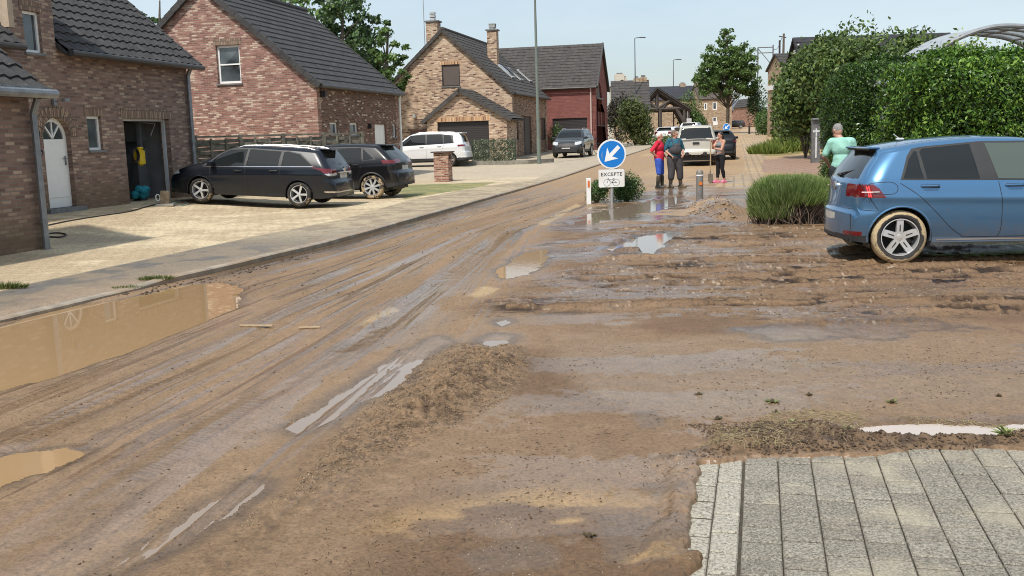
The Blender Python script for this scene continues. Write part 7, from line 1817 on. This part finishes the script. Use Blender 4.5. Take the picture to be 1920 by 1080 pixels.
def utility():
    D = 125; p = at(1466, 245, D); z = gz(p.x, p.y); h = at(1466, 63, D).z-z; t = empty('utility_pole', (p.x, p.y, z), 0, 'dark wooden utility pole above the shrubs on the right', 'utility pole'); b = MB(); b.tube([(0, 0, 0), (.1, 0, h)], [.2, .13], 8); b.build('pole', BARK, t)
    b = MB(); b.tube([(-.4, 0, h-.8), (-.4, 0, h-2.6)], .12, 6); b.tube([(-.5, 0, h-.3), (.4, 0, h-.5)], .06, 6); b.build('insulator', BLACKISH, t)
    p = at(1448, 245, D+8); z = gz(p.x, p.y); h = at(1448, 84, D+8).z-z; t = empty('line_support', (p.x, p.y, z), 0, 'steel lattice frame carrying wires left of the utility pole', 'frame'); w_ = 2.0; b = MB()
    for x in (0, -w_): b.tube([(x, 0, 0), (x, 0, h if x == 0 else h-.3)], .09, 6)
    b.tube([(0, 0, h-.3), (-w_, 0, h-.3)], .07, 6); b.tube([(0, 0, h-1.0), (-w_, 0, h-1.0)], .07, 6); b.tube([(0, 0, h-2.8), (-w_, 0, h-.4)], .05, 6); b.build('lattice', plain_cache('steel_grey', (.16, .16, .17)), t)
    a = at(1466, 66, D)-Vector((0, 0, .3)); c = at(1450, 92, D+8); b = MB(); n = 8; b.tube([a.lerp(c, i/n)-Vector((0, 0, 1.2*math.sin(math.pi*i/n)*.5)) for i in range(n+1)], .03, 4); tag(b.build('overhead_wire', BLACKISH), 'black wire sagging between the utility pole and the steel frame', 'wire')
utility()
def pier():
    g = G(831, 341); c = g+Vector((.0, .3, 0)); t = empty('brick_pier', (c.x, c.y, g.z-.02), R(-14), 'short red brick gate pier with flat cap on the lawn', 'pier'); h = 57*c.y/F; b = MB(); b.box((0, 0, h/2-.03), (.56, .50, h-.06)); b.build('pier', BRP, t); b = MB(); b.box((0, 0, h-.03), (.74, .66, .055), bev=.01); b.build('cap', plain('brown_cap_stone', (.10, .075, .065), .8), t)
    m = MB(); m.box((.30, .0, h*.80), (.05, .16, .12)); m.build('letter_slot', BLACKISH, t)
pier()
def gatepost():
    g = at(1528.5, 285, 45); z = gz(g.x, g.y)-.02; t = empty('gate_post', (g.x, g.y, z), 0, 'grey metal gate post with white emblem left of the laurel hedge', 'gate post'); h = at(1528, 223, 45).z-z; b = MB(); b.box((0, 0, h/2), (.36, .2, h), bev=.01); b.build('panel', plain('grey_post_panel', (.16, .155, .15), .5, .2, var=.25, scale=4), t)
    b = MB(); b.box((0, -.11, h), (.40, .26, .05)); b.build('cap', GALV, t); b = MB(); b.box((0, -.105, h*.42), (.06, .02, h*.6)); b.box((0, -.11, h*.70), (.06, .025, .34)); b.box((0, -.112, h*.72), (.30, .025, .09)); b.build('emblem', plain_cache('pale_plastic2', (.62, .62, .62)), t)
gatepost()
# woven fence
def fence():
    a = at(369, 300, 28.3); b_ = at(681, 300, 31.5); a.z = b_.z = 0; d = (b_-a); L_ = d.length; rz = math.atan2(d.y, d.x); z0 = .2; t = empty('woven_fence', (a.x, a.y, z0), rz, 'weathered woven wood panel fence behind the black cars', 'fence')
    wood = plain('weathered_fence_wood', (.165, .15, .115), .9, var=.45, scale=5, bump=.01); n = 4; pw = L_/n; top = 1.72
    for k in range(n+1):
        b = MB(); b.box((k*pw, 0, top/2), (.09, .09, top+.1)); b.build('post', wood, t)
    for k in range(n):
        b = MB(); rows = 15
        for r_ in range(rows):
            z = .08+(top-.16)*r_/rows; ph = r_ % 2; m = 24; w_ = (top-.16)/rows*.94
            pts = []
            for i in range(m+1):
                u = i/m; y = .035*math.sin(u*math.pi*3+ph*math.pi); pts.append((k*pw+.05+u*(pw-.1), y, z+.012*math.sin(u*5+r_*2)))
            vs = []; 
            for (x, y, zz) in pts: vs += [(x, y-.005, zz), (x, y-.005, zz+w_), (x, y+.005, zz+w_), (x, y+.005, zz)]
            b.add(vs, [(4*i+j, 4*i+4+j, 4*i+4+(j+1) % 4, 4*i+(j+1) % 4) for i in range(m) for j in range(4)])
        for q in (1/3, 2/3): b.box((k*pw+pw*q, -.02, top/2), (.05, .06, top-.1))
        b.build('woven_panel', wood, t)
        b = MB(); b.box((k*pw+pw/2, 0, top), (pw-.1, .06, .05)); b.build('top_rail', wood, t)
fence()
def meshfence():
    a = at(886, 300, 52.3); b_ = at(967, 300, 52.3); t = empty('wire_fence', (a.x, a.y, gz(a.x, a.y)), 0, 'green wire mesh fence grown through with leaves beside the white suv', 'fence'); W = b_.x-a.x; h = 1.25; b = MB()
    for x in (0, W*.5, W): 
        p = MB(); p.tube([(x, 0, 0), (x, 0, h+.05)], .03, 6); p.build('post', plain_cache('dark_green_metal', (.03, .05, .035)), t)
    s = .11; k = -h
    while k < W:
        for sg in (1, -1):
            x0, x1 = (k, k+h); z0, z1 = (0, h) if sg > 0 else (h, 0)
            if x0 < 0: z0 = z0+(z1-z0)*(-x0/h); x0 = 0
            if x1 > W: z1 = z1-(z1-z0)*((x1-W)/(x1-x0)); x1 = W
            if x1 > x0: b.tube([(x0, 0, z0), (x1, 0, z1)], .006, 4, caps=False)
        k += s
    b.tube([(W*.45, 0, 0), (W, 0, h)], .02, 6); b.build('wire_mesh', plain_cache('dark_green_metal', (.03, .05, .035)), t)
    n = 3800; P = np.stack([RNG.uniform(0, W, n), RNG.normal(.06, .05, n), h*RNG.uniform(0, 1, n)**1.3], 1); leaves('grown_through_leaves', P, np.tile((0, -1., .2), (n, 1)), .085, leafmat('pale_fence_leaves', [(.05, .08, .03), (.16, .2, .1), (.45, .45, .34)], .6, .2), t, rnd=.8)
    # low retaining edge with the lamp pole on it
    b = MB(); p0 = at(850, 318, 51); z = gz(p0.x, p0.y); pts = [at(840, 318, 50.9), at(905, 318, 51.2), at(990, 318, 51.8), at(1036, 318, 53.4)]
    for q0, q1 in zip(pts[:-1], pts[1:]):
        m = (q0+q1)/2; d = q1-q0; b.box((m.x, m.y, gz(m.x, m.y)+.06), (math.hypot(d.x, d.y)+.02, .22, .28), rz=math.atan2(d.y, d.x))
    o = b.build('retaining_edge', plain('old_grey_concrete', (.25, .23, .19), .9, var=.3)); tag(o, 'low concrete retaining edge below the wire fence and the lamp pole', 'low wall')
meshfence()
def bike():
    p = at(1108, 285, 63.5); z = gz(p.x, p.y); t = empty('bicycle', (p.x, p.y, z), R(20), 'dark bicycle standing behind the dark grey suv', 'bicycle'); blk = plain_cache('black_tube', (.02, .02, .022), .5)
    for x in (-.52, .52):
        b = MB(); n = 20; b.tube([(x+.33*math.cos(2*math.pi*i/n), 0, .34+.33*math.sin(2*math.pi*i/n)) for i in range(n+1)], .02, 6); b.tube([(x, -.05, .34), (x, .05, .34)], .025, 6); b.build('wheel', blk, t)
    b = MB(); 
    for q in ([(-.52, 0, .34), (-.05, 0, .30), (-.18, 0, .85), (-.52, 0, .34)], [(-.05, 0, .30), (.36, 0, .80), (-.15, 0, .78)], [(.36, 0, .80), (.34, 0, .98)], [(.36, 0, .80), (.52, 0, .34)]): b.tube(q, .02, 6)
    b.build('frame', blk, t); b = MB(); b.box((-.2, 0, .93), (.26, .14, .06), bev=.02); b.build('saddle', blk, t); b = MB(); b.tube([(.30, -.28, 1.0), (.34, 0, 1.0), (.30, .28, 1.0)], .015, 6); b.build('handlebar', blk, t)
bike()
# things by the open garage -----------------------------------------------------------
def yard():
    gm = (H1G0+H1G1)/2; w = H1G1-H1G0
    q = h1p(H1G0+w*.30+.62, .45, 0); t = empty('pressure_washer', (q.x, q.y, q.z+.02), ROADROT, 'yellow pressure washer hanging on its stand just inside the garage', 'pressure washer')
    YEL = plain('yellow_plastic', (.75, .50, .02), .4); b = MB(); b.box((0, 0, 1.12), (.24, .2, .42), bev=.05); b.tube([(-.1, -.05, 1.36), (.1, -.05, 1.36)], .03, 8); b.build('body', YEL, t)
    b = MB(); n = 16; 
    for k in range(3): b.tube([(-.27+.14*math.cos(2*math.pi*i/n), -.1+.03*k, 1.18+.16*math.sin(2*math.pi*i/n)) for i in range(n+1)], .014, 6)
    b.build('hose_reel', BLACKISH, t); b = MB(); b.box((.22, 0, 1.22), (.16, .1, .26), bev=.02); b.box((0, .05, .5), (.30, .2, 1.0), bev=.02); b.build('stand', plain_cache('dark_grey_plastic', (.05, .05, .055)), t)
    q = h1p(H1G0+w*.22+.5, .32, 0); t = empty('sack', (q.x, q.y, q.z+.02), 0, 'crumpled turquoise sack on the garage floor at the threshold', 'sack'); b = MB(); rr = random.Random(4)
    for k in range(14): ell(b, (rr.uniform(-.16, .16), rr.uniform(-.12, .12), .10+rr.uniform(0, .25)), .10, .09, .09, 6)
    o = remesh(b, 'cloth', cloth('turquoise_plastic', (.03, .24, .30), .5), t, .02, 1)
    g = G(310, 386); t = empty('wooden_post_stump', (g.x, g.y, g.z-.01), R(10), 'short wooden post stump on a square stone base at the drive', 'stump'); b = MB(); b.box((0, 0, .20), (.20, .18, .36), Matrix.Rotation(R(3), 4, 'Y'), bev=.015); b.build('post', plain('old_wood', (.24, .19, .13), .9, var=.4, scale=10, bump=.01), t); b = MB(); b.box((0, 0, .03), (.42, .36, .07), bev=.015); b.build('base', plain('pale_stone_base', (.34, .31, .26), .9), t)
    n = 10; b = MB(); b.tube([(-.15+.05*math.cos(2*math.pi*i/n), -.05, .22+.08*math.sin(2*math.pi*i/n)) for i in range(n+1)], .014, 6); b.build('hose_end', SIGNW, t)
    def hose(pts, r, mat, label):
        P = [G(x, y) for x, y in pts]; Q = []
        for i in range(len(P)-1):
            p0, p1, p2, p3 = P[max(i-1, 0)], P[i], P[i+1], P[min(i+2, len(P)-1)]
            for k in range(6):
                s = k/6; Q.append(.5*((2*p1)+(p2-p0)*s+(2*p0-5*p1+4*p2-p3)*s*s+(3*p1-p0-3*p2+p3)*s**3)+Vector((0, 0, r*1.1)))
        b = MB(); b.tube(Q, r, 6); tag(b.build('garden_hose', mat), label, 'hose')
    hose([(300, 382), (270, 390), (240, 398), (200, 404), (160, 410), (120, 417), (88, 424)], .013, BLACKISH, 'long black hose running over the tan drive from garage to annexe')
    hose([(84, 441), (105, 438), (124, 441), (112, 446), (86, 445)], .014, BLACKISH, 'short black hose loop lying by the annexe corner')
    hose([(290, 380), (305, 376), (325, 381), (345, 378), (352, 384), (335, 387)], .012, plain_cache('pale_green_hose', (.30, .45, .38)), 'pale green hose tangled between the stump and the estate car')
yard()
# loose pieces in the mud ----------------------------------------------------------------
def clods():
    r = RNG; V = []; F_ = []; base = [(1, 0, 0), (-1, 0, 0), (0, 1, 0), (0, -1, 0), (0, 0, 1), (0, 0, -1)]; fs = [(0, 2, 4), (2, 1, 4), (1, 3, 4), (3, 0, 4), (2, 0, 5), (1, 2, 5), (3, 1, 5), (0, 3, 5)]
    def scatter(polypx, n, smin, smax, flat=.7, cm=True):
        out = []
        P = gp(*polypx); n = int(n); xs = [p[0] for p in P]; ys = [p[1] for p in P]; X = r.uniform(min(xs), max(xs), n*4); Y = r.uniform(min(ys), max(ys), n*4); s = (sdp(X, Y, P) > 0) & ((fbm(X*2.3, Y*2.3, 3, n % 97) > .5+r.normal(0, .04, n*4)) | (not cm)); X, Y = X[s][:n], Y[s][:n]
        for x, y in zip(X, Y): out.append((x, y, math.exp(r.uniform(math.log(smin), math.log(smax))), flat))
        return out
    def mesh(name, items, mat, label, cat, kind='stuff'):
        V = []; F_ = []
        for x, y, s, fl in items:
            z = hz(x, y); b = len(V)
            a = r.uniform(0, 6.28); ca, sa = math.cos(a), math.sin(a); sc = s*np.array([r.uniform(.6, 1.2), r.uniform(.5, 1), fl*r.uniform(.5, 1)])
            for v in base: 
                q = np.array(v)*sc*r.uniform(.75, 1.25); V.append((x+q[0]*ca-q[1]*sa, y+q[0]*sa+q[1]*ca, z+q[2]+s*fl*.15))
            F_ += [tuple(b+i for i in f) for f in fs]
        o = npmesh(name, V, F_, mat); tag(o, label, cat, kind=kind); return o
    MD = [(985, 650), (1002, 690), (960, 745), (880, 790), (800, 830), (700, 870), (560, 920), (640, 800), (740, 720), (800, 670), (860, 645)]
    it = scatter(MD, 7000, .003, .010, .7, False)+scatter([(640, 830), (560, 900), (300, 1080), (480, 1085), (700, 900), (800, 850)], 900, .003, .009)
    it += scatter([(1150, 425), (1400, 418), (1900, 430), (1920, 600), (1180, 590), (960, 530)], 1500, .005, .016, .5)+scatter([(1285, 392), (1310, 380), (1385, 384), (1420, 400), (1380, 412), (1300, 408)], 500, .01, .05)
    mesh('mud_clods', it, plain('damp_clod', (.26, .185, .115), .85, var=.5, scale=30, bump=.003), 'tan crumbs and clods of mud on the churned ridge and ruts', 'mud clods')
    it = scatter(MD, 1600, .003, .009, .7, False)+scatter([(0, 780), (500, 600), (900, 480), (1000, 600), (700, 760), (420, 1080), (0, 1080)], 700, .003, .010)+scatter([(1000, 640), (1400, 640), (1920, 640), (1920, 790), (1400, 860), (1280, 1080), (560, 1080), (800, 870)], 1500, .0025, .009)
    it += scatter([(1150, 425), (1400, 418), (1900, 430), (1920, 600), (1180, 590), (960, 530)], 900, .005, .018, .5)+scatter([(600, 460), (1000, 380), (1080, 390), (700, 560), (480, 560), (300, 545)], 350, .006, .02)
    it += scatter([(1420, 808), (1560, 808), (1640, 828), (1860, 832), (1960, 812), (1960, 846), (1900, 852), (1395, 872)], 2100, .003, .013, .9, False)+scatter([(1240, 800), (1440, 790), (1440, 872), (1395, 878), (1240, 872)], 1100, .003, .010, .9)+scatter([(0, 600), (330, 530), (600, 465), (600, 480), (330, 545), (0, 625)], 500, .008, .03)
    mesh('dark_crumbs', it, plain('dark_wet_crumb', (.085, .056, .034), .8, var=.5, scale=30, bump=.003), 'dark wet soil crumbs along the paving edge and strewn over the mud', 'soil crumbs')
    it = scatter([(1150, 425), (1400, 418), (1900, 430), (1920, 600), (1180, 590), (960, 530)], 700, .004, .012, .5)+scatter([(1240, 860), (1420, 800), (1560, 780), (1600, 840), (1280, 880)], 160, .002, .005, .6)+scatter([(900, 900), (1280, 840), (1300, 1080), (600, 1080)], 260, .002, .005, .6)
    mesh('pale_gravel', it, plain('pale_gravel_stone', (.48, .43, .36), .8, var=.3, scale=20), 'pale gravel chips washed out over the mud', 'gravel')
    # white edging stones by the gate post
    it = [G(1535+ (i*7) % 40, 292+i*1.6) for i in range(16)]
    for i, g in enumerate(it):
        b = MB(); ell(b, (0, 0, 0), .2+.08*(i % 3), .16, .13, 6); o = b.build('edging_stone', plain_cache('pale_edging_stone', (.50, .48, .44), .85), None, smooth=True); o.location = (g.x+.3, g.y-1, gz(g.x, g.y)+.1); o.rotation_euler = (0, 0, i); tag(o, 'pale rounded edging stone at the foot of the hedge', 'stone', 'edging stones by the gate post')
    # straw and twigs
    def sticks(name, polypx, n, l0, l1, rad, mat, label, cat):
        it = scatter(polypx, n, l0, l1); b = MB()
        for x, y, l, _ in it:
            a = r.uniform(0, 6.28); z = hz(x, y)+rad; k = r.uniform(-.3, .3); b.tube([(x, y, z), (x+math.cos(a)*l*.5, y+math.sin(a)*l*.5, z+l*.08), (x+math.cos(a+k)*l, y+math.sin(a+k)*l, hz(x+math.cos(a)*l, y+math.sin(a)*l)+rad)], rad, 3, caps=False)
        tag(b.build(name, mat), label, cat, kind='stuff')
    sticks('plant_scraps', [(1340, 790), (1500, 770), (1960, 800), (1960, 840), (1400, 860), (1240, 850)], 2600, .015, .06, .0014, plain_cache('straw_brown', (.28, .22, .12), .8), 'dry stems and plant scraps on the soil ridge', 'plant debris')
    sticks('twig_debris', [(560, 960), (800, 880), (1280, 760), (1300, 1080), (560, 1080)], 420, .006, .035, .0009, plain_cache('dark_twig', (.035, .022, .014), .8), 'dark twigs scattered across the foreground mud', 'plant debris')
    sticks('twig_debris', [(1000, 640), (1920, 640), (1920, 790), (1400, 800), (1060, 760)], 120, .008, .05, .0011, plain_cache('dark_twig', (.035, .022, .014), .8), 'few dark stalks lying on the smooth mud', 'plant debris')
    for (x0, y0, x1, y1, lb) in ((450, 613, 512, 612, 'pale broken slat lying across the road, left one'), (560, 616, 600, 614, 'shorter pale slat lying in the road right of the longer one'), (1640, 385, 1640, 385, None)):
        if not lb: continue
        a, c = G(x0, y0), G(x1, y1); d = c-a; m = (a+c)/2; b = MB(); b.box((0, 0, 0), (d.length, .035, .014), bev=.003); o = b.build('broken_slat', plain_cache('muddy_wood', (.38, .28, .17), .85)); o.location = (m.x, m.y, hz(m.x, m.y)+.010); o.rotation_euler = (0, R(1), math.atan2(d.y, d.x)); tag(o, lb, 'slat')
clods()
